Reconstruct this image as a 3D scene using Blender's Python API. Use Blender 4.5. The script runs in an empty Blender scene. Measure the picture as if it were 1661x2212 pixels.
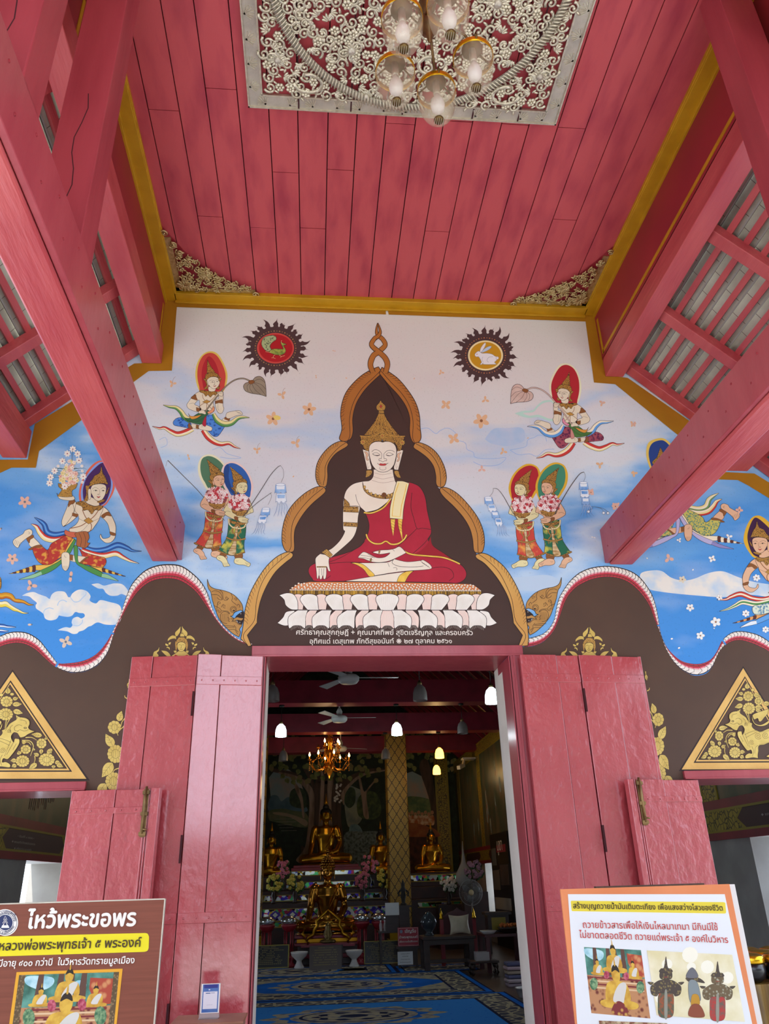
import bpy, bmesh, math, random
from mathutils import Vector, Matrix

random.seed(7)
scene = bpy.context.scene
COL = scene.collection

# ------------------------------------------------------------------ camera
CAM = Vector((-0.62484, -6.0, 1.40))
F_PX, PITCH, YAW, ROLL = 1654.15, 0.44604, 0.096915, -0.029175
_fw = Vector((math.sin(YAW) * math.cos(PITCH), math.cos(YAW) * math.cos(PITCH), math.sin(PITCH)))
_r0 = Vector((math.cos(YAW), -math.sin(YAW), 0.0))
_u0 = _r0.cross(_fw)
_rt = _r0 * math.cos(ROLL) + _u0 * math.sin(ROLL)
_up = -_r0 * math.sin(ROLL) + _u0 * math.cos(ROLL)
cam_data = bpy.data.cameras.new('camera')
cam_data.sensor_fit = 'VERTICAL'
cam_data.sensor_height = 24.0
cam_data.lens = 24.0 * F_PX / 2212.0
cam_data.clip_end = 300.0
cam_data.clip_start = 0.05
cam = bpy.data.objects.new('camera', cam_data)
COL.objects.link(cam)
_m = Matrix((_rt, _up, -_fw)).transposed().to_4x4()
_m.translation = CAM
cam.matrix_world = _m
scene.camera = cam

# ------------------------------------------------------------------ light
EXPOSURE = -0.1
scene.view_settings.view_transform = 'Standard'
scene.view_settings.look = 'None'
scene.view_settings.gamma = 1.0
scene.view_settings.use_curve_mapping = False
scene.view_settings.exposure = EXPOSURE
world = bpy.data.worlds.new('sky')
scene.world = world
world.use_nodes = True
wn = world.node_tree
wn.nodes.clear()
w_out = wn.nodes.new('ShaderNodeOutputWorld')
w_bg = wn.nodes.new('ShaderNodeBackground')
w_bg.inputs['Strength'].default_value = 4.6
w_bg.inputs['Color'].default_value = (0.80, 0.92, 1.10, 1)
wn.links.new(w_bg.outputs[0], w_out.inputs[0])
sun_data = bpy.data.lights.new('sun', 'SUN')
sun_data.energy = 9.0
sun_data.angle = math.radians(2.0)
sun_data.color = (1.0, 0.98, 0.95)
sun = bpy.data.objects.new('sun', sun_data)
COL.objects.link(sun)
sun.rotation_euler = (math.radians(28), math.radians(-12), 0)
sun.location = (0, -20, 30)
scene.cycles.max_bounces = 8
scene.cycles.diffuse_bounces = 5
scene.cycles.glossy_bounces = 3
scene.cycles.transmission_bounces = 8
scene.cycles.transparent_max_bounces = 10
scene.cycles.sample_clamp_indirect = 6.0


def ray(px, py):
    """direction of the photograph's pixel, used to lift measured pixels onto a known plane"""
    return _fw * F_PX + _rt * (px - 830.5) - _up * (py - 1106.0)


def on(axis, val, px, py):
    d = ray(px, py)
    return CAM + d * ((val - CAM[axis]) / d[axis])


def onY(px, py, y=0.0):
    return on(1, y, px, py)


def onZ(px, py, z=0.0):
    return on(2, z, px, py)


def onX(px, py, x):
    return on(0, x, px, py)


# ------------------------------------------------------------------ materials
def lin(c):
    if isinstance(c, str):
        c = c.lstrip('#')
        c = [int(c[i:i + 2], 16) / 255 for i in (0, 2, 4)]
        c = [v / 12.92 if v <= 0.04045 else ((v + 0.055) / 1.055) ** 2.4 for v in c]
    return (c[0], c[1], c[2], 1.0)


MATS = {}


def mat(name, col='#808080', rough=0.7, metal=0.0, col2=None, scale=4.0, stretch=(1, 1, 1), lo=0.4, hi=0.65,
        bump=0.0, bscale=None, bstretch=None, emit=0.0, spec=0.5, kind='noise', trans=0.0, alpha=1.0, coat=0.0, detail=4.0, coord='Object', bdist=0.01):
    if name in MATS:
        return MATS[name]
    m = bpy.data.materials.new(name)
    m.use_nodes = True
    nt = m.node_tree
    b = nt.nodes['Principled BSDF']
    b.inputs['Base Color'].default_value = lin(col)
    b.inputs['Roughness'].default_value = rough
    b.inputs['Metallic'].default_value = metal
    b.inputs['Specular IOR Level'].default_value = spec
    b.inputs['Transmission Weight'].default_value = trans
    b.inputs['Alpha'].default_value = alpha
    b.inputs['Coat Weight'].default_value = coat
    b.inputs['Coat Roughness'].default_value = 0.15
    if emit:
        b.inputs['Emission Color'].default_value = lin(col)
        b.inputs['Emission Strength'].default_value = emit
    tc = mp = None
    if col2 or bump:
        tc = nt.nodes.new('ShaderNodeTexCoord')

    def tex(sc, st, knd):
        mp = nt.nodes.new('ShaderNodeMapping')
        mp.inputs['Scale'].default_value = st
        nt.links.new(tc.outputs[coord], mp.inputs['Vector'])
        if knd == 'voronoi':
            t = nt.nodes.new('ShaderNodeTexVoronoi')
            t.inputs['Scale'].default_value = sc
            nt.links.new(mp.outputs[0], t.inputs['Vector'])
            return t.outputs['Distance']
        if knd == 'edge':
            t = nt.nodes.new('ShaderNodeTexVoronoi')
            t.feature = 'DISTANCE_TO_EDGE'
            t.inputs['Scale'].default_value = sc
            nt.links.new(mp.outputs[0], t.inputs['Vector'])
            return t.outputs['Distance']
        if knd == 'wave':
            t = nt.nodes.new('ShaderNodeTexWave')
            t.wave_type = 'BANDS'
            t.bands_direction = 'DIAGONAL'
            t.inputs['Scale'].default_value = sc
            t.inputs['Distortion'].default_value = 3.0
            nt.links.new(mp.outputs[0], t.inputs['Vector'])
            return t.outputs['Fac']
        t = nt.nodes.new('ShaderNodeTexNoise')
        t.inputs['Scale'].default_value = sc
        t.inputs['Detail'].default_value = detail
        nt.links.new(mp.outputs[0], t.inputs['Vector'])
        return t.outputs['Fac']
    if col2:
        fac = tex(scale, stretch, kind)
        rp = nt.nodes.new('ShaderNodeValToRGB')
        rp.color_ramp.elements[0].position = lo
        rp.color_ramp.elements[0].color = lin(col)
        rp.color_ramp.elements[1].position = hi
        rp.color_ramp.elements[1].color = lin(col2)
        nt.links.new(fac, rp.inputs[0])
        nt.links.new(rp.outputs[0], b.inputs['Base Color'])
        if emit:
            nt.links.new(rp.outputs[0], b.inputs['Emission Color'])
    if bump:
        bf = tex(bscale or scale, bstretch or stretch, 'noise')
        bn = nt.nodes.new('ShaderNodeBump')
        bn.inputs['Strength'].default_value = bump
        bn.inputs['Distance'].default_value = bdist
        nt.links.new(bf, bn.inputs['Height'])
        nt.links.new(bn.outputs[0], b.inputs['Normal'])
    MATS[name] = m
    return m


# ------------------------------------------------------------------ object helpers
def link(o, parent=None):
    COL.objects.link(o)
    if parent is not None:
        o.parent = parent
    return o


def tag(o, label=None, cat=None, group=None, kind=None):
    if label:
        o['label'] = label
    if cat:
        o['category'] = cat
    if group:
        o['group'] = group
    if kind:
        o['kind'] = kind
    return o


def empty(name, loc, label, cat, group=None, kind=None, rot=(0, 0, 0)):
    o = bpy.data.objects.new(name, None)
    o.empty_display_size = 0.1
    o.location = loc
    o.rotation_euler = rot
    link(o)
    return tag(o, label, cat, group, kind)


class MB:
    """collects shapes (world coordinates unless an origin is given) and links them as one mesh object"""

    def __init__(self):
        self.v, self.f, self.mi, self.sm, self.mats = [], [], [], [], []

    def slot(self, m):
        if m not in self.mats:
            self.mats.append(m)
        return self.mats.index(m)

    def add(self, vs, fs, m=None, smooth=False):
        n = len(self.v)
        self.v += [tuple(v) for v in vs]
        s = self.slot(m) if m else 0
        for f in fs:
            self.f.append([n + i for i in f])
            self.mi.append(s)
            self.sm.append(smooth)

    def hexa(self, p, m=None):
        """eight corners: 0-3 one face, 4-7 the opposite face, same order"""
        self.add(p, [(0, 3, 2, 1), (4, 5, 6, 7), (0, 1, 5, 4), (1, 2, 6, 5), (2, 3, 7, 6), (3, 0, 4, 7)], m)

    def box(self, x0, x1, y0, y1, z0, z1, m=None):
        self.hexa([(x0, y0, z0), (x1, y0, z0), (x1, y1, z0), (x0, y1, z0), (x0, y0, z1), (x1, y0, z1), (x1, y1, z1), (x0, y1, z1)], m)

    def bar(self, a, b, w, h, m=None, up=(0, 0, 1)):
        """a rectangular bar from a to b"""
        a, b = Vector(a), Vector(b)
        d = (b - a).normalized()
        s = d.cross(Vector(up))
        if s.length < 1e-5:
            s = d.cross(Vector((1, 0, 0)))
        s.normalize()
        t = s.cross(d).normalized()
        q = [s * (w / 2) + t * (-h / 2), s * (w / 2) + t * (h / 2), s * (-w / 2) + t * (h / 2), s * (-w / 2) + t * (-h / 2)]
        self.hexa([a + k for k in q] + [b + k for k in q], m)

    def lathe(self, prof, c=(0, 0, 0), n=24, m=None, squash=(1, 1), axis='z', smooth=True, cap=True):
        vs, fs = [], []
        for (r, z) in prof:
            for i in range(n):
                a = 2 * math.pi * i / n
                x, y = r * math.cos(a) * squash[0], r * math.sin(a) * squash[1]
                if axis == 'z':
                    vs.append((c[0] + x, c[1] + y, c[2] + z))
                elif axis == 'y':
                    vs.append((c[0] + x, c[1] + z, c[2] + y))
                else:
                    vs.append((c[0] + z, c[1] + x, c[2] + y))
        for k in range(len(prof) - 1):
            for i in range(n):
                j = (i + 1) % n
                fs.append((k * n + i, k * n + j, (k + 1) * n + j, (k + 1) * n + i))
        if cap:
            if prof[0][0] > 1e-5:
                fs.append(tuple(range(n))[::-1])
            if prof[-1][0] > 1e-5:
                fs.append(tuple((len(prof) - 1) * n + i for i in range(n)))
        self.add(vs, fs, m, smooth)

    def tube(self, pts, r, m=None, n=8, smooth=True, flat=1.0, up=(0, 0, 1)):
        """a swept round tube; r a number or one radius per point; flat squashes it along up"""
        pts = [Vector(p) for p in pts]
        if not isinstance(r, (list, tuple)):
            r = [r] * len(pts)
        vs, fs = [], []
        up = Vector(up)
        for k, p in enumerate(pts):
            d = (pts[min(k + 1, len(pts) - 1)] - pts[max(k - 1, 0)])
            if d.length < 1e-9:
                d = Vector((0, 0, 1))
            d.normalize()
            s = d.cross(up)
            if s.length < 1e-4:
                s = d.cross(Vector((0.31, 0.95, 0.1)))
            s.normalize()
            t = s.cross(d)
            for i in range(n):
                a = 2 * math.pi * i / n
                vs.append(p + s * (math.cos(a) * r[k]) + t * (math.sin(a) * r[k] * flat))
        for k in range(len(pts) - 1):
            for i in range(n):
                j = (i + 1) % n
                fs.append((k * n + i, k * n + j, (k + 1) * n + j, (k + 1) * n + i))
        fs.append(tuple(range(n))[::-1])
        fs.append(tuple((len(pts) - 1) * n + i for i in range(n)))
        self.add(vs, fs, m, smooth)

    def ball(self, c, r, m=None, n=12, k=8, rot=None):
        if not isinstance(r, (list, tuple)):
            r = (r, r, r)
        vs, fs = [], []
        for j in range(k + 1):
            t = math.pi * j / k
            for i in range(n):
                a = 2 * math.pi * i / n
                p = Vector((r[0] * math.sin(t) * math.cos(a), r[1] * math.sin(t) * math.sin(a), r[2] * math.cos(t)))
                if rot is not None:
                    p = rot @ p
                vs.append(Vector(c) + p)
        for j in range(k):
            for i in range(n):
                q = (i + 1) % n
                fs.append((j * n + i, (j + 1) * n + i, (j + 1) * n + q, j * n + q))
        self.add(vs, fs, m, True)

    def prism(self, poly, y0, y1, m=None):
        """a polygon in XZ swept along Y"""
        n = len(poly)
        vs = [(x, y0, z) for x, z in poly] + [(x, y1, z) for x, z in poly]
        fs = [tuple(range(n)), tuple(range(2 * n - 1, n - 1, -1))]
        fs += [(i, i + n, (i + 1) % n + n, (i + 1) % n) for i in range(n)]
        self.add(vs, fs, m)

    def build(self, name, m=None, parent=None, origin=None, bevel=0.0, fix=True):
        me = bpy.data.meshes.new(name)
        o3 = Vector(origin) if origin is not None else Vector((0, 0, 0))
        if parent is not None and origin is None:
            o3 = Vector((0, 0, 0))
        me.from_pydata([Vector(v) - o3 for v in self.v], [], self.f)
        if self.mats:
            for q in self.mats:
                me.materials.append(q)
            me.polygons.foreach_set('material_index', self.mi)
        elif m:
            me.materials.append(m)
        me.polygons.foreach_set('use_smooth', self.sm)
        me.update()
        if fix:
            bm = bmesh.new()
            bm.from_mesh(me)
            bmesh.ops.recalc_face_normals(bm, faces=bm.faces)
            bm.to_mesh(me)
            bm.free()
        o = bpy.data.objects.new(name, me)
        o.location = o3
        link(o)
        if parent is not None:
            o.parent = parent
            o.matrix_parent_inverse = parent_inv(parent)
        if bevel:
            md = o.modifiers.new('bevel', 'BEVEL')
            md.width = bevel
            md.segments = 2
            md.limit_method = 'ANGLE'
        return o


def parent_inv(p):
    """parts are given in world coordinates; this keeps them there under their thing"""
    return parent_world(p).inverted()


def parent_world(p):
    m = Matrix.LocRotScale(p.location, p.rotation_euler, p.scale)
    if p.parent is not None:
        m = parent_world(p.parent) @ p.matrix_parent_inverse @ m
    return m


def copy_tree(src, delta, label=None, rotz=None):
    """a copy of a thing, its parts and their sub-parts, moved by delta"""
    r = src.copy()
    COL.objects.link(r)
    r.location = Vector(src.location) + Vector(delta)
    if rotz is not None:
        r.rotation_euler = (0, 0, rotz)
    if label:
        r['label'] = label

    def rec(a, b):
        for ch in list(a.children):
            c = ch.copy()
            COL.objects.link(c)
            c.parent = b
            c.matrix_parent_inverse = ch.matrix_parent_inverse.copy()
            rec(ch, c)
    rec(src, r)
    return r
# ------------------------------------------------------------------ the hall's front wall, porch and roof
M_PINK = mat('pink_gloss_paint', '#a8454e', rough=0.42, col2='#9c3844', scale=3, stretch=(3, 3, 0.6), lo=0.35, hi=0.7, bump=0.25, bscale=18, bstretch=(1.0, 1.0, 0.6), coat=0.35)
M_DOOR = mat('pink_door_paint', '#b84c53', rough=0.30, col2='#ae4149', scale=2.2, stretch=(2, 2, 0.8), lo=0.35, hi=0.7, bump=0.75, bscale=16, bstretch=(1.0, 1.0, 0.75), coat=1.0, detail=3, bdist=0.022)
M_CEIL = mat('red_ceiling_paint', '#b8484e', rough=0.55, col2='#9c2f40', scale=2.6, stretch=(3.0, 0.8, 1), lo=0.44, hi=0.72, bump=0.06, bscale=30, detail=8)
M_TIMBER = mat('red_timber_paint', '#ba5052', rough=0.5, col2='#a83a42', scale=2.5, stretch=(2.5, 0.6, 2.5), lo=0.36, hi=0.68, bump=0.5, bscale=10, bstretch=(4, 0.5, 4), coat=0.25, detail=8)
M_POST = mat('red_post_paint', '#a03a44', rough=0.5, col2='#8c2a36', scale=2.5, stretch=(3, 3, 0.5), lo=0.38, hi=0.72, bump=0.2, bscale=10, bstretch=(4, 4, 0.4), detail=8)
M_CRACK = mat('dark_gap', '#3a0c14', rough=0.9)
M_FASCIA = mat('dark_red_board', '#97242f', rough=0.5, col2='#861c2c', scale=1.2, lo=0.4, hi=0.7)
M_GOLDP = mat('gold_paint', '#c4951a', rough=0.42, col2='#b28412', scale=5, lo=0.4, hi=0.7, bump=0.15, bscale=25, metal=0.25)
M_GOLDW = mat('gold_wall_paint', '#b88418', rough=0.5, col2='#a06c12', scale=1.5, lo=0.3, hi=0.75, bump=0.15, bscale=25, metal=0.2)
M_TILE = mat('grey_tile', '#b5b3a6', rough=0.9, col2='#8a877a', scale=3.0, lo=0.3, hi=0.75, bump=0.2, bscale=25, detail=8)
M_TILEED = mat('tile_edge', '#8b8a86', rough=0.85)
M_PLASTER = mat('white_plaster', '#e4dfd6', rough=0.9, col2='#d8d2c8', scale=4, lo=0.35, hi=0.7, bump=0.15, bscale=40)
M_GROUND = mat('pale_paving', '#c6c3b8', rough=0.9, col2='#b3b0a6', scale=1.2, bump=0.1, bscale=20)
M_FLOOR = mat('dark_floor_tiles', '#4a3c34', rough=0.35, col2='#3c302a', scale=2)
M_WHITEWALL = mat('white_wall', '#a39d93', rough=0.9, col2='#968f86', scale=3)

M_DOOR.node_tree.nodes['Principled BSDF'].inputs['Coat IOR'].default_value = 1.75
M_DOOR.node_tree.nodes['Principled BSDF'].inputs['Coat Roughness'].default_value = 0.12
X0, X1 = -1.02, 0.93          # main doorway
ZD = 3.0
SLX0, SLX1 = -3.55, -2.335    # side doorways
SRX0, SRX1 = 2.285, 3.55
ZS = 2.03
WT = 0.5                      # wall thickness

# the wall's sky background: white-grey to pink above, blue below, soft painted clouds
m = bpy.data.materials.new('painted_sky')
m.use_nodes = True
nt = m.node_tree
b = nt.nodes['Principled BSDF']
b.inputs['Roughness'].default_value = 0.8
tc = nt.nodes.new('ShaderNodeTexCoord')
sp = nt.nodes.new('ShaderNodeSeparateXYZ')
nt.links.new(tc.outputs['Object'], sp.inputs[0])


def _noise(scale, st, det=5.0, loc=(0, 0, 0), dist=0.0):
    mp = nt.nodes.new('ShaderNodeMapping')
    mp.inputs['Scale'].default_value = st
    mp.inputs['Location'].default_value = loc
    nt.links.new(tc.outputs['Object'], mp.inputs[0])
    t = nt.nodes.new('ShaderNodeTexNoise')
    t.inputs['Scale'].default_value = scale
    t.inputs['Detail'].default_value = det
    t.inputs['Distortion'].default_value = dist
    nt.links.new(mp.outputs[0], t.inputs['Vector'])
    return t.outputs['Fac']


def _math(op, a, c=None, d=None):
    n = nt.nodes.new('ShaderNodeMath')
    n.operation = op
    for i, q in enumerate((a, c, d)):
        if q is None:
            continue
        if isinstance(q, (int, float)):
            n.inputs[i].default_value = q
        else:
            nt.links.new(q, n.inputs[i])
    return n.outputs[0]


def _ramp(fac, stops):
    r = nt.nodes.new('ShaderNodeValToRGB')
    e = r.color_ramp.elements
    while len(e) < len(stops):
        e.new(0.5)
    for k, (p, c) in zip(e, stops):
        k.position = p
        k.color = lin(c)
    nt.links.new(fac, r.inputs[0])
    return r.outputs[0]


def _mix(f, a, c):
    n = nt.nodes.new('ShaderNodeMix')
    n.data_type = 'RGBA'
    nt.links.new(f, n.inputs['Factor'])
    nt.links.new(a, n.inputs['A'])
    nt.links.new(c, n.inputs['B'])
    return n.outputs['Result']


zz = _math('MULTIPLY_ADD', sp.outputs['Z'], 1 / 4.4, -2.3 / 4.4)              # 0 at z 2.3, 1 at z 6.7
ax = _math('ABSOLUTE', _math('SUBTRACT', sp.outputs['X'], 0.03))
side = _math('MULTIPLY', _math('MAXIMUM', _math('SUBTRACT', ax, 1.3), 0.0), -0.16)     # bluer towards the sides
wob = _math('MULTIPLY', _math('SUBTRACT', _noise(0.8, (1, 1, 2.2), 2), 0.5), 0.24)
wob2 = _math('MULTIPLY', _math('SUBTRACT', _noise(2.2, (1, 1, 2.6), 2.5, (3, 0, 1)), 0.5), 0.14)
tt = _math('ADD', _math('ADD', zz, side), _math('ADD', wob, wob2))
base = _ramp(tt, [(0.0, '#3f8edc'), (0.14, '#4a95df'), (0.24, '#71aee6'), (0.30, '#b9d2ea'), (0.36, '#5c9fe0'), (0.40, '#7db1e4'), (0.43, '#b3cee8'), (0.47, '#d3d9e0'), (0.56, '#d6d6da'), (0.62, '#b9cbe0'), (0.68, '#d9d7d6'), (0.80, '#dcd8d2'), (1.0, '#d9d8d0')])
pinkf = _ramp(_noise(1.1, (1, 1, 2.6), 3, (7, 0, 2)), [(0.5, '#000000'), (0.72, '#8a8a8a')])
base = _mix(pinkf, base, _ramp(tt, [(0.3, '#e6ecf2'), (0.55, '#d8c6d2'), (0.9, '#d6c8ca')]))
speck = _ramp(_noise(60, (1, 1, 1), 3), [(0.26, '#d4cfc8'), (0.40, '#ffffff')])
mx = nt.nodes.new('ShaderNodeMix')
mx.data_type = 'RGBA'
mx.blend_type = 'MULTIPLY'
mx.inputs['Factor'].default_value = 0.5
nt.links.new(base, mx.inputs['A'])
nt.links.new(speck, mx.inputs['B'])
nt.links.new(mx.outputs['Result'], b.inputs['Base Color'])
M_SKY = m

wall = MB()
ZT = 6.62
wall.box(-4.6, SLX0, 0, WT, 0, ZT, M_SKY)
wall.box(SLX0, SLX1, 0, WT, ZS + 0.005, ZT, M_SKY)
wall.box(SLX1, X0, 0, WT, 0, ZT, M_SKY)
wall.box(X0, X1, 0, WT, ZD + 0.005, ZT, M_SKY)
wall.box(X1, SRX0, 0, WT, 0, ZT, M_SKY)
wall.box(SRX0, SRX1, 0, WT, ZS + 0.005, ZT, M_SKY)
wall.box(SRX1, 4.6, 0, WT, 0, ZT, M_SKY)
WALL = wall.build('wall_front', fix=False)
tag(WALL, 'front wall of the hall painted with a cloudy blue and white sky', 'wall', kind='structure')

# gold painted outline that follows the roof timbers on the wall
XC = 0.022
gl = [(-2.16, 6.60), (-2.145, 5.80), (-2.34, 5.78), (-3.12, 5.10), (-3.12, 4.74), (-3.42, 4.73), (-4.3, 4.05), (-4.3, 3.86), (-3.33, 4.60), (-3.24, 4.657), (-3.04, 4.66), (-3.04, 4.825), (-2.20, 5.70), (-1.99, 5.712), (-2.012, 6.463), (0.0, 6.463), (0.0, 6.60)]
for sgn, xc in ((1, 0.0), (-1, 0.03)):
    g = MB()
    poly = [(sgn * x + (xc if x < -0.01 else 0.03), z) for x, z in gl] if sgn < 0 else [(x if x < -0.01 else 0.03, z) for x, z in gl]
    if sgn < 0:
        poly = [(x + (0.03 if z < 6.5 and z > 5 and x < 2.5 else 0.0), z) for x, z in poly]
    g.add([(x, -0.004, z) for x, z in poly], [tuple(range(len(poly)))], M_GOLDW)
    o = g.build('gold_outline', parent=WALL)
    o['label'] = 'gold painted band along the roof edge'

# ground, porch floor, hall floor
g = MB()
g.box(-40, 40, -60, 0.0, -0.55, -0.35, M_GROUND)
tag(g.build('ground'), 'pale sunlit paving in front of the hall', 'ground', kind='structure')
g = MB()
g.box(-5.2, 5.2, -9.0, 0.5, -0.35, 0.0, M_GROUND)
tag(g.build('floor_porch'), 'pale porch floor before the doors', 'floor', kind='structure')
g = MB()
g.box(-4.2, 4.2, 0.5, 19.5, -0.3, 0.0, M_FLOOR)
tag(g.build('floor'), 'dark floor inside the hall', 'floor', kind='structure')

g = MB()  # unseen wall added so the doors reflect something dark near the horizon
g.box(-40, 40, -24.4, -24.0, -0.4, 3.0, mat('dark_added_wall', '#6a675c', rough=0.9, col2='#4d4f42', scale=1.5))
tag(g.build('wall_added_back'), 'dark unseen wall added behind the viewer to darken low door reflections', 'wall', kind='structure')

for xa, xb, nm in ((-34, -4.6, 'left'), (5.2, 34, 'right')):  # unseen blocks added to hide the side sky from the door gloss
    g = MB()
    g.box(xa, xb, -23.0, -20.0, -0.4, 8.0, mat('dark_sky_block', '#5c5850', rough=0.9, col2='#474a3e', scale=0.8))
    tag(g.build('wall_added_side'), 'tall unseen sky-hiding block added behind the viewer on the %s' % nm, 'wall', kind='structure')
for x in (-1.9, 1.99):  # unseen columns added under the beams to keep sky reflections off the right leaf
    g = MB()
    g.lathe([(.32, 0), (.32, .25), (.27, .3), (.26, 3.4), (.32, 3.6), (.34, 3.8), (.001, 3.8)], (x, -7.6, 0), 24, M_PINK)
    tag(g.build('column_added'), 'round pink porch column behind the viewer', 'column', 'porch columns', kind='structure')

# ------------------------------------------------------------------ porch ceiling: planks
ZC = 6.58
CX0, CX1, CY0 = -2.13, 2.175, -9.0
ce = MB()
edges = []
x = CX0
W_PL = 0.2205
x = -2.13
k = 0
pl = []
while x < CX1 - 0.01:
    w = W_PL * (1 + 0.03 * math.sin(k * 2.3))
    x2 = min(x + w, CX1)
    if CX1 - x2 < 0.08:
        x2 = CX1
    joints = {1: [-2.05], 2: [-1.05], 3: [-2.25], 5: [-1.55], 7: [-1.6], 9: [-2.05], 11: [-2.1, -1.0], 13: [-2.1], 15: [-2.1], 16: [-1.2], 4: [-0.95], 6: [-0.97]}.get(k, [])
    ys = [CY0] + sorted(joints) + [-0.001]
    for a, c in zip(ys[:-1], ys[1:]):
        gap = 0.004
        ce.box(x + gap, x2 - gap, a + gap, c - gap / 2, ZC - 0.0 + 0.002 * math.sin(k * 5.1 + a), ZC + 0.03, M_CEIL)
    x = x2
    k += 1
ce.box(CX0 - 0.2, CX1 + 0.2, CY0, 0, ZC + 0.025, ZC + 0.08, M_CRACK)
CEIL = ce.build('ceiling', fix=False)
tag(CEIL, 'porch ceiling of red painted planks', 'ceiling', kind='structure')


def along_y(poly, y0, y1, m):
    q = MB()
    q.prism(poly, y0, y1, m)
    return q


# gold mouldings round the ceiling
def trim(name, x0, x1, y0, y1, side):
    q = MB()
    q.box(x0, x1, y0, y1, ZC - 0.045, ZC + 0.005, M_GOLDP)
    if side == 'L':
        q.box(x0 - 0.03, x0 + 0.02, y0, y1, ZC - 0.07, ZC + 0.005, M_GOLDP)
        q.box(x1 - 0.012, x1 + 0.008, y0, y1, ZC - 0.03, ZC + 0.005, M_GOLDP)
    elif side == 'R':
        q.box(x1 - 0.02, x1 + 0.03, y0, y1, ZC - 0.07, ZC + 0.005, M_GOLDP)
        q.box(x0 - 0.008, x0 + 0.012, y0, y1, ZC - 0.03, ZC + 0.005, M_GOLDP)
    else:
        q.box(x0, x1, y1 - 0.02, y1, ZC - 0.075, ZC - 0.04, M_GOLDP)
    o = q.build(name, bevel=0.004)
    return tag(o, {'L': 'gold moulding along the left ceiling edge', 'R': 'gold moulding along the right ceiling edge', 'B': 'gold moulding where the ceiling meets the mural'}[side], 'moulding', kind='structure')


trim('trim_1', CX0, CX0 + 0.115, CY0, -0.005, 'L')
trim('trim_2', CX1 - 0.115, CX1, CY0, -0.005, 'R')
trim('trim_3', CX0 + 0.1, CX1 - 0.1, -0.115, -0.005, 'B')

# upright fascia boards with a gold pin line, and the purlins at their feet
for sgn, xin, nm in ((-1, CX0, 'left'), (1, CX1, 'right')):
    q = MB()
    xo = xin + sgn * 0.06
    q.box(min(xin, xo), max(xin, xo), CY0, -0.004, 5.985, ZC - 0.04, M_FASCIA)
    fa = q.build('fascia_board')
    tag(fa, 'tall dark red board under the %s ceiling edge with a thin gold line' % nm, 'fascia', kind='structure')
    q = MB()
    xf = xin - sgn * 0.004
    for (ya, yb) in ((-2.72, -0.06), (-5.6, -2.90)):
        q.box(min(xf, xin), max(xf, xin), ya, yb, 6.03, 6.065, M_GOLDP)
        for yy in (ya, yb):
            q.box(min(xf, xin), max(xf, xin), yy - 0.018, yy + 0.018, 6.03, 6.45, M_GOLDP)
    q.build('gold_line', parent=fa)
    q = MB()
    pin = xin + sgn * (-0.005) + (0.04 if sgn < 0 else 0.0)
    xa, xb = (xin + 0.04, xin - 0.14) if sgn < 0 else (xin, xin + 0.18)
    q.box(min(xa, xb), max(xa, xb), CY0, -0.006, 5.785, 6.0, M_TIMBER)
    pu = q.build('purlin', bevel=0.006)
    tag(pu, 'upper red purlin below the %s fascia board' % nm, 'beam', 'roof purlins', kind='structure')
    q = MB()
    xa, xb = (-3.13, -3.33) if sgn < 0 else (3.18, 3.385)
    q.box(min(xa, xb), max(xa, xb), CY0, -0.006, 4.75, 5.02, M_TIMBER)
    pu = q.build('purlin', bevel=0.006)
    tag(pu, 'lower red purlin at the %s eaves' % nm, 'beam', 'roof purlins', kind='structure')

# sloping roofs: rafters, battens and grey tiles
SLOPE = 0.846 / 0.882


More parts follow.
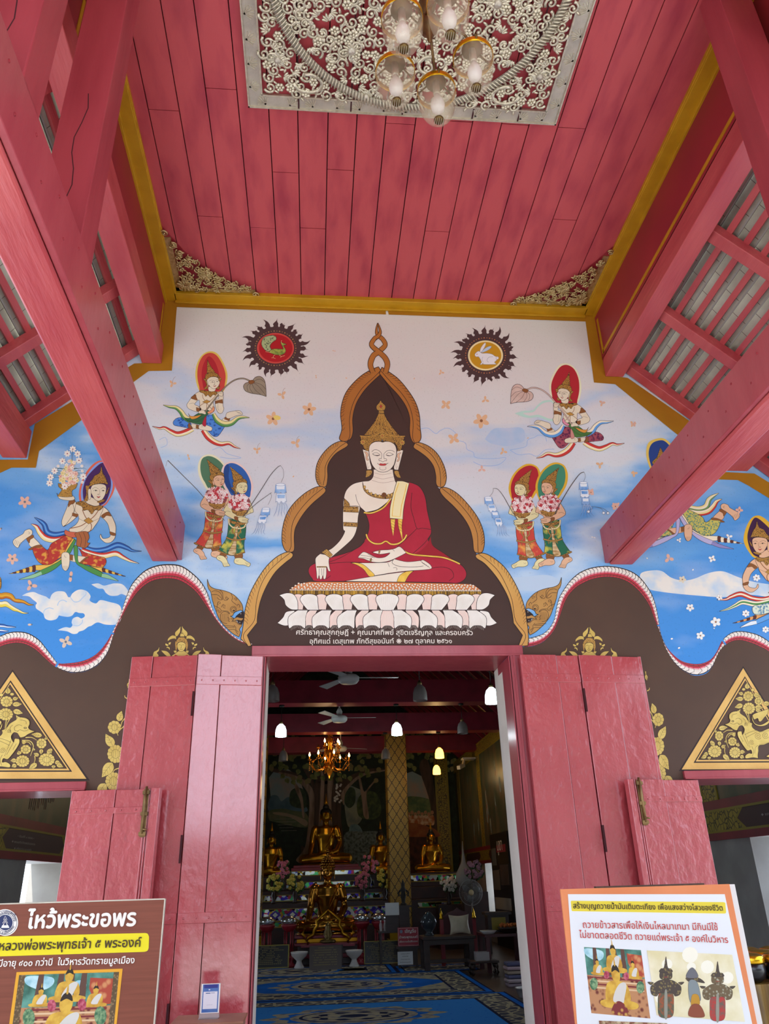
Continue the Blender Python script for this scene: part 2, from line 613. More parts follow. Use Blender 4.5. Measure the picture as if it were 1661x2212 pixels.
def roof(sgn, off, nm):
    def S(d, h=0.0):
        """a point d down the slope from the upper purlin, h above the rafters' lower face"""
        x, z = 2.308 + d * 0.7217, 5.876 - d * 0.6922
        return (sgn * (x + 0.6922 * h) + off, z + 0.7217 * h)
    DL = 2.9
    q = MB()
    # courses of flat tiles, each lapping the one below
    cw = 0.155
    d = -0.25
    rows = []
    while d < DL:
        a, c = S(d, 0.16), S(d + cw + 0.015, 0.125)
        a2, c2 = S(d, 0.175), S(d + cw + 0.015, 0.14)
        q.hexa([(a[0], CY0, a[1]), (c[0], CY0, c[1]), (c[0], -0.01, c[1]), (a[0], -0.01, a[1]),
                (a2[0], CY0, a2[1]), (c2[0], CY0, c2[1]), (c2[0], -0.01, c2[1]), (a2[0], -0.01, a2[1])], M_TILE)
        e1, e2 = S(d + cw + 0.003, 0.118), S(d + cw + 0.015, 0.118)
        e3, e4 = S(d + cw + 0.015, 0.14), S(d + cw + 0.003, 0.14)
        q.prism([e1, e2, e3, e4], CY0, -0.01, M_TILEED)
        # the open joints between the tiles of one course
        y = -0.12 - 0.11 * (len(rows) % 2)
        j1, j2 = S(d + 0.01, 0.1575), S(d + cw, 0.1265)
        while y > CY0 + 0.05:
            q.add([(j1[0], y, j1[1]), (j2[0], y, j2[1]), (j2[0], y - 0.004, j2[1]), (j1[0], y - 0.004, j1[1])], [(0, 1, 2, 3)], M_CRACK)
            y -= 0.222 + 0.03 * random.random()
        rows.append(d)
        d += cw
    rf = q.build('roof_slope', fix=False)
    tag(rf, 'underside of the %s roof slope with rows of grey tiles' % nm, 'roof', kind='structure')
    for d in rows:
        q = MB()
        p = [S(d + 0.075, 0.075), S(d + 0.125, 0.075), S(d + 0.125, 0.128), S(d + 0.075, 0.128)]
        q.prism(p, CY0, -0.012, M_TIMBER)
        q.build('batten', parent=rf)
    for i, yc in enumerate((-0.065, -0.87, -1.80, -2.72, -3.64, -4.56)):
        q = MB()
        a, c = S(-0.1, 0.0), S(DL, 0.0)
        a2, c2 = S(-0.1, 0.085), S(DL, 0.085)
        y0, y1 = yc - 0.055, yc + 0.055
        q.hexa([(a[0], y0, a[1]), (c[0], y0, c[1]), (c[0], y1, c[1]), (a[0], y1, a[1]),
                (a2[0], y0, a2[1]), (c2[0], y0, c2[1]), (c2[0], y1, c2[1]), (a2[0], y1, a2[1])], M_TIMBER)
        o = q.build('rafter', bevel=0.005)
        tag(o, 'red rafter of the %s roof slope, %s' % (nm, ('against the mural wall', 'second out from the mural wall', 'third out from the mural wall', 'fourth out from the mural wall', 'fifth out from the mural wall', 'sixth out from the mural wall')[i]), 'rafter', '%s slope rafters' % nm, kind='structure')


roof(-1, 0.0, 'left')
roof(1, 0.03, 'right')

# tie beams with their nailed side planks, and the posts that stand on them
for sgn, (bx0, bx1, px0, px1), nm in ((-1, (-1.975, -1.772, -1.768, -1.735), 'left'), (1, (1.905, 2.11, 1.866, 1.899), 'right')):
    q = MB()
    q.box(bx0, bx1, -8.0, -0.003, 3.80, 4.12, M_TIMBER)
    o = q.build('tie_beam', bevel=0.012)
    tag(o, 'large red timber beam running out from the mural on the %s' % nm, 'beam', 'tie beams', kind='structure')
    pl = MB()
    pl.box(px0, px1, -8.0, -0.003, 3.815, 4.132, M_PINK)
    pk = pl.build('side_plank', parent=o, bevel=0.004)
    nl = MB()
    xn = px1 + 0.001 if sgn < 0 else px0 - 0.001
    for i in range(16):
        for (dz, dy) in ((3.93, 0.0), (4.05, 0.12)):
            nl.ball((xn, -0.12 - i * 0.3 - dy, dz), (0.003, 0.008, 0.008), M_FASCIA, 6, 4)
    nl.build('nail_heads', parent=pk)['kind'] = 'stuff'
    for j, (ya, yb) in enumerate(((-3.235, -3.045), (-4.03, -3.845))):
        q = MB()
        w = 0.22
        xa, xb = (px1, px1 - w) if sgn < 0 else (px0, px0 + w)
        q.box(min(xa, xb), max(xa, xb), ya, yb, 4.12, ZC - 0.0, M_POST)
        o = q.build('post', bevel=0.006)
        tag(o, 'red upright post standing on the %s beam, %s' % (nm, ('the one further from the eaves', 'the outer one nearer the steps')[j]), 'post', 'posts on the tie beams', kind='structure')
        cr = MB()
        yf = ya - 0.0006
        xm = (xa + xb) / 2
        pts = [(xm + 0.02 * math.sin(i * 1.3), yf, 4.35 + i * 0.11) for i in range(8)]
        for i, (p0, p1) in enumerate(zip(pts[:-1], pts[1:])):
            cr.add([(p0[0] - 0.002, yf, p0[2]), (p0[0] + 0.003, yf, p0[2]), (p1[0] + 0.003, yf, p1[2]), (p1[0] - 0.002, yf, p1[2])], [(0, 1, 2, 3)], M_CRACK)
        cr.build('crack', parent=o)

# ------------------------------------------------------------------ door frames
q = MB()
q.box(X0 - 0.105, X1 + 0.12, -0.03, 0.0, ZD + 0.01, 3.083, M_PINK)       # lintel face
q.box(X0, X1, 0.0, 0.48, ZD - 0.002, ZD + 0.004, M_PINK)
q.box(X0 - 0.1, X1 + 0.115, -0.035, 0.01, ZD - 0.005, ZD + 0.012, M_PINK)
fr = q.build('trim_4', bevel=0.004)
tag(fr, 'pink wooden lintel over the main doorway', 'lintel', kind='structure')
q = MB()
q.box(X1, X1 + 0.12, -0.03, 0.0, 0, ZD + 0.01, M_PINK)
q.box(X1 - 0.006, X1 + 0.012, -0.03, 0.22, 0, ZD - 0.006, M_PINK)
q.box(X1 + 0.03, X1 + 0.05, -0.04, -0.02, 0, ZD, M_PINK)
q.box(X1 - 0.005, X1 + 0.012, 0.221, 0.51, 0, ZD - 0.003, M_PLASTER)
q.box(X1 - 0.007, X1 + 0.012, 0.19, 0.36, ZD - 0.075, ZD - 0.002, M_PINK)
tag(q.build('trim_5', bevel=0.003), 'right jamb of the main doorway, pink wood then white plaster', 'jamb', kind='structure')
q = MB()
q.box(X0 - 0.105, X0, -0.03, 0.0, 0, ZD + 0.01, M_PINK)
q.box(X0 - 0.012, X0 + 0.006, -0.03, 0.15, 0, ZD - 0.006, M_PINK)
q.box(X0 - 0.012, X0 + 0.005, 0.151, 0.51, 0, ZD - 0.003, M_PLASTER)
tag(q.build('trim_6', bevel=0.003), 'left jamb of the main doorway, pink wood then white plaster', 'jamb', kind='structure')
for (xa, xb, lab, n) in ((SLX0 - 0.1, -2.26, 'left', 7), (2.215, SRX1 + 0.1, 'right', 8)):
    q = MB()
    q.box(xa, xb, -0.03, 0.0, ZS + 0.005, 2.087, M_PINK)
    q.box(max(xa, -3.55), min(xb, 3.55), -0.03, 0.45, ZS - 0.006, ZS + 0.006, M_PINK)
    q.box(xa, xb, -0.036, 0.0, ZS - 0.004, ZS + 0.008, M_PINK)
    tag(q.build('trim_%d' % n, bevel=0.003), 'pink lintel over the small %s doorway' % lab, 'lintel', kind='structure')


# ------------------------------------------------------------------ door leaves
def leaf(parent, name, xa, ya, xb, yb, z1, th, seams, rail, ribs=None):
    """an upright plank leaf from (xa,ya) to (xb,yb); the face towards -Y"""
    a, c = Vector((xa, ya, 0)), Vector((xb, yb, 0))
    d = (c - a)
    L = d.length
    d.normalize()
    n = Vector((d.y, -d.x, 0))
    if n.y > 0:
        n = -n
    q = MB()

    def slab(s0, s1, z0, zz1, h0, h1, m=M_DOOR):
        p = [a + d * s0 + n * h0, a + d * s1 + n * h0, a + d * s1 + n * h1, a + d * s0 + n * h1]
        q.hexa([(v.x, v.y, z0) for v in p] + [(v.x, v.y, zz1) for v in p], m)
    ss = [0] + [s * L for s in seams] + [L]
    g = 0.002
    for i, (s0, s1) in enumerate(zip(ss[:-1], ss[1:])):
        slab(s0 + g, s1 - g, 0.03, z1 - 0.004 * (i % 2), -th, -0.006 * (i % 2))
    for (r0, r1) in rail:
        slab(0.004, L - 0.004, r0, r1, -th, 0.003)
        for i in range(6):
            s = L * (i + 0.5) / 6
            v = a + d * s + n * 0.004
            q.ball((v.x, v.y, (r0 + r1) / 2), 0.007, M_DOOR, 6, 4)
    for (s0, s1, h) in ribs or []:
        slab(s0 * L, s1 * L, 0.03, z1, -th, h)
    o = q.build(name, parent=parent, bevel=0.003)
    return o


RAIL = [(2.765, 2.83), (1.16, 1.225), (0.35, 0.41)]
d1 = empty('door_1', (-1.03, -0.04, 0), 'left main door leaf, folded back in two tall pink panels', 'door', kind='structure')
leaf(d1, 'door_panel', -1.527, -0.10, -1.032, -0.045, 3.0, 0.035, [0.36], RAIL)['label'] = 'shiny panel next to the doorway'
leaf(d1, 'door_panel', -2.045, -0.02, -1.533, -0.085, 3.0, 0.035, [0.33], RAIL)['label'] = 'duller outer panel'
q = MB()
for z in (2.62, 1.62, 0.62):
    q.box(-1.545, -1.532, -0.112, -0.098, z - 0.09, z + 0.09, M_CRACK)
q.build('hinge', parent=d1)
d2 = empty('door_2', (0.97, -0.04, 0), 'right main door leaf, folded back in two tall pink panels', 'door', kind='structure')
leaf(d2, 'door_panel', 1.0, -0.105, 1.482, -0.085, 2.985, 0.035, [0.62], RAIL)
leaf(d2, 'door_panel', 1.488, -0.085, 2.03, -0.03, 2.985, 0.035, [0.52], RAIL, [(0.955, 1.0, -0.004)])
q = MB()
for z in (2.62, 1.62, 0.62):
    q.box(1.478, 1.492, -0.113, -0.099, z - 0.09, z + 0.09, M_CRACK)
q.build('hinge', parent=d2)
M_BRASS = mat('aged_brass', '#8a7048', rough=0.45, metal=0.7, col2='#5f4a2c', scale=9)
for (nm, xa, ya, xb, yb, bolt, lab) in (('door_3', -2.345, -0.05, -1.705, -0.155, -1.80, 'small left door leaf'), ('door_4', 1.70, -0.155, 2.31, -0.05, 1.79, 'small right door leaf')):
    dd = empty(nm, (xb if xa < 0 else xa, -0.15, 0), lab + ' swung open before the tall pink panel, with a brass bolt', 'door', kind='structure')
    if xa < 0:
        leaf(dd, 'door_panel', xa, ya, xb, yb, 2.02, 0.04, [0.5], [(1.86, 1.90)], [(0.845, 0.86, 0.008), (0.875, 0.89, 0.012), (0.905, 1.0, 0.016)])
    else:
        leaf(dd, 'door_panel', xa, ya, xb, yb, 2.02, 0.04, [0.5], [(1.86, 1.90)], [(0.0, 0.075, 0.016), (0.09, 0.105, 0.012), (0.12, 0.135, 0.008)])
    t = (bolt - xa) / (xb - xa)
    yb_ = ya + t * (yb - ya) - 0.012
    q = MB()
    q.box(bolt - 0.018, bolt + 0.018, yb_ - 0.004, yb_ + 0.012, 1.70, 2.015, M_BRASS)
    q.tube([(bolt, yb_ - 0.012, 1.72), (bolt, yb_ - 0.012, 2.03)], 0.009, M_BRASS)
    for z in (1.72, 1.85, 1.99):
        q.box(bolt - 0.024, bolt + 0.024, yb_ - 0.018, yb_ + 0.004, z - 0.012, z + 0.012, M_BRASS)
    q.tube([(bolt, yb_ - 0.015, 1.75), (bolt + 0.03, yb_ - 0.03, 1.745)], 0.006, M_BRASS)
    q.build('bolt', parent=dd)['label'] = 'long brass slide bolt'
# ------------------------------------------------------------------ the mural: flat paint on the wall, laid in thin coats
def pm(col, col2=None, **k):
    """a paint"""
    key = 'paint_%s_%s_%s' % (str(col).strip('#'), str(col2 or '').strip('#'), '_'.join('%s%s' % (a, k[a]) for a in sorted(k)))
    k.setdefault('rough', 0.75)
    return mat(key, col, col2=col2, **k)


INK = pm('#2b1d1c')
P_BROWN = pm('#533b2c', '#4a352a', scale=2.5, lo=0.3, hi=0.75, rough=0.7)
P_ARCH = pm('#452d24', '#3d2922', scale=2.5, lo=0.3, hi=0.75, rough=0.65)
P_GOLDB = pm('#c59449', '#b57f38', scale=1.8, lo=0.3, hi=0.7, bump=0.25, bscale=70, rough=0.5)
P_GOLDL = pm('#e2b765', '#cfa152', scale=6, lo=0.3, hi=0.7, bump=0.25, bscale=70, rough=0.5)
P_LEAFG = pm('#d8bf68', '#c9ad55', scale=14, lo=0.35, hi=0.65, rough=0.5)
P_ORN = pm('#3a2415', '#b98a3c', scale=75, lo=0.03, hi=0.10, kind='edge', rough=0.55)
P_ORNF = pm('#3a2415', '#c79a48', scale=110, lo=0.02, hi=0.09, kind='edge', rough=0.55)
P_STRAP = pm('#8a5528')
P_SKIN = pm('#e6dcc4', '#dfd3b9', scale=9, lo=0.35, hi=0.65)
P_SKINY = pm('#e4dba8')
P_SKINP = pm('#e2b795')
P_BSKIN = pm('#efe6d6', '#e9dcca', scale=5, lo=0.35, hi=0.7)
P_RED = pm('#b3223a', '#a61d33', scale=6, lo=0.35, hi=0.7)
P_REDD = pm('#9a1527')
P_YEL = pm('#efcb5c', '#e5b845', scale=18, lo=0.4, hi=0.6)
P_CREAM = pm('#efe3b0')
P_LIP = pm('#bb3a3a')
P_WHITE = pm('#f2efe8', '#e9e4da', scale=10, lo=0.35, hi=0.7)
P_PINKP = pm('#f3d7cc', '#f1ddd2', scale=12, lo=0.35, hi=0.7)
P_CLOUD = pm('#e9e7e0', '#bcd4ea', scale=6, lo=0.44, hi=0.66)


def CR(pts, closed, n=5):
    """a smooth curve through points; a point flagged as corner keeps its corner"""
    out = []
    N = len(pts)
    segs = N if closed else N - 1
    for i in range(segs):
        p0 = pts[(i - 1) % N] if closed or i > 0 else pts[i]
        p1, p2 = pts[i], pts[(i + 1) % N]
        p3 = pts[(i + 2) % N] if closed or i + 2 < N else p2
        t1 = (0, 0) if p1[2] else ((p2[0] - p0[0]) / 2, (p2[1] - p0[1]) / 2)
        t2 = (0, 0) if p2[2] else ((p3[0] - p1[0]) / 2, (p3[1] - p1[1]) / 2)
        d = math.hypot(p2[0] - p1[0], p2[1] - p1[1])
        for t in (t1, t2):
            pass
        for k in range(n):
            t = k / n
            h1, h2 = 2 * t ** 3 - 3 * t ** 2 + 1, t ** 3 - 2 * t ** 2 + t
            h3, h4 = -2 * t ** 3 + 3 * t ** 2, t ** 3 - t ** 2
            out.append((h1 * p1[0] + h2 * t1[0] + h3 * p2[0] + h4 * t2[0], h1 * p1[1] + h2 * t1[1] + h3 * p2[1] + h4 * t2[1]))
    if not closed:
        out.append((pts[-1][0], pts[-1][1]))
    return out


class Paint:
    """painted shapes on an upright wall; coordinates are photograph pixels in a zoomed frame (ox, oy, scale), lifted onto the wall plane"""

    def __init__(self, base=0.003, frame=(0, 0, 1), y=0.0, step=0.000012):
        self.mb = MB()
        self.base, self.k, self.step, self.y = base * 0.15, 0, step, y
        self.inc = 1.0
        self.F(frame)
        self.T = None
        self.swap = {}
        self.proj = None

    def F(self, fr):
        self.fr = fr
        return self

    def pts(self, s):
        if isinstance(s, str):
            out = []
            for w in s.split():
                c = w.endswith('c')
                x, y = w.rstrip('c').split(',')
                out.append((float(x), float(y), c))
            return out
        return [(p[0], p[1], p[2] if len(p) > 2 else False) for p in s]

    def to_xz(self, q):
        res = []
        for (x, y) in q:
            x, y = self.fr[0] + x * self.fr[2], self.fr[1] + y * self.fr[2]
            if self.T:
                x, y = self.T(x, y)
            if self.proj:
                res.append(self.proj(x, y))
                continue
            p = onY(x, y, self.y)
            res.append((p.x, p.z))
        return res

    def m(self, mt):
        return self.swap.get(mt.name, mt)

    def face(self, xz, mt):
        self.k += self.inc
        yy = self.y - self.base - self.k * self.step
        a = sum(x1 * z2 - x2 * z1 for (x1, z1), (x2, z2) in zip(xz, xz[1:] + xz[:1]))
        if a < 0:
            xz = xz[::-1]
        self.mb.add([(x, yy, z) for x, z in xz], [tuple(range(len(xz)))], self.m(mt))

    def fill(self, mt, s, ol=0.0, sm=True, olm=None, n=5):
        p = self.pts(s)
        q = CR(p, True, n) if sm else [(a, b) for a, b, _ in p]
        self.face(self.to_xz(q), mt)
        if ol:
            self.stroke(olm or INK, q + [q[0]], ol)
        return self

    def line(self, mt, s, w=0.8, w2=None, sm=True, n=5):
        p = self.pts(s)
        q = CR(p, False, n) if sm else [(a, b) for a, b, _ in p]
        self.stroke(mt, q, w, w2)
        return self

    def stroke(self, mt, q, w, w2=None):
        """a ribbon of w photo pixels; w2 the width at the far end"""
        self.k += self.inc
        yy = self.y - self.base - self.k * self.step
        fs = self.fr[2]
        L, R = [], []
        N = len(q)
        for i in range(N):
            a, b = q[max(i - 1, 0)], q[min(i + 1, N - 1)]
            dx, dy = b[0] - a[0], b[1] - a[1]
            l = math.hypot(dx, dy) or 1.0
            ww = (w if w2 is None else w + (w2 - w) * i / (N - 1)) / 2 / fs
            nx, ny = -dy / l * ww, dx / l * ww
            L.append((q[i][0] + nx, q[i][1] + ny))
            R.append((q[i][0] - nx, q[i][1] - ny))
        P = self.to_xz(L) + self.to_xz(R)
        flip = False
        if N > 1:
            (x1, z1), (x2, z2), (x3, z3) = P[0], P[1], P[N]
            flip = (x2 - x1) * (z3 - z1) - (z2 - z1) * (x3 - x1) < 0
        fsx = [(i, i + 1, N + i + 1, N + i) if flip is False else (i, N + i, N + i + 1, i + 1) for i in range(N - 1)]
        fsx = [f[::-1] for f in fsx]
        self.mb.add([(x, yy, z) for x, z in P], [f[::-1] for f in fsx], self.m(mt))

    def dot(self, mt, x, y, rx, ry=None, ol=0.0, n=12, rot=0.0, olm=None):
        ry = rx if ry is None else ry
        c, s = math.cos(rot), math.sin(rot)
        q = [(x + rx * math.cos(2 * math.pi * i / n) * c - ry * math.sin(2 * math.pi * i / n) * s, y + rx * math.cos(2 * math.pi * i / n) * s + ry * math.sin(2 * math.pi * i / n) * c) for i in range(n)]
        self.face(self.to_xz(q), mt)
        if ol:
            self.stroke(olm or INK, q + [q[0]], ol)
        return self

    def band(self, s, w, cols, ol=0.7, olm=None, n=6):
        """a tapering ribbon: cols are paints across its width from the left of its run; w = list of widths (frame units) along it"""
        q = CR(self.pts(s), False, n)
        N = len(q)
        ws = [w[min(int(i / (N - 1) * (len(w) - 1)), len(w) - 2)] + (w[min(int(i / (N - 1) * (len(w) - 1)), len(w) - 2) + 1] - w[min(int(i / (N - 1) * (len(w) - 1)), len(w) - 2)]) * (i / (N - 1) * (len(w) - 1) - min(int(i / (N - 1) * (len(w) - 1)), len(w) - 2)) for i in range(N)]
        rows = []
        for i in range(N):
            a, b = q[max(i - 1, 0)], q[min(i + 1, N - 1)]
            dx, dy = b[0] - a[0], b[1] - a[1]
            l = math.hypot(dx, dy) or 1.0
            rows.append((q[i], (-dy / l, dx / l), ws[i]))
        K = len(cols)
        for j, c in enumerate(cols):
            u0, u1 = -0.5 + j / K, -0.5 + (j + 1) / K
            A = [(p[0] + nn[0] * ww * u0, p[1] + nn[1] * ww * u0) for p, nn, ww in rows]
            B = [(p[0] + nn[0] * ww * u1, p[1] + nn[1] * ww * u1) for p, nn, ww in rows]
            self.strip(A, B, c)
        if ol:
            E1 = [(p[0] - nn[0] * ww * 0.5, p[1] - nn[1] * ww * 0.5) for p, nn, ww in rows]
            E2 = [(p[0] + nn[0] * ww * 0.5, p[1] + nn[1] * ww * 0.5) for p, nn, ww in rows]
            self.stroke(olm or INK, E1, ol)
            self.stroke(olm or INK, E2, ol)
        return self

    def strip(self, A, B, mt):
        self.k += self.inc
        yy = self.y - self.base - self.k * self.step
        P = self.to_xz(A) + self.to_xz(B)
        N = len(A)
        a = 0
        for i in range(N - 1):
            (x1, z1), (x2, z2), (x3, z3) = P[i], P[i + 1], P[N + i]
            a += (x2 - x1) * (z3 - z1) - (z2 - z1) * (x3 - x1)
        fs = [(i, i + 1, N + i + 1, N + i) if a > 0 else (i, N + i, N + i + 1, i + 1) for i in range(N - 1)]
        self.mb.add([(x, yy, z) for x, z in P], fs, self.m(mt))

    def flower(self, mt, x, y, r, n=5, c=None, rot=0.0, squash=1.0, ol=0.0, fat=0.42, olm=None):
        for i in range(n):
            a = rot + 2 * math.pi * i / n
            self.dot(mt, x + math.cos(a) * r * 0.55, y + math.sin(a) * r * 0.55 * squash, r * 0.48, r * fat * 0.7, ol, 8, a, olm)
        if c is not None:
            self.dot(c, x, y, r * 0.2, n=6)
        return self

    def cluster(self, region, num, r, cols, c, seed=1):
        """blossoms scattered over a polygon"""
        rnd = random.Random(seed)
        p = [(a, b) for a, b, _ in self.pts(region)]
        xs, ys = [a for a, b in p], [b for a, b in p]

        def inside(x, y):
            r_ = False
            for (x1, y1), (x2, y2) in zip(p, p[1:] + p[:1]):
                if (y1 > y) != (y2 > y) and x < (x2 - x1) * (y - y1) / (y2 - y1) + x1:
                    r_ = not r_
            return r_
        k = 0
        keep, self.inc = self.inc, 0.25
        while k < num:
            x, y = rnd.uniform(min(xs), max(xs)), rnd.uniform(min(ys), max(ys))
            if inside(x, y):
                self.flower(rnd.choice(cols), x, y, r * rnd.uniform(0.8, 1.15), 5, c, rnd.uniform(0, 6), 1.0, 0, 0.5)
                k += 1
        self.inc = keep
        return self

    def leaf(self, mt, x, y, L, w, rot, ol=0.5, vein=True):
        c, s = math.cos(rot), math.sin(rot)

        def R(u, v, cc=False):
            return (x + u * c - v * s, y + u * s + v * c, cc)
        self.fill(mt, [R(0, 0, True), R(L * .18, -w * .42), R(L * .5, -w * .5), R(L * .8, -w * .25), R(L, 0, True), R(L * .8, w * .2), R(L * .5, w * .48), R(L * .18, w * .42)], ol)
        if vein:
            self.line(INK, [R(L * .05, 0), R(L * .5, w * .04), R(L * .9, 0)], 0.45)
            for u in (0.3, 0.5, 0.68):
                self.line(INK, [R(L * u, 0), R(L * (u + .14), w * .3)], 0.35, sm=False)
                self.line(INK, [R(L * u, 0), R(L * (u + .14), -w * .3)], 0.35, sm=False)
        return self

    def rosette(self, mt, x, y, r, sq=0.9, n=12):
        """a round gold flower with a ring of petals and a bud in the middle"""
        q = []
        for i in range(n * 4):
            a = 2 * math.pi * i / (n * 4)
            rr = r * (0.94 + 0.08 * abs(math.sin(a * n / 2)))
            q.append((x + rr * math.cos(a), y + rr * sq * math.sin(a)))
        self.face(self.to_xz(q), mt)
        self.stroke(INK, q + [q[0]], 0.5)
        for i in range(n):
            a = 2 * math.pi * i / n
            self.line(INK, [(x + r * .5 * math.cos(a), y + r * .5 * sq * math.sin(a)), (x + r * .93 * math.cos(a), y + r * .93 * sq * math.sin(a))], 0.45, sm=False)
        self.dot(mt, x, y, r * .5, r * .5 * sq, 0.6)
        for u in (-.25, 0, .25):
            self.line(INK, [(x + r * u * .8, y - r * .4 * sq), (x + r * u * 1.25, y), (x + r * u * .8, y + r * .4 * sq)], 0.4)
        return self

    def spiral(self, mt, x, y, r, turns=1.5, a0=0.0, w=0.5, sgn=1):
        q = [(x + r * (1 - t / 24) * math.cos(a0 + sgn * t / 24 * turns * 6.283), y + r * (1 - t / 24) * math.sin(a0 + sgn * t / 24 * turns * 6.283)) for t in range(23)]
        self.stroke(mt, q, w)
        return self

    def build(self, name, label=None, parent=None):
        o = self.mb.build(name, parent=parent if parent is not None else WALL, fix=False)
        if label:
            o['label'] = label
        return o


def affine(x0, y0, x1, y1, sx, sy, shear=0.0):
    """maps (x0,y0) to (x1,y1) with scales sx, sy"""
    def T(x, y):
        dx = (x - x0) * sx
        return x1 + dx, y1 + (y - y0) * sy + shear * dx
    return T
# ------------------------------------------------------------------ lower brown wall and the wavy serpent border
fD = (1261, 800, 400 / 1264)
fF = (0, 1200, 560 / 1661)


def conv(fr, s):
    return [(fr[0] + float(w.split(',')[0]) * fr[2], fr[1] + float(w.split(',')[1]) * fr[2]) for w in s.split()]


L_sky = [(-110, 1420), (-60, 1395)] + conv(fF, "0,515 50,495 110,487 180,497 250,540 300,600 340,652 375,690 440,690 520,678 590,650 640,610 690,545 730,470 770,380 800,290 830,210 870,150 930,95 1000,65 1080,55 1160,65 1230,110 1290,170 1330,240 1355,320 1385,390 1430,450 1480,500 1540,540 1615,565")
L_brn = [(-110, 1455), (-60, 1425)] + conv(fF, "0,585 50,568 110,560 170,572 230,605 285,655 330,695 372,722 420,742 470,752 540,745 600,720 645,685 683,635 707,580 727,510 752,450 790,375 830,305 880,235 940,182 1000,156 1070,148 1140,157 1200,187 1260,237 1310,305 1350,365 1400,435 1450,490 1510,538 1580,570 1615,578")
R_sky = [(1131, 1379.6), (1149, 1377), (1170.6, 1370), (1183.6, 1360), (1192, 1348.5), (1198, 1334), (1201.7, 1312), (1206.8, 1293.5), (1214, 1279), (1230, 1256), (1247, 1240)] + conv(fD, "0,1365 60,1345 150,1335 240,1345 320,1370 380,1410 430,1470 470,1540 495,1620 510,1700 525,1795 560,1880 610,1940 670,1985 740,2003 810,2000 870,1970 910,1915 935,1860 960,1825 1010,1790 1070,1780 1140,1790 1200,1810 1264,1850") + [(1700, 1415), (1760, 1462)]
R_brn = [(1126.5, 1397), (1149, 1396), (1170.6, 1388), (1186, 1375), (1198, 1358.6), (1206.8, 1337.6), (1214, 1316), (1221, 1298), (1230, 1283), (1245, 1268)] + conv(fD, "0,1450 60,1425 150,1410 240,1420 310,1450 370,1500 420,1560 455,1620 480,1690 505,1750 528,1812 560,1900 610,1985 670,2045 740,2080 790,2083 840,2065 880,2020 905,1960 925,1920 960,1880 1010,1850 1070,1842 1140,1860 1200,1885 1264,1920") + [(1700, 1440), (1760, 1490)]


def smooth(p, n=4):
    return CR([(a, b, False) for a, b in p], False, n)


P = Paint(0.002)
P.k = 0
for brn, sg in ((L_brn, -1), (R_brn, 1)):
    xz = P.to_xz(smooth(brn))
    if sg < 0:
        xz = [(-4.58, xz[0][1] - 0.3)] + xz
        out, inn, so, si, jam = -4.58, X0 - 0.106, SLX0, SLX1, X0
    else:
        xz = xz[::-1]
        xz = [(4.58, xz[0][1] - 0.3)] + xz
        out, inn, so, si, jam = 4.58, X1 + 0.121, SRX1, SRX0, X1
    P.face(xz + [(inn, 3.07), (inn, ZS + 0.006), (out, ZS + 0.006)], P_BROWN)
    P.face([(si, ZS + 0.006), (inn, ZS + 0.006), (inn, 0.01), (si, 0.01)], P_BROWN)
    P.face([(out, ZS + 0.006), (so, ZS + 0.006), (so, 0.01), (out, 0.01)], P_BROWN)
    P.k = 0
P.build('dado_paint', 'flat brown paint on the lower wall')

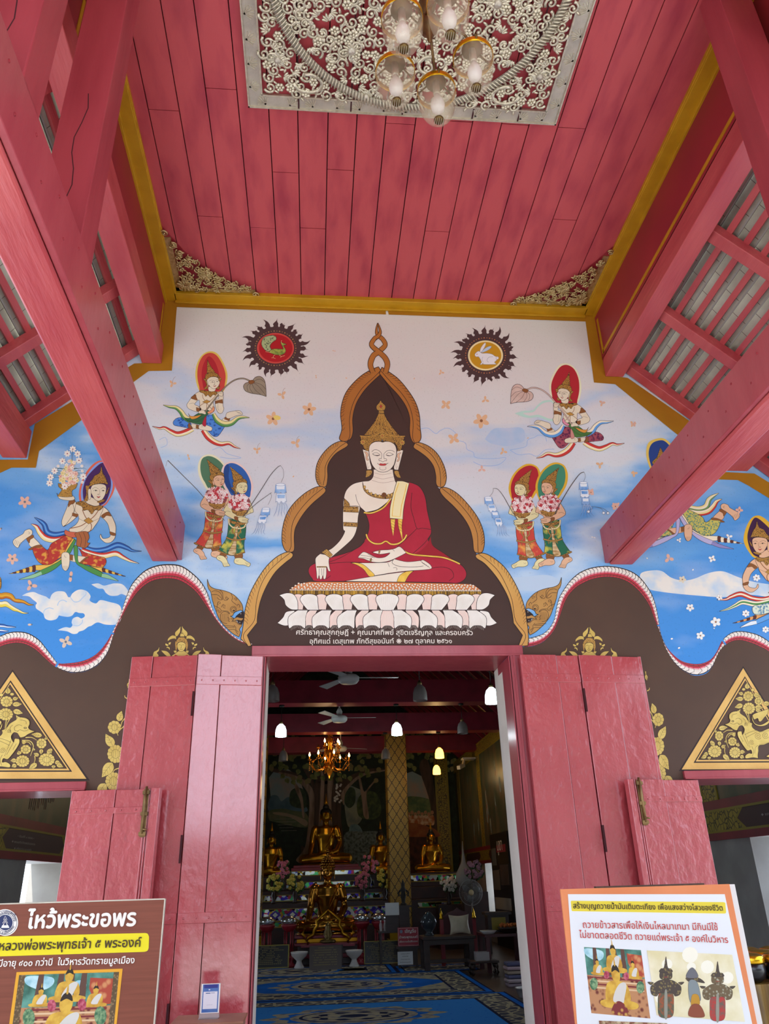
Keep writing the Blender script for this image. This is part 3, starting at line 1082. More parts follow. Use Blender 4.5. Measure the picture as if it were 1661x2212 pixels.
SN_W = pm('#f1ece4', '#e7ddd6', scale=14)
SN_P = pm('#e39aa4')
SN_R = pm('#c23247')
SN_B = pm('#8a4038')
for sky, brn, cross, lab in ((L_sky, L_brn, (375, 690), 'left'), (R_sky, R_brn, None, 'right')):
    P = Paint(0.004)
    n = 4

    def resamp(p, N):
        q = smooth(p, 8)
        d = [0]
        for a, b in zip(q[:-1], q[1:]):
            d.append(d[-1] + math.hypot(b[0] - a[0], b[1] - a[1]))
        out, j = [], 0
        for i in range(N):
            t = d[-1] * i / (N - 1)
            while j < len(d) - 2 and d[j + 1] < t:
                j += 1
            u = (t - d[j]) / (d[j + 1] - d[j] or 1)
            out.append((q[j][0] + (q[j + 1][0] - q[j][0]) * u, q[j][1] + (q[j + 1][1] - q[j][1]) * u))
        return out
    N = 220
    A0 = resamp(sky, N)
    B0 = smooth(brn, 10)
    Bq = []
    j = 0
    for i, (x, y) in enumerate(A0):       # nearest run of the brown edge, never stepping back
        best = min(range(j, min(j + 40, len(B0))), key=lambda k: (B0[k][0] - x) ** 2 + (B0[k][1] - y) ** 2)
        j = best
        Bq.append(B0[best])
    Bq = [((Bq[max(i - 1, 0)][0] + Bq[i][0] + Bq[min(i + 1, N - 1)][0]) / 3, (Bq[max(i - 1, 0)][1] + Bq[i][1] + Bq[min(i + 1, N - 1)][1]) / 3) for i in range(N)]
    cuts = []
    for i in range(N):
        x = A0[i][0]
        dip = (126 < x < 242) if lab == 'left' else (1424 < x < 1560)
        cuts.append(dip)

    def across(i, t):
        if cuts[i]:
            t = 1 - t
        return (A0[i][0] + (Bq[i][0] - A0[i][0]) * t, A0[i][1] + (Bq[i][1] - A0[i][1]) * t)
    i0 = 0
    runs = []
    for i in range(1, N + 1):
        if i == N or cuts[i] != cuts[i0]:
            runs.append((i0, min(i, N - 1)))
            i0 = i
    for (a, b) in runs:
        ids = list(range(a, b + (1 if b == N - 1 else 0)))
        if len(ids) < 3:
            continue
        for t0, t1, c in ((0.0, 1.0, INK), (0.08, 0.55, SN_W), (0.5, 0.68, SN_P), (0.62, 0.97, SN_R), (0.80, 0.88, SN_B)):
            P.strip([across(i, t0) for i in ids], [across(i, t1) for i in ids], c)
        P.stroke(INK, [across(i, 0.79) for i in ids], 0.6)
    rnd = random.Random(3)
    P.inc = 0.02
    for i in range(2, N - 2, 2):
        P.line(INK, [across(i, 0.06), across(min(i + 1, N - 1) if cuts[min(i + 1, N - 1)] == cuts[i] else i, 0.3), across(i, 0.97)], 1.3, 0.5, sm=False)
        for t in (0.22, 0.36, 0.45):
            a = across(i + 1, t)
            P.dot(INK, a[0] + rnd.uniform(-.8, .8), a[1] + rnd.uniform(-.8, .8), 0.5, n=6)
        for k in (0.35, 0.7):
            u, v = across(i, 0.45 + .1 * rnd.random()), across(i, 0.78)
            P.line(SN_R, [(u[0] + k * 3, u[1]), (v[0] + k * 3, v[1])], 0.35, 0.8, sm=False)
    P.build('serpent_border_paint', 'pink and white wavy serpent body, %s' % lab)

# ------------------------------------------------------------------ painted clouds
P = Paint(0.0025)
fJ = (0, 1200, 200 / 1661)
P.F(fJ)
P.fill(P_CLOUD, "395,722c 480,675 600,655 690,690 760,715 830,740 870,770 895,780c 930,700 1000,650 1090,640 1170,660 1220,745c 1260,745 1300,680 1390,620 1480,612 1570,650 1625,730 1610,810 1720,860 1800,800 1950,830 2150,900 2180,1100 2100,1230 1900,1240 1750,1200 1640,1260 1580,1280 1500,1340 1420,1365 1380,1400 1300,1405 1200,1360 1035,1340c 1120,1300 1190,1285 1260,1295 1300,1250 1285,1200 1310,1130 1390,1100 1460,1130 1520,1090 1500,1040 1420,1030 1350,1015 1290,1080 1200,1100 1055,1075c 1010,1140 900,1165 810,1130 780,1050 720,1000 650,950 640,890 660,850 590,790 520,735")
for s in ("1260,745 1330,830 1420,820 1480,760 1540,700 1540,650", "1030,900 1060,830 1130,800 1200,830", "780,1050 800,980 880,940 960,960", "1310,1250 1400,1260 1470,1210 1480,1150"):
    P.line(pm('#a9cbe9'), s, 1.6)
P.fill(P_CLOUD, "1640,520c 1760,500 1860,540 1960,520 2060,500 2200,520 2300,640 2280,720 2180,690 2100,720 1980,720 1900,670 1850,600 1760,590")
P.F((0, 0, 1))
P.fill(P_CLOUD, "1385,1238 1410,1232 1430,1234 1450,1248 1475,1254 1500,1250 1530,1238 1560,1234 1590,1245 1620,1255 1661,1262 1740,1270 1740,1300 1661,1290 1620,1285 1560,1290 1500,1286 1440,1280 1400,1272 1384,1255")
CLD = pm('#8fb4e0')
P.F((840, 640, 560 / 1661))
for s in ("205,850 250,845 300,880 330,860 380,845 430,880 440,920 490,940 500,980 540,1000 550,1030 600,1040 680,1040 750,1035 700,1080 600,1085 540,1060", "775,985 830,975 880,960 890,920 930,905 960,890 1000,900 1010,930", "775,985 830,1015 900,1010 950,1025 1000,985 1060,980"):
    P.line(CLD, s, 1.0)
MINT = pm('#b8dccf')
P.fill(MINT, "805,750c 860,735 920,730 950,700 990,670 1050,670 1080,720 1080,790 1030,800 960,775 900,780 850,770")
P.fill(pm('#d9d2d2'), "860,748 925,742 960,705 1000,682 1050,685 1065,770 1030,785 960,760 900,765")
P.fill(pm('#a8c3e0', '#c2cade', scale=4), "615,915c 670,850 760,845 840,840 870,870 860,930 760,960 660,945")
P.F((300, 640, 560 / 1661))
for s in ("470,985 520,970 560,1005 600,1020 655,1035 590,1040 520,1030", "130,920 170,905 180,950 140,970"):
    P.line(CLD, s, 0.9)
P.F((1120, 1240, 110 / 1521))
P.fill(pm('#b9cfe6'), "-250,120 0,100 400,60 650,30 900,40 1130,130 1300,310 1200,420 900,500 400,500 0,480 -250,420")
P.build('cloud_paint', 'white painted clouds with curled edges')

# ------------------------------------------------------------------ scattered painted blossoms
P = Paint(0.0028)
PO, PY, PW, PPK = pm('#e0b58c'), pm('#e6cf6e'), pm('#eef0ee'), pm('#dfb3a0')
PC = pm('#8a5a3a')
f = (300, 640, 560 / 1661)
for (x, y, r, c, n) in [(860, 785, 48, PO, 5), (1090, 725, 46, PO, 5), (1008, 940, 34, PO, 3), (918, 632, 30, PO, 3), (757, 985, 26, PO, 3), (215, 560, 26, PO, 3), (318, 1030, 20, PO, 2), (985, 1160, 14, PO, 1), (1335, 527, 12, PO, 1), (1250, 350, 10, PO, 2), (1135, 515, 12, PO, 2)]:
    P.F(f).flower(c, x, y, r, n, PC if n > 4 else None, 0.6 + x, 0.9, 0)
    if n == 3:
        P.line(PC, [(x, y), (x + 6, y - 30), (x + 20, y - 45)], 0.5)
P.F(f).dot(PY, 885, 778, 24, 15, rot=.2)
f = (840, 640, 560 / 1661)
for (x, y, r, c, n) in [(592, 798, 52, PO, 5), (365, 695, 36, PO, 4), (415, 912, 40, PO, 4), (733, 995, 26, PO, 3), (595, 1108, 26, PPK, 3), (335, 488, 20, PO, 3), (618, 664, 26, PO, 3), (165, 522, 12, PO, 1), (885, 912, 12, PO, 1), (1365, 685, 22, PO, 3), (1350, 1080, 26, PO, 3), (1570, 1138, 22, PO, 3), (1562, 818, 22, PO, 3), (1290, 1255, 28, PPK, 4), (1455, 1345, 30, PPK, 4), (1310, 1545, 14, PW, 2)]:
    P.F(f).flower(c, x, y, r, n, PC if n > 4 else None, 0.3 + x, 0.9, 0)
f = (0, 1200, 200 / 1661)
for (x, y, r, n, a) in [(222, 60, 110, 5, 0.3), (560, 540, 110, 3, 2.2), (1270, 380, 100, 2, 1.7), (570, 1240, 70, 1, 3.1), (1180, 1550, 120, 4, 0.4)]:
    P.F(f).flower(PPK if y < 700 else pm('#d9c3b0'), x, y, r, n, pm('#6a7684'), a, 0.9, 0)
f = (0, 940, 340 / 1661)
for (x, y, r, n, a) in [(262, 705, 70, 5, 0.3), (15, 985, 50, 1, 2.6)]:
    P.F(f).flower(PPK, x, y, r, n, pm('#6a7684'), a, 0.9, 0)
for (x, y, r, n, c) in [(580, 1285, 34, 3, PPK), (875, 1287, 26, 4, PW), (672, 1428, 26, 5, pm('#dcd3bc')), (725, 1620, 28, 5, PW), (900, 1718, 36, 5, PW), (795, 1812, 30, 5, PW), (925, 1550, 22, 5, PW), (1105, 1660, 26, 6, PW), (1240, 1770, 24, 6, PW), (1178, 1417, 26, 6, PW), (990, 1137, 24, 3, PW), (650, 1160, 18, 3, PW), (1060, 955, 26, 4, PPK), (437, 1288, 14, 1, PW), (740, 1368, 14, 1, PW), (590, 1835, 18, 1, PW), (640, 1900, 18, 1, PW), (215, 930, 26, 4, PPK), (345, 705, 22, 3, PO), (108, 645, 24, 3, PO), (125, 222, 18, 3, PPK), (340, 368, 20, 3, PPK), (48, 835, 20, 4, PPK), (895, 1762, 12, 1, PW), (770, 875, 12, 1, PPK)]:
    P.F(fD).flower(c, x, y, r, n, pm('#9a6a4a') if n > 3 else None, 0.4 + x, 0.9, 0.3 if c is PW else 0, 0.5, pm('#7d8aa0'))
P.build('blossom_paint', 'small falling orange and white blossoms')

# ------------------------------------------------------------------ the arch with gold lobes
fB = (300, 640, 560 / 1661)
fC = (840, 640, 560 / 1661)
f8 = (520, 820, 620 / 1661)
P = Paint(0.005)
arch = conv(fB, "1550,480 1440,600 1385,690 1368,780 1366,900 1320,940 1270,985 1215,1060 1200,1140 1195,1225 1130,1270 1080,1320 1010,1420 985,1500 985,1620")
arch += conv(f8, "290,1010 215,1060 150,1130 105,1220 85,1310 80,1410 25,1480 62,1560")
archR = conv(fC, "-55,480 40,600 110,700 140,780 150,900 170,950 230,1000 290,1080 305,1150 315,1225 390,1290 480,1400 530,1490 555,1580 560,1650")
archR += conv(f8, "1365,1020 1440,1070 1500,1135 1545,1210 1575,1290 1590,1400 1640,1480 1622,1560")
full = [(a, b, False) for a, b in arch] + [(a, b, False) for a, b in archR[::-1]]
xz = P.to_xz([(a, b) for a, b, _ in full])
xz = [(x, max(z, 3.084)) for x, z in xz]
P.face(xz, P_ARCH)


def lobe(fr, s, inner, ticks, gold):
    P.F(fr)
    P.fill(gold, s, 1.5)
    P.line(INK, inner, 1.1)
    q = CR(P.pts(ticks[0]), False, 8)
    sg = ticks[1]
    for i in range(1, len(q) - 1, 2 if len(q) > 30 else 1):
        dx, dy = q[i + 1][0] - q[i - 1][0], q[i + 1][1] - q[i - 1][1]
        l = math.hypot(dx, dy) or 1
        nx, ny = -dy / l * sg, dx / l * sg
        P.line(INK, [q[i], (q[i][0] + nx * 14 + dx / l * 8, q[i][1] + ny * 14 + dy / l * 8), (q[i][0] + nx * 22 + dx / l * 20, q[i][1] + ny * 22 + dy / l * 20)], 0.9, 0.5)


GT, GM, GL = pm('#b5742f', '#a8682a', scale=2, bump=.2, bscale=70, rough=.5), pm('#bf8640', '#b27a38', scale=2, bump=.2, bscale=70, rough=.5), pm('#d3a356', '#c9954a', scale=2, bump=.2, bscale=70, rough=.5)
lobe(fB, "1340,925 1310,930 1284,912 1300,850 1292,760 1300,690 1325,620 1370,560 1430,505 1490,470 1535,452c 1560,492c 1500,545 1440,610 1392,690 1370,780 1372,860 1362,905", "1335,928 1352,890 1350,780 1375,680 1430,590 1500,525 1545,480", ("1300,870 1293,760 1303,690 1328,620 1372,560 1432,507 1490,472", 1), GT)
lobe(fB, "1338,945 1310,930 1270,935 1220,965 1170,1020 1140,1080 1132,1150 1145,1200 1170,1222 1200,1215 1210,1160 1212,1080 1260,1010 1330,965", "1325,940 1280,970 1225,1030 1195,1090 1192,1150 1180,1212", ("1280,934 1222,964 1172,1020 1142,1080 1134,1150 1146,1200", -1), GM)
lobe(fB, "1196,1238 1175,1220 1130,1225 1060,1265 990,1330 945,1400 920,1490 917,1570 935,1625 965,1640 995,1625 995,1540 1005,1480 1050,1400 1110,1330 1185,1265", "1180,1230 1110,1285 1040,1360 990,1440 975,1520 975,1600 960,1635", ("1150,1224 1062,1265 992,1330 947,1400 922,1490 919,1570", -1), GM)
lobe(f8, "300,1008 270,998 210,1025 150,1080 100,1150 55,1235 28,1320 18,1390 10,1450 0,1500c 45,1545c 62,1540c 38,1480c 95,1408c 98,1360 115,1280 150,1195 200,1115 258,1060 296,1030", "285,1004 220,1055 160,1115 115,1195 90,1290 78,1395 15,1478 42,1542", ("240,1008 150,1081 102,1150 57,1235 30,1320 20,1400", -1), GL)
lobe(fC, "160,940 190,935 206,905 200,840 195,760 170,680 120,600 60,530 0,485 -45,455c -62,495c 0,570 60,635 108,705 133,780 132,860 140,910", "165,938 152,905 155,830 150,770 125,690 75,615 10,548 -50,480", ("202,870 195,760 170,680 120,600 60,530 0,485", -1), GT)
lobe(fC, "158,958 175,938 210,942 260,965 310,1010 350,1080 368,1150 362,1200 345,1222 318,1222 302,1200 300,1150 285,1090 250,1040 200,1000 162,975", "172,945 225,975 280,1025 320,1095 330,1160 330,1220", ("215,945 262,966 312,1012 352,1082 369,1152", 1), GM)
lobe(fC, "325,1242 345,1225 390,1235 450,1275 520,1350 575,1430 605,1510 612,1580 600,1635 575,1645 545,1632 536,1560 518,1490 478,1420 418,1350 350,1285", "340,1232 400,1280 470,1350 530,1430 565,1520 570,1600 572,1642", ("390,1235 452,1276 522,1352 577,1432 607,1512 613,1580", 1), GM)
lobe(f8, "1362,1015 1400,1005 1450,1025 1520,1080 1570,1150 1615,1240 1645,1330 1655,1400 1661,1440 1665,1500c 1661,1540c 1605,1545c 1630,1480c 1578,1410c 1570,1350 1550,1270 1510,1190 1465,1125 1410,1065 1365,1035", "1375,1010 1430,1050 1490,1110 1535,1190 1570,1280 1590,1395 1648,1478 1622,1545", ("1440,1020 1522,1081 1572,1150 1617,1240 1647,1330 1657,1400", 1), GL)
# twisted finial
P.F(fB)
for s in ("1500,490 1483,440 1500,385 1550,345 1578,312 1560,275 1530,250 1522,220 1530,172", "1580,490 1592,435 1572,390 1520,345 1490,312 1505,278 1538,250 1545,220 1530,172"):
    P.band(s, [30, 34, 32, 28, 26, 18, 4], [GT, GT], 1.1)
P.band("1520,345 1490,312 1505,278 1520,262", [29, 27, 24], [GT], 1.1)
P.band("1500,490 1483,440 1500,385 1525,365", [30, 34, 33], [GT], 1.1)
P.build('arch_paint', 'dark pointed arch with gold lobed edge and twisted tip')

# ------------------------------------------------------------------ seated figure under the arch
P = Paint(0.009)
P.F(f8)
fI = (640, 1180, 400 / 1661)
fH = (740, 840, 180 / 1661)
OR, CUD = pm('#cf6f4c'), pm('#f0e2d0')
# robe and legs
P.fill(P_RED, "713,770c 770,770 830,738 880,680 905,602c 960,592 1020,610 1050,640 1070,690 1080,760 1100,850 1102,890 1085,930 1115,965 1180,1010 1250,1055 1288,1085 1306,1120 1296,1155 1255,1178 1180,1176 900,1170 600,1168 440,1168 412,1150 392,1115 402,1080 450,1055 520,1030 620,1000 690,965 716,930 736,890 742,840 728,790", 1.3)
P.fill(P_REDD, "1100,905c 1110,960 1180,1010 1250,1060c 1180,1040 1080,1030 990,1015c 1040,990 1080,950")
# arm, chest, neck
P.fill(P_BSKIN, "600,670 592,740 592,860 602,880 575,930 530,975 492,995c 520,1032c 600,965 650,915 672,860 680,790 690,735 680,680 640,650", 0.9)
P.fill(P_BSKIN, "705,590 650,605 612,640 597,690 610,730 680,733 722,768c 790,752 850,708 880,680 905,600c 895,590 885,555 880,520c 768,520c 766,560 745,585", 0.9)
P.line(INK, "665,665 672,700 692,738", 0.8)
P.line(INK, "720,768 700,750 685,725", 0.8)
for s in ("772,540 820,550 872,541", "765,560 820,575 885,562", "757,582 820,598 893,585"):
    P.line(pm('#a08070'), s, 0.6)
P.fill(P_ORN, "705,592c 718,630 755,660 820,670 868,662 888,648c 880,682 825,690 755,675 713,640", 0.9)
P.rosette(P_STRAP, 829, 668, 14, 1.0, 8)
for i, (x, y) in enumerate([(717, 622), (733, 645), (755, 660), (780, 669), (803, 674), (855, 671), (873, 666)]):
    P.dot(pm('#d0a95c'), x, y, 7, 9, 0.5, 8)
# scarf
P.fill(P_CREAM, "903,588c 938,588 975,600c 955,680 942,750 938,810c 862,803c 864,740 885,650", 1.1)
P.line(P_YEL, "915,598 893,660 880,740 876,790 922,794 930,730 948,660 960,606", 1.7, sm=False)
for (a, b) in ((880, 905), (922, 937)):
    P.fill(P_YEL, [(a - 14, 808), (a + 14, 808), (a + 10, 850), (a + 2 if a < 900 else b, b + 2), (a - 10, 850)], 0.7, sm=False)
    for k in range(4):
        P.line(INK, [(a - 12, 815 + k * 17), (a + 12, 828 + k * 17)], 0.5, sm=False)
# fold lines and gold hems
for s in ("990,655 985,740 1000,800 1020,862 1050,860 1100,868", "1020,862 960,920 905,968", "1098,900 1060,950 990,1012", "500,1060 580,1030 690,965", "505,1065 600,1058 700,1058", "1090,1095 1160,1085 1215,1100 1232,1140 1205,1165", "470,1160 500,1150 520,1135", "690,965 720,935"):
    P.line(INK, s, 0.9)
for s in ("712,770 760,772 825,742 868,690", "726,895 738,925 770,948 810,950 840,936 870,953 910,950 945,925 960,898", "908,970 940,990 990,1012 1090,1022 1170,1030 1230,1050 1268,1068"):
    P.line(INK, s, 4.2)
    P.line(P_YEL, s, 2.9)
# shin and soles
P.F(fI)
P.fill(P_BSKIN, "490,150c 620,150 760,148 830,140 880,115c 990,140 1110,130 1140,125 1200,165 1212,200 1150,212 1000,222 850,240 700,266c 655,215 590,170", 0.9)
P.fill(P_BSKIN, "425,315c 600,285 850,245 1050,222c 1005,260 968,322c 700,318", 0.9)
P.fill(P_YEL, "487,150c 535,148 600,165 660,215 702,262 652,270 605,210 545,170", 0.8)
P.fill(P_YEL, "1052,222c 1010,260 975,322c 902,320c 925,265 985,228", 0.8)
P.line(INK, "872,118 860,150 900,175 960,185 1060,187 1140,178", 0.9)
for k in range(5):
    P.line(INK, [(1110 + k * 17, 128 + k * 12), (1140 + k * 14, 160 + k * 9)], 0.7, sm=False)
P.line(INK, "870,195 890,192 905,205 895,215", 0.7)
P.line(INK, "820,150 835,185", 0.7)
# hand in the lap
P.fill(P_BSKIN, "985,60c 930,5 880,22 830,32 760,36 700,48 690,58 750,72 805,66 840,62 800,95 750,105 705,98 650,68 605,52 575,72 555,103 600,112 640,128 690,143 760,146 840,130 925,92", 0.9)
for s in ("575,80 640,90 705,105", "560,100 630,108 690,125", "690,57 668,50", "640,70 690,100", "860,25 880,45"):
    P.line(INK, s, 0.7)
P.dot(P_ORN, 745, 48, 7, 20, 0.6, rot=.2)
P.dot(P_ORN, 668, 125, 7, 20, 0.6, rot=.2)
# earth-touching hand
P.fill(P_BSKIN, "172,150 175,105 215,68c 305,85c 292,130 298,190 306,222 288,222 272,185 270,250 262,290 245,294 238,262 228,293 212,295 204,262 196,292 185,285 180,230", 0.9)
for s in ("187,190 225,184 268,190", "205,200 204,262", "226,200 230,262", "248,200 244,262"):
    P.line(INK, s, 0.7)
for i in range(6):
    P.dot(P_ORN, 190 + i * 15, 186, 7, 6, 0.5)
# ornaments on the arm
P.F(f8)
for s in ("594,735 680,737 682,770 594,766", "594,826 676,830 676,853 595,848"):
    P.fill(P_ORN, s, 0.8, sm=False)
P.line(pm('#d0a95c'), "594,752 682,755", 1.0, sm=False)
P.fill(P_ORN, "598,688c 626,715 630,737c 596,735c", 0.8)
P.fill(P_ORN, "498,980 468,1000 515,1032 532,1015", 0.8, sm=False)
for k in range(3):
    P.line(pm('#d0a95c'), [(492 - k * 8, 984 + k * 6), (528 - k * 5, 1016 + k * 6)], 0.8, sm=False)
# head
P.F(fH)
for s in ("398,1205c 450,1225 520,1240c 545,1450 575,1560 565,1610c 490,1610c", "1208,1228c 1150,1222 1085,1240c 1060,1430 1020,1560 1035,1615c 1108,1620c"):
    P.fill(P_BSKIN, s, 0.8)
for s in ("435,1255 490,1270 515,1330 490,1370 520,1420 480,1425 460,1370 465,1310", "1165,1275 1105,1290 1085,1350 1110,1390 1080,1450 1120,1440 1140,1380 1130,1320"):
    P.fill(P_SKINP, s, 0.6)
for s in ("505,1475 495,1530 510,1590 528,1530", "1075,1490 1060,1540 1075,1600 1090,1540"):
    P.line(pm('#a08070'), s, 0.5)
for s in ("480,1630 575,1630 580,1690 520,1750 450,1770c 470,1700", "1035,1640 1110,1640 1130,1700 1165,1775c 1100,1770 1040,1700"):
    P.fill(P_ORNF, s, 0.6)
P.fill(P_ORN, "345,940c 480,945 650,925 790,865c 930,925 1080,945 1245,945c 1200,1060 1165,1220 1090,1240c 1070,1120 900,1050 800,1055 620,1060 545,1150 520,1240c 430,1200", 0.9)
P.fill(P_ORN, "420,930c 560,760 650,630 715,490c 825,490c 890,620 1010,790 1140,940c 930,925 790,860c 650,920", 0.9)
for (a, b) in ((745, 680), (775, 790), (805, 900), (725, 540), (825, 1030)):
    P.line(pm('#c79a48'), [(770 + (a - 770) * .7, 500), (b, 915 if abs(b - 790) > 130 else 860)], 0.8, sm=False)
P.line(pm('#c79a48'), "345,940 480,948 650,925 790,868 930,925 1080,945 1245,948", 1.4)
P.fill(P_ORNF, "722,440 820,440 825,488 718,488", 0.7, sm=False)
P.line(pm('#c79a48'), "720,465 824,465", 0.9, sm=False)
P.fill(P_ORNF, "758,228c 800,290 850,340 850,395 815,435 710,435 675,395 678,340 725,285", 0.8)
P.fill(P_LIP, "762,320c 785,350 762,385 742,350", 0.5)
for (x, y) in ((790, 940), (405, 1065), (1185, 1075)):
    P.flower(pm('#c79a48'), x, y, 58, 8, P_LIP, 0.2, 1, 0.4)
P.fill(P_BSKIN, "528,1180 560,1110 640,1062 740,1055 800,1068 860,1052 950,1062 1030,1110 1068,1190 1072,1300 1050,1420 1020,1520 950,1610 870,1655 800,1665 720,1650 640,1590 580,1500 545,1380 528,1280", 0.9)
P.dot(pm('#5a6070'), 792, 1035, 18, 16, 0.5)
for s, w in (("580,1260 630,1220 700,1225 755,1265 778,1310 770,1400", .8), ("1035,1265 980,1232 900,1235 850,1270 822,1310 828,1400", .8), ("590,1305 640,1280 700,1285 745,1320", .7), ("862,1320 905,1280 960,1285 1015,1312", .7), ("600,1305 650,1330 745,1325", 1.0), ("865,1325 930,1340 1012,1310", 1.0), ("770,1400 740,1395 720,1415 735,1440 765,1440 800,1458 840,1440 870,1440 878,1415 860,1395 828,1400", .8), ("695,1482 720,1510 790,1500 860,1505 908,1482", .9), ("745,1560 740,1600 800,1625 862,1600 860,1560", .6)):
    P.line(INK, s, w)
P.fill(P_LIP, "722,1508c 760,1490 800,1502 840,1492 880,1505c 850,1530 800,1535 745,1530", 0.4)
for x in (690, 925):
    P.line(INK, [(x - 35, 1328), (x, 1338), (x + 40, 1330)], 1.8, 0.6)
P.build('seated_figure_paint', 'pale seated figure in a red robe with a tall gold crown')

# cushion and lotus seat
P = Paint(0.0075)
P.F(f8)
FR = pm('#c89a32', '#5c4218', scale=120, stretch=(1, 1, 0.02), lo=.4, hi=.6)
P.fill(pm('#d9824a'), "400,1170c 850,1172 1305,1182c 1350,1190 1393,1222c 1200,1225 840,1218 285,1217c 330,1185", 1.0)
P.fill(FR, "283,1217c 840,1218 1393,1222c 1392,1250c 840,1248 278,1246c", 0.9)
P.inc = 0.05
for r in range(3):
    for i in range(64 - r * 2):
        x = 335 + r * -18 + i * (1010 + r * 34) / (63 - r * 2)
        y = 1181 + r * 13 + (x - 335) * 0.009 + (3 if i % 2 else -1)
        P.dot(CUD, x, y, 6.4, 5.2, 0.35, 8)
for i in range(112):
    x = 287 + i * 9.9
    P.dot(CUD, x, 1217 + (x - 287) * 0.005, 4.4, 4.4, 0.4, 7)
    if i % 2 == 0:
        P.line(INK, [(x + 4, 1222), (x + 4, 1247)], 0.45, sm=False)
P.inc = 1.0
P.F(fI)


def petal(xt, wt, xb, wb, y0, y1, c, seed=0):
    s = [(xb - wb / 2, y1, True), (xt - wt * .5 - 2, (y0 + y1) / 2 - 8), (xt - wt * .48, y0 + 22), (xt - wt * .2, y0 + 1), (xt + wt * .2, y0 + 1), (xt + wt * .48, y0 + 22), (xt + wt * .5 + 2, (y0 + y1) / 2 - 8), (xb + wb / 2, y1, True)]
    P.fill(c, s, 1.1)
    for k in range(9):
        u = (k - 4) / 4.6
        P.line(pm('#cfc7bd'), [(xt + u * wt * .42, y0 + 18 + 26 * abs(u)), (xt + (xb - xt) * .5 + u * wt * .4, (y0 + y1) / 2), (xb + u * wb * .42, y1 - 8)], 0.35)


for sg in (-1, 1):
    for d in (135, 362, 592, 800):
        petal(815 + sg * d, 108, 815 + sg * (d - 8), 70, 430, 570, P_PINKP)
for sg in (-1, 1):
    P.fill(P_WHITE, [(815 + sg * 800, 570, True), (815 + sg * 860, 568), (815 + sg * 910, 530), (815 + sg * 925, 480), (815 + sg * 968, 440, True), (815 + sg * 900, 420), (815 + sg * 840, 432), (815 + sg * 805, 490)], 1.1)
    for d in (700, 475, 250):
        petal(815 + sg * d, 150, 815 + sg * (d - 36), 100, 430, 573, P_WHITE)
petal(815, 196, 815, 110, 428, 577, P_WHITE)
for sg in (-1, 1):
    for d in (235, 470, 700):
        petal(815 + sg * d, 92, 815 + sg * (d - 40), 70, 712, 576, P_PINKP)
petal(818, 125, 818, 84, 716, 578, P_PINKP)
for sg in (-1, 1):
    P.fill(P_WHITE, [(815 + sg * 830, 578, True), (815 + sg * 905, 590), (815 + sg * 935, 640), (815 + sg * 985, 690, True), (815 + sg * 920, 715), (815 + sg * 860, 700), (815 + sg * 835, 650)], 1.1)
    for d in (800, 585, 360, 128):
        petal(815 + sg * (d + 8), 150, 815 + sg * (d - 44), 92, 714, 575, P_WHITE)
P.build('lotus_seat_paint', 'white lotus petals under an orange dotted cushion')


# ------------------------------------------------------------------ lettering
def text_mesh(body, size=1.0):
    c = bpy.data.curves.new('lettering', 'FONT')
    c.body = body
    c.size = size
    c.resolution_u = 3
    o = bpy.data.objects.new('lettering', c)
    COL.objects.link(o)
    dg = bpy.context.evaluated_depsgraph_get()
    dg.update()
    me = bpy.data.meshes.new_from_object(o.evaluated_get(dg))
    bpy.data.objects.remove(o)
    bpy.data.curves.remove(c)
    return me


def lettering(name, body, mt, parent, place, width, bold=0.0, align='C', label=None, height=None):
    """text as flat mesh; place(u, v) gives the world point for u (0..width along the line) and v (height over the baseline); width in metres"""
    me = text_mesh(body)
    xs = [v.co.x for v in me.vertices]
    if not xs:
        return None
    x0, x1 = min(xs), max(xs)
    k = width / (x1 - x0)
    kz = k if height is None else height
    copies = [(0, 0)] + ([(bold, 0), (-bold, 0), (0, bold), (0, -bold)] if bold else [])
    vs, fs = [], []
    for ci, (dx, dy) in enumerate(copies):
        n = len(vs)
        vs += [place((v.co.x - x0) * k + dx * k, v.co.y * kz + dy * kz, ci) for v in me.vertices]
        fs += [[n + i for i in p.vertices] for p in me.polygons]
    bpy.data.meshes.remove(me)
    q = MB()
    q.add(vs, fs, mt)
    o = q.build(name, parent=parent, fix=False)
    if label:
        o['label'] = label
    return o


def wall_text(body, a, b, mt, bold=0.012, lab=None):
    pa, pb = onY(a[0], a[1]), onY(b[0], b[1])
    d = (pb - pa)
    w = d.length
    d.normalize()
    u = Vector((-d.z, 0, d.x))
    lettering('lettering_paint', body, mt, WALL, lambda s, v, ci: pa + d * s + u * v + Vector((0, -0.003 - ci * 0.0001, 0)), w, bold, label=lab)


P_LET = pm('#efe9df')
wall_text('ศรัทธาคุณสุกฤษฎิ์ + คุณมาศทิพย์ สุขิตเจริญกุล และครอบครัว', (640, 1371), (1021, 1372), P_LET, lab='upper line of white Thai writing')
wall_text('อุทิศแด่ เดสุเทพ ภักดีสุขอนันท์ ❋ ๒๗ ตุลาคม ๒๕๖๑', (669, 1390.5), (976, 1389.5), P_LET, lab='lower line of white Thai writing')
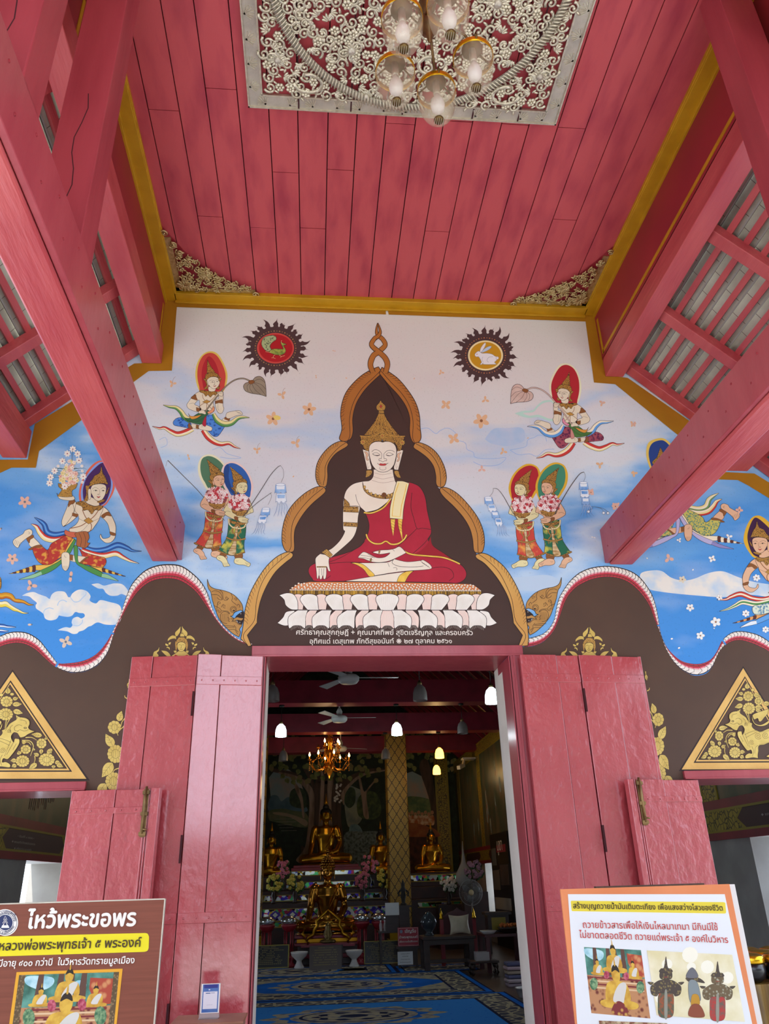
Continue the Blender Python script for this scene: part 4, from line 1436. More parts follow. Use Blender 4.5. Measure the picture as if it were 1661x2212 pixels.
# ------------------------------------------------------------------ the smaller painted figures
CL_RED = pm('#b2342c', '#d79a3e', scale=22, lo=0.50, hi=0.62, detail=3)
CL_BLUE = pm('#1f4fa0', '#4b86d6', scale=40, kind='voronoi', lo=0.25, hi=0.5)
CL_PURP = pm('#5a1d45', '#a04a5a', scale=40, kind='voronoi', lo=0.3, hi=0.6)
CL_GRN = pm('#1f6a4d', '#c6c04e', scale=11, lo=0.50, hi=0.62)
CL_ORG = pm('#c8443a', '#e2a94e', scale=11, lo=0.50, hi=0.66)
CL_SCALE = pm('#2f7d7a', '#c9c160', scale=60, kind='voronoi', lo=0.2, hi=0.6)
RGR, RYL, RRD, RBL, RWH, RNV, RDK = pm('#6f9a5a'), pm('#eadd9a'), pm('#c8372f'), pm('#5f9fdf'), pm('#f0e6cc'), pm('#1e56a8'), pm('#5a2a22')
RYO, RGN, RG2 = pm('#e3bb52'), pm('#4a8f4a'), pm('#8fc39a')
FLW = [pm('#f1dcd8'), pm('#e3b5b4'), pm('#f4ecea'), pm('#c2343f')]
FC = pm('#a8404a')
POLE = pm('#5a5552')

# halo paints
H = {k: pm(v) for k, v in dict(red='#b01f2b', redd='#8e1220', redo='#c9443a', yel='#e0c25a', green='#4f7a5c', greent='#3f8a6c', blue='#2c62b0', blued='#1d4688', cream='#e6e4c0', pinky='#e9d2cc', purple='#45215f', purpled='#3a1440', orange='#dc6a52', lblue='#7f9fe0', gold='#ddb02e', deepblue='#1c3f86').items()}


def face_lines(P, pts, lip=None, w=0.5):
    for s in pts:
        P.line(INK, s, w)
    if lip:
        P.fill(P_LIP, lip, 0.2)


def kneeling(P, cl, skin, rib, halo, leafc, sash):
    P.F((310, 740, 300 / 1661))
    P.fill(halo[0], "790,105 880,130 950,230 1002,370 992,500 950,590 880,605 700,590 650,540 620,400 638,260 700,150")
    P.fill(halo[1], "790,125 866,150 930,240 978,370 970,500 935,580 700,580 668,530 645,400 658,270 710,165", 0.4, olm=halo[2])
    P.fill(halo[2], "780,165 850,225 895,340 905,450 900,570 740,570 705,480 695,360 720,250")
    # rear foot
    P.fill(skin, "935,935 985,890 1035,905 1005,950", 0.6)
    P.fill(P_STRAP, "975,890 1038,905 1025,940 965,915", 0.4, sm=False)
    P.fill(skin, "985,885 1000,840 1080,820 1150,815 1185,860 1120,872 1040,905 1005,908", 0.7)
    for k in range(4):
        P.line(INK, [(1105 + k * 14, 822 + k * 3), (1140 + k * 12, 850 + k * 3)], 0.4, sm=False)
    # streamers
    P.band("590,1030 510,1070 410,1095 330,1065 250,1020 190,1028 105,1002", [58, 66, 60, 50, 34, 26, 2], rib[1])
    P.band("712,1045 770,1130 850,1190 930,1215 1020,1205 1090,1245 1160,1270", [56, 66, 62, 50, 40, 26, 2], rib[1])
    # legs
    P.fill(cl, "560,960 480,900 400,905 355,950 370,990 440,1005 580,1032c 575,985", 0.8)
    P.fill(cl, "755,870c 830,870 860,950 972,1005c 900,1110 850,1125 800,1090 740,1000", 0.8)
    P.fill(skin, "575,975 660,990 660,1035 590,1022", 0.6)
    P.fill(P_STRAP, "545,960 585,1030 575,1035 535,1015", 0.4)
    P.fill(P_STRAP, "630,985 662,990 658,1035 625,1025", 0.4, sm=False)
    P.fill(skin, "660,1000 700,975 800,1005 822,1030 800,1058 700,1045 665,1030", 0.7)
    P.line(INK, "690,995 705,1000 695,1015", 0.4)
    P.band("835,850 880,930 960,975 1050,965 1130,905 1200,893 1268,900", [36, 64, 66, 60, 44, 28, 2], rib[0])
    P.band("560,935 490,890 450,830 390,780 310,768 235,748", [60, 62, 54, 44, 28, 2], rib[0][::-1])
    # arms and torso
    P.fill(skin, "690,578c 640,600 590,640 545,700 518,748 545,795 640,832c 690,800 655,762 612,738 665,688 672,780 662,822 760,860 832,832 850,790 835,705 900,625 880,590 780,580", 0.7)
    P.fill(skin, "895,610 945,585 955,640 950,750 962,790 940,842 900,845 868,790 858,690 900,670", 0.7)
    P.line(INK, "545,735 590,725 615,738", 0.4)
    P.line(INK, "890,700 890,790 905,812", 0.4)
    P.fill(P_STRAP, "575,650 622,622 632,655 645,690 600,680 570,668", 0.5)
    P.fill(P_STRAP, "858,700 945,680 950,730 900,722 860,735", 0.5, sm=False)
    P.fill(P_STRAP, "630,775 680,790 660,832 632,818", 0.5, sm=False)
    for s in ("705,620 715,670 755,710", "868,630 810,690 755,710", "755,712 700,740 660,775", "755,715 790,770 830,800", "755,715 755,830"):
        P.line(P_STRAP, s, 1.0)
    P.fill(pm('#b98a3c'), "705,712 755,685 802,708 755,730", 0.6, sm=False)
    P.fill(P_ORN, "668,578 720,572 800,588 850,582 885,605 860,630 830,625 800,655 770,625 745,645 720,612 680,595", 0.6)
    # sash
    P.fill(sash[0], "490,900c 560,905 650,850 745,808 792,830 740,890 700,975 600,965 530,940", 0.8)
    for s in ("500,925 600,930 690,880 770,830", "540,945 640,940 710,900", "620,955 690,930 730,880"):
        P.line(INK, s, 0.5)
    P.fill(sash[1], "770,850c 820,840 850,800 832,760c 815,800 790,820 765,830", 0.6)
    P.fill(sash[2], "745,880 702,975 745,1000", 0.5)
    P.fill(pm('#d9953a'), "535,845c 560,880 620,880 700,860c 640,905 570,915", 0.6)
    P.fill(skin, "660,825 700,808 745,825 740,860 700,850 665,848", 0.6)
    # stem and leaf
    P.line(INK, "735,835 800,745 900,622 1000,512 1100,446 1200,432 1290,470", 3.2)
    P.line(leafc, "735,835 800,745 900,622 1000,512 1100,446 1200,432 1290,470", 2.0)
    P.fill(leafc, "1290,470 1340,415 1400,408 1445,450 1462,530 1468,648c 1400,625 1290,608 1220,580 1195,530 1215,490 1260,475", 0.9)
    for s in ("1290,475 1240,520 1250,585", "1290,475 1270,540 1310,610", "1290,475 1330,560 1400,622", "1290,475 1370,520 1466,640", "1290,475 1400,500 1462,560", "1290,475 1390,440 1452,480"):
        P.line(INK, s, 0.6)
    P.fill(P_STRAP, "1255,465 1300,450 1330,470 1300,495 1270,495", 0.5)
    P.fill(skin, "895,600 925,585 950,600 945,640 905,635", 0.6)
    for k in range(3):
        P.line(INK, [(905 + k * 14, 590), (912 + k * 12, 615)], 0.35, sm=False)
    # head
    P.fill(skin, "780,530 785,582 850,582 858,540", 0.5)
    P.fill(skin, "757,455 785,418 840,408 890,425 912,470 897,520 860,552 820,548 780,510 765,490", 0.6)
    P.fill(skin, "750,470 768,465 775,530 758,520", 0.5)
    P.fill(P_ORN, "765,205c 800,280 845,340 848,372 765,372 762,290", 0.5)
    P.fill(P_ORN, "742,445 738,410 762,370 860,365 905,405 915,432 870,412 800,415 765,440", 0.6)
    P.fill(P_ORN, "715,435 750,445 770,545 740,560 725,545 752,520 740,470", 0.5)
    P.fill(P_ORN, "880,540 912,525 905,555 880,560", 0.4)
    P.fill(P_ORN, "895,430 932,428 910,470", 0.4)
    face_lines(P, ["785,462 810,450 845,458", "862,452 885,448 902,458", "805,478 825,470 842,480", "868,470 885,465 895,472", "850,458 852,495 840,505 858,508"], "832,515 850,522 872,512 852,530")
    P.dot(INK, 828, 475, 5, 4)
    P.dot(INK, 882, 469, 5, 4)


P = Paint(0.006)
kneeling(P, CL_BLUE, P_SKIN, ([RYL, RYL, RGR, RGN], [RRD, RRD, RWH, RYL][::-1]), (H['yel'], H['redo'], H['red']), pm('#9a8c76', '#8c7e6a', scale=8), (pm('#2f6a42'), pm('#e59a70'), P_RED))
P.build('kneeling_deity_paint', 'flying kneeling deity with blue dotted trousers and a grey leaf, red halo')
P = Paint(0.006)
P.T = affine(461.7, 826.7, 1216, 852, -1.0, 1.0, 0.085)
kneeling(P, CL_PURP, P_SKIN, ([RWH, RWH, RBL, RBL], [RRD, RRD, RWH, RYL][::-1]), (H['cream'], H['red'], H['red']), pm('#d8bfb2', '#c9aa9c', scale=8), (pm('#4a7a3a'), pm('#dc8fa5'), pm('#c98a80')))
P.build('kneeling_deity_paint', 'flying kneeling deity with purple trousers and a pale leaf, red halo')


def standing(P, cl, skin, halo, seed):
    P.F((400, 970, 240 / 1661))
    P.fill(halo[0], "700,185 790,205 890,280 970,390 1015,520 1015,620 980,720 930,790 720,760 620,640 550,500 535,360 570,250 620,205")
    P.fill(halo[1], "700,212 780,235 870,300 940,400 982,520 978,640 940,730 720,710 640,600 590,500 572,380 590,270 640,225", 0.4, olm=halo[2])
    P.fill(halo[2], "640,225 660,300 650,420 690,560 760,700 640,600 590,500 572,380 590,270")
    # feet
    P.fill(P_STRAP, "530,1555 620,1565 590,1620 520,1600", 0.5)
    P.fill(P_STRAP, "745,1560 850,1560 850,1635 750,1635", 0.5)
    P.fill(skin, "470,1620 500,1590 570,1600 620,1650 640,1700 668,1745 620,1755 575,1755 545,1690 480,1650", 0.8)
    P.fill(skin, "730,1680 750,1635 840,1630 920,1680 975,1715 950,1760 880,1735 800,1730 745,1710", 0.8)
    for k in range(4):
        P.line(INK, [(575 + k * 20, 1700), (580 + k * 20, 1752)], 0.4, sm=False)
        P.line(INK, [(895 + k * 18, 1690 + k * 6), (925 + k * 12, 1745 - k * 8)], 0.4, sm=False)
    P.line(INK, "500,1615 510,1640 530,1630", 0.4)
    P.line(INK, "760,1665 775,1680 795,1668", 0.4)
    # skirt
    P.fill(cl, "650,1040c 640,1200 610,1350 490,1520c 560,1560 620,1580c 740,1590 890,1545c 880,1420 905,1250 910,1090c", 0.9)
    P.fill(P_ORN, "492,1500c 560,1540 640,1570 740,1572 888,1535c 886,1555 740,1595 620,1582 480,1522", 0.5)
    P.fill(pm('#d8c49a', '#a8804a', scale=60, stretch=(.2, 1, 1), lo=.4, hi=.6), "765,1110 800,1110 770,1350 750,1570 640,1560 720,1380", 0.7)
    P.fill(P_ORN, "665,1060c 800,1095 920,1080c 920,1120 800,1140 665,1100", 0.6)
    for s in ("785,1130 720,1180 710,1240 750,1290 720,1340 685,1400", "785,1130 825,1180 820,1240 790,1290 830,1350 820,1410"):
        P.line(INK, s, 4.2, 1.5)
        P.line(pm('#b08445'), s, 3.0, 0.8)
    P.line(INK, "612,1320 700,1355 800,1360 905,1340", 4.0)
    P.line(pm('#a8803f'), "612,1320 700,1355 800,1360 905,1340", 2.8)
    for s in ("650,1050 660,1120 710,1170 770,1180", "920,1090 880,1170 800,1190"):
        q = CR(P.pts(s), False, 4)
        for (x, y) in q:
            P.dot(P_CREAM, x, y, 13, 13, 0.4, 8)
    # torso and arms
    P.fill(skin, "690,720 640,800 580,900 575,960 640,1010 740,1060c 900,1080 900,1000 1010,950c 1020,930 990,830 950,740 900,700", 0.8)
    P.fill(P_STRAP, "735,1010 790,1020 800,1075 745,1060", 0.5)
    # bowl with blossoms
    P.fill(P_ORN, "695,905c 800,925 945,905c 930,960 880,985 870,1000 780,1000 760,980 710,950", 0.7)
    P.line(pm('#c09048'), "698,925 820,945 940,922", 1.0)
    P.fill(pm('#8f4a4e'), "660,760 690,710 760,680 850,675 920,710 965,770 970,840 940,905 800,920 690,900 655,840", 0)
    P.cluster("655,760 690,705 760,675 850,670 920,705 970,770 975,840 940,905 800,915 690,895 650,840", 100, 26, FLW, FC, seed)
    P.fill(skin, "795,1030 860,1020 945,1050 930,1075 940,1100 860,1105 800,1075", 0.7)
    for k in range(3):
        P.line(INK, [(850, 1050 + k * 14), (930, 1062 + k * 12)], 0.4, sm=False)
    P.line(INK, "585,950 630,930 680,945", 0.5)
    P.line(INK, "975,960 965,930", 0.5)
    # head
    P.fill(P_ORN, "668,262c 740,320 800,370 850,410 862,450 800,475 740,490 715,450 700,360", 0.5)
    P.fill(P_ORN, "712,520 740,480 860,450 900,460 925,490 920,515 870,500 800,510 765,560 765,640 790,665 750,660 735,600 690,585 720,570", 0.6)
    P.fill(P_ORN, "685,580 735,600 770,680 720,660 745,650", 0.4)
    P.fill(skin, "765,560 800,512 870,498 918,515 932,560 925,620 895,660 850,672 800,655 775,610", 0.7)
    P.fill(skin, "752,595 770,592 785,650 765,640", 0.5)
    face_lines(P, ["790,565 820,540 860,560", "885,560 905,545 922,555", "812,578 835,568 855,580", "895,565 912,560 922,568", "880,560 888,600 868,612 892,616"], "862,628 885,634 908,622 888,645")
    P.dot(INK, 838, 575, 6, 5)
    P.dot(INK, 908, 565, 6, 5)


def pole(P, s, w=1.2):
    P.line(POLE, s, w, w * 0.6)


LB, LW = pm('#5f97d8', '#9fc3ea', scale=9, lo=.4, hi=.6), pm('#e4edf5')
LBD = pm('#5a7fb4')


def streamer_lantern(P, x, y, w, segs, lean, seed):
    """a blue paper streamer: a ringed top and ragged tiers"""
    rnd = random.Random(seed)
    for k in range(segs):
        xx, yy = x + lean * k, y + k * w * 0.95
        ww = w * (1 - 0.08 * k)
        pts = [(xx - ww * .5, yy, True), (xx + ww * .5, yy, True), (xx + ww * .62 + lean * .4, yy + w * .9, True)]
        for t in range(5):
            u = 1 - (t + .5) / 5
            pts.append((xx - ww * .62 + lean * .4 + ww * 1.24 * u, yy + w * (1.15 if t % 2 else .82), False))
        pts.append((xx - ww * .65 + lean * .4, yy + w * .95, True))
        P.fill(LB if k % 2 == 0 else LW, pts, 0.5, olm=LBD)
        P.fill(LW if k % 2 == 0 else LB, [(xx - ww * .45, yy + w * .12, True), (xx + ww * .45, yy + w * .12, True), (xx + ww * .4 + lean * .2, yy + w * .5, True), (xx - ww * .4 + lean * .2, yy + w * .5, True)], 0)
    P.dot(LW, x, y, w * .5, w * .14, 0.5, olm=LBD)
    xx, yy = x + lean * segs, y + segs * w * .95
    for t in range(5):
        u = (t - 2) / 2
        P.line(LBD, [(xx + u * w * .35, yy), (xx + u * w * .55 + 8, yy + w * .5), (xx + u * w * .6 - 6 + lean * .3, yy + w * (1.0 + .2 * rnd.random())), (xx + u * w * .9 + lean * .6, yy + w * 1.5)], 1.6, 0.3)
        P.line(LW, [(xx + u * w * .35, yy), (xx + u * w * .55 + 8, yy + w * .5), (xx + u * w * .6 - 6 + lean * .3, yy + w * 1.0)], 0.7, 0.2)


fS = (400, 970, 240 / 1661)
P = Paint(0.0055)
P.F(fS)
pole(P, "-260,170 -150,280 0,430 180,610 360,820 590,1070", 1.7)
P.line(POLE, "-260,170 -275,200 -290,260", 0.5)
P.T = affine(0, 0, -49.8, -15.2, 1, 1)
standing(P, CL_ORG, P_SKINP, (H['cream'], H['green'], H['green']), 5)
P.build('standing_deity_paint', 'rear standing figure in orange skirt with flower bowl, green halo')
P = Paint(0.0085)
standing(P, CL_GRN, P_SKINY, (H['pinky'], H['blue'], H['blued']), 6)
P.F(fS)
pole(P, "880,1010 980,850 1130,620 1270,400 1370,285 1425,250", 1.7)
pole(P, "860,1020 960,910 1100,790 1290,655", 1.5)
P.line(POLE, "1425,250 1465,310 1470,410 1435,500", 0.6)
P.line(POLE, "1275,665 1290,720 1240,835", 0.6)
streamer_lantern(P, 1425, 535, 140, 2, 8, 1)
streamer_lantern(P, 1210, 890, 115, 2, -45, 2)
P.build('standing_deity_paint', 'front standing figure in green skirt with flower bowl, blue halo')
fT = (1030, 990, 310 / 1661)
P = Paint(0.0055)
P.T = affine(522.8, 1053.8, 1123, 1058, -1, 1, 0.05)
standing(P, CL_ORG, P_SKINY, (H['gold'], H['red'], H['red']), 7)
P.T = None
P.F(fT)
pole(P, "470,715 380,570 300,430 240,360 190,350", 1.4)
P.line(POLE, "190,352 180,400 145,445", 0.6)
streamer_lantern(P, 130, 455, 85, 4, 38, 3)
P.build('standing_deity_paint', 'standing figure in red skirt with flower bowl, red halo')
P = Paint(0.0085)
P.T = affine(522.8, 1053.8, 1181, 1055, -1, 1, 0.05)
standing(P, CL_GRN, P_SKINP, (H['gold'], H['greent'], H['greent']), 8)
P.T = None
P.F(fT)
pole(P, "900,650 960,530 1060,360 1150,230 1200,175 1240,162", 2.2)
P.line(POLE, "1240,165 1255,210 1235,272", 0.6)
streamer_lantern(P, 1232, 285, 90, 3, 12, 4)
for (x, y) in ((1290, 620), (1465, 635), (1515, 637)):
    P.dot(LW, x, y, 16, 16, 0.7, olm=POLE)
    P.line(POLE, [(1330, 560), ((1330 + x) / 2 + 30, 580), (x, y - 16)], 0.5)
P.build('standing_deity_paint', 'standing figure in green skirt with flower bowl, green halo')

fE = (0, 940, 340 / 1661)


def flying(P, cl, skin, halo, rib, pan, bowl=True, upper=True, lower=True):
    P.F(fE)
    if upper:
        P.fill(halo[0], "1060,268 990,300 920,375 870,465 840,560 832,650 850,720 900,770 1080,755 1150,690 1210,560 1190,420 1130,300")
        P.fill(halo[1], "1065,283 1000,320 935,395 885,480 858,570 855,650 880,720 1000,760 1080,740 1140,680 1190,550 1170,420 1125,310")
        P.fill(halo[2], "1070,295 1000,350 920,440 882,540 875,620 895,700 1000,745 1100,720 1150,630 1172,510 1150,400 1110,310")
    if lower:
        stripes = lambda a, b: [(a if i % 2 else b) for i in range(1)]
        P.band("690,1030 580,1052 500,1025 470,950 430,910 362,868", [40, 56, 62, 52, 40, 2], rib[0][::-1])
        P.band("700,1075 580,1105 480,1085 420,1025 385,968 328,938", [40, 60, 64, 54, 40, 2], rib[1][::-1])
        P.band("890,1185 1000,1218 1120,1205 1240,1160 1340,1190 1400,1220 1495,1225", [40, 50, 52, 60, 44, 26, 2], rib[0])
        P.band("860,1215 1000,1262 1100,1272 1220,1250 1300,1290 1380,1330 1468,1355", [50, 60, 60, 56, 40, 24, 2], rib[1])
        P.fill(cl, "830,1190c 900,1240 1050,1280 1105,1295 1122,1340 1090,1392 1020,1392 930,1370 830,1352 870,1290", 0.9)
        P.fill(skin, "735,1262 780,1268 915,1290 845,1342 735,1322", 0.7)
        P.fill(P_STRAP, "905,1290 935,1290 880,1330 858,1358 835,1352", 0.5)
        P.fill(pan[1], "780,1180 800,1340 870,1400 960,1452 1080,1500 1092,1462 980,1400 880,1362 825,1330 820,1180", 0.8)
        P.band("1075,1480 1130,1492 1190,1515 1250,1540", [40, 44, 26, 2], [pan[2]], 0.7)
        P.fill(pan[0], "940,1375c 1020,1395 1090,1395c 1110,1420 1080,1445 1050,1430", 0.7)
        for k in range(7):
            x, y, w = 1095 + k * 34, 1425 + k * 10, 22 - k * 2.6
            P.fill(pan[0] if k % 2 else RDK, [(x - 18, y - w), (x + 20, y - w + 8), (x + 26, y + w), (x - 10, y + w - 4)], 0.5)
        P.fill(skin, "325,1040 352,1075 428,1165 330,1182 298,1110", 0.7)
        P.fill(P_STRAP, "280,1090 345,1055 355,1080 320,1105 310,1140", 0.5)
        P.fill(skin, "265,1008 310,992 340,1012 335,1052 280,1090 220,1142 188,1190 142,1150 145,1105 210,1062 245,1040", 0.8)
        for k in range(4):
            P.line(INK, [(165 + k * 16, 1105 + k * 8), (150 + k * 16, 1150 + k * 8)], 0.5, sm=False)
        P.line(INK, "300,1020 318,1035 300,1045", 0.5)
        P.fill(pan[0], "760,1085c 690,1200 640,1300 520,1360 400,1372 350,1378 380,1425c 450,1425 560,1385 640,1330 710,1220 790,1100c", 0.8)
        P.fill(pan[1], "785,1095c 720,1200 650,1310 530,1382 400,1440 365,1470 450,1474 560,1425 650,1352 745,1240 802,1110c", 0.8)
        for k in range(8):
            x, y, w = 355 - k * 34, 1410 + k * 7, 32 - k * 4
            P.fill(RDK if k % 2 == 0 else pan[0], [(x + 20, y - w), (x - 18, y - w + 6), (x - 22, y + w * .7), (x + 16, y + w)], 0.5)
        P.band("440,1455 350,1490 280,1508 200,1525", [36, 40, 24, 2], [pan[2]], 0.7)
        P.fill(cl, "690,1060c 600,1110 540,1150 500,1212 425,1165 340,1190c 360,1260 400,1330 460,1368 540,1362 600,1320 660,1270 720,1160 765,1085", 0.9)
        P.fill(P_STRAP, "300,1205 380,1165 440,1160 435,1185 360,1190 335,1212", 0.5)
        P.line(INK, "500,1212 515,1260 512,1290", 0.6)
        P.fill(skin, "650,1262 680,1235 725,1245 737,1290 730,1380 700,1432 662,1410 650,1340", 0.8)
        for k in range(4):
            P.line(INK, [(668 + k * 15, 1380), (672 + k * 15, 1425)], 0.5, sm=False)
        P.fill(P_STRAP, "735,1262 770,1268 768,1325 735,1318", 0.5, sm=False)
        P.line(INK, "680,1265 685,1285 702,1290", 0.5)
    if upper:
        P.fill(skin, "1060,750 1110,770 1150,810 1192,880 1222,960 1220,1040 1210,1090 1170,1132 1120,1138 1080,1112 1055,1080 1062,1045 1085,1090 1140,1085 1165,1060 1158,1010 1138,940 1100,890 1055,845", 0.8)
        P.fill(skin, "735,690c 790,685c 788,760 775,830 742,900 712,940 670,966 652,930 660,880 700,780", 0.8)
        P.fill(skin, "700,940 668,966 740,925 815,855 842,780 800,708 770,720 785,800 760,852", 0.8)
        P.fill(skin, "810,705c 850,700 920,690 1000,740 1060,745 1090,770 1060,850 1042,900 1000,962 960,1010 880,1032 800,1042 740,1020 735,990 800,945 832,890 822,840 790,790", 0.8)
        P.line(INK, "830,880 920,920 1000,900 1045,880", 0.5)
        P.line(INK, "925,950 880,1000 855,1015", 0.5)
        P.fill(P_STRAP, "765,820 830,838 815,868 760,852", 0.5, sm=False)
        P.fill(P_STRAP, "1070,850 1140,810 1175,855 1125,850 1095,875", 0.5)
        P.fill(P_STRAP, "1160,1020 1220,1040 1212,1062 1168,1052", 0.5)
        P.fill(P_STRAP, "730,695 792,690 780,722 745,735 722,760", 0.5)
        for s in ("870,790 900,860 935,905 965,950 960,1000 930,1030", "1045,785 1000,850 935,905 850,960 740,985"):
            P.line(P_STRAP, s, 1.6)
        P.fill(pm('#b98a3c'), "885,900 935,870 985,912 935,940", 0.7, sm=False)
        P.fill(P_ORN, "800,720 880,700 930,730 1000,752 1060,742 1085,762 1050,795 1005,792 968,835 930,792 880,795 865,755", 0.7)
        P.fill(skin, "930,645 900,702 990,748 1050,735 1015,685", 0.6)
        P.fill(skin, "600,612 625,645 700,652 765,640 790,675 745,692 660,682 620,662", 0.7)
        P.fill(pm('#c8644a'), "690,1000c 680,1030 700,1060 770,1082 850,1062 830,1030 740,1020", 0.7)
        P.fill(pm('#a5633a'), "790,1040 850,1020 920,1022 942,1080 922,1130 952,1140c 905,1192 850,1182 808,1162 810,1090", 0.8)
        for s in ("835,1035 860,1100 850,1175", "880,1025 905,1100 895,1180"):
            P.line(INK, s, 0.7)
        P.fill(skin, "965,545 990,525 1060,515 1112,530 1122,570 1110,630 1080,680 1040,697 1000,677 972,630 955,590", 0.8)
        P.fill(skin, "930,580 958,575 960,662 935,675", 0.6)
        P.fill(P_ORN, "1072,322c 1085,400 1105,430 1122,470 1138,522 1090,510 1000,520 940,548 950,500 975,470 1000,430 1035,412 1055,390", 0.7)
        P.fill(P_ORN, "905,538 945,545 925,600 928,690 890,692 912,620", 0.5)
        P.fill(P_ORN, "1025,705 1090,680 1110,690 1060,715", 0.5)
        P.fill(P_ORN, "1115,620 1155,545 1135,610", 0.5)
        face_lines(P, ["975,570 1005,552 1040,570", "1065,570 1090,555 1115,568", "985,590 1010,578 1035,592", "1070,590 1090,582 1108,592", "1050,575 1055,615 1030,628 1060,632"], "1020,645 1040,652 1062,645 1040,665")
        P.dot(INK, 1012, 587, 8, 6)
        P.dot(INK, 1090, 588, 8, 6)
        if bowl:
            P.fill(P_ORNF, "615,510c 715,525 820,510c 800,560 760,590 765,650c 690,655 605,645c 640,600 652,575 620,545", 0.7)
            for i in range(30):
                a = -1.57 + (i - 14.5) * 0.13
                r0, r1 = 60, 120 + 60 * abs(math.sin(i * 1.7))
                x0, y0 = 720 + 60 * math.cos(a), 420 - 60 + 120 * (i % 5) / 5
                P.line(pm('#3a6a78') if i % 3 else pm('#6f9fae'), [(x0, y0), (x0 + (r1 - r0) * math.cos(a) * .8, y0 - 10), (x0 + (r1 - r0) * math.cos(a) * 1.2, y0 + 4)], 1.1, 0.3)
            P.cluster("625,500 640,430 690,340 730,270 790,280 800,340 815,430 820,510 720,530", 95, 22, [pm('#f3ece0'), pm('#f0d9cc'), pm('#e9dc9a'), pm('#e9b9a8')], FC, 11)
            for (x, y) in ((770, 150), (712, 198), (820, 200), (660, 278), (835, 270), (577, 380), (615, 330), (866, 330), (870, 382), (535, 445), (525, 510), (880, 440), (870, 500), (685, 545)):
                P.flower(P_WHITE, x, y, 36 if x not in (615, 866, 870) else 18, 7, FC, 0.2, 1, 0)
            P.line(pm('#3a5a68'), "760,270 762,210 770,160", 0.8)


P = Paint(0.0065)
flying(P, CL_RED, P_SKIN, (H['orange'], H['lblue'], H['purple']), ([RNV, RBL, RNV], [RRD, RWH, RYL]), (RYO, RGN, RG2))
P.build('flying_deity_paint', 'flying deity holding up a bowl of flowers, purple halo, red trousers')
P = Paint(0.0065)
P.T = affine(141, 1212, 1487, 1150, -0.98, 0.9, 0.0)
flying(P, CL_SCALE, P_SKINP, (H['yel'],) * 3, ([RYL, RWH, RGR], [RWH, RYL, RRD]), (RWH, pm('#b9b4dc'), pm('#8f8ac4')), False, False, True)
P.T = None
P.F(fD)
P.fill(H['yel'], "520,463 570,480 620,540 640,620 620,700 560,760 480,720 440,640 425,560 445,490")
P.fill(H['deepblue'], "520,478 560,490 605,545 625,620 600,690 550,740 490,710 455,640 442,560 465,500")
P.fill(P_ORN, "522,525c 550,580 590,640 600,700c 470,640 500,590", 0.6)
P.build('flying_deity_paint', 'flying deity in green scaled trousers half hidden behind the right beam')
P = Paint(0.0065)
P.T = affine(213, 1063, 1641, 1177, -1.0, 0.93, 0.0)
flying(P, pm('#3a7fa8', '#d9e4d0', scale=50, kind='voronoi', lo=.2, hi=.6), P_SKINP, (H['gold'], H['gold'], H['purpled']), ([RRD, RWH, RRD], [RWH, RGN, RWH]), (pm('#e0a060'), RBL, LW), False, True, True)
P.build('flying_deity_paint', 'flying deity at the right eaves with purple halo, one arm hanging')
P = Paint(0.0065)
P.F((0, 1200, 200 / 1661))
P.band("-90,700 20,730 100,715 190,735 260,800 330,815 420,830 520,880 610,885", [90, 110, 105, 100, 60, 70, 50, 34, 2], [pm('#c98a1e'), pm('#d9a52a'), pm('#b5651e')])
P.band("-90,860 20,880 100,870 170,910 250,960 330,990 420,1030 515,1035", [90, 100, 100, 70, 70, 44, 30, 2], [P_CREAM, pm('#e3cf4e')])
P.band("-60,1250 60,1260 130,1275 200,1280 290,1285", [60, 50, 40, 30, 2], [RNV, LW])
P.band("-60,1350 40,1355 100,1360 155,1355", [50, 46, 30, 2], [LW, RNV])
P.fill(P_ORN, "-60,360 10,400 28,500 10,600 -60,640", 0.6)
P.build('streamer_paint', 'ends of yellow and blue streamers')

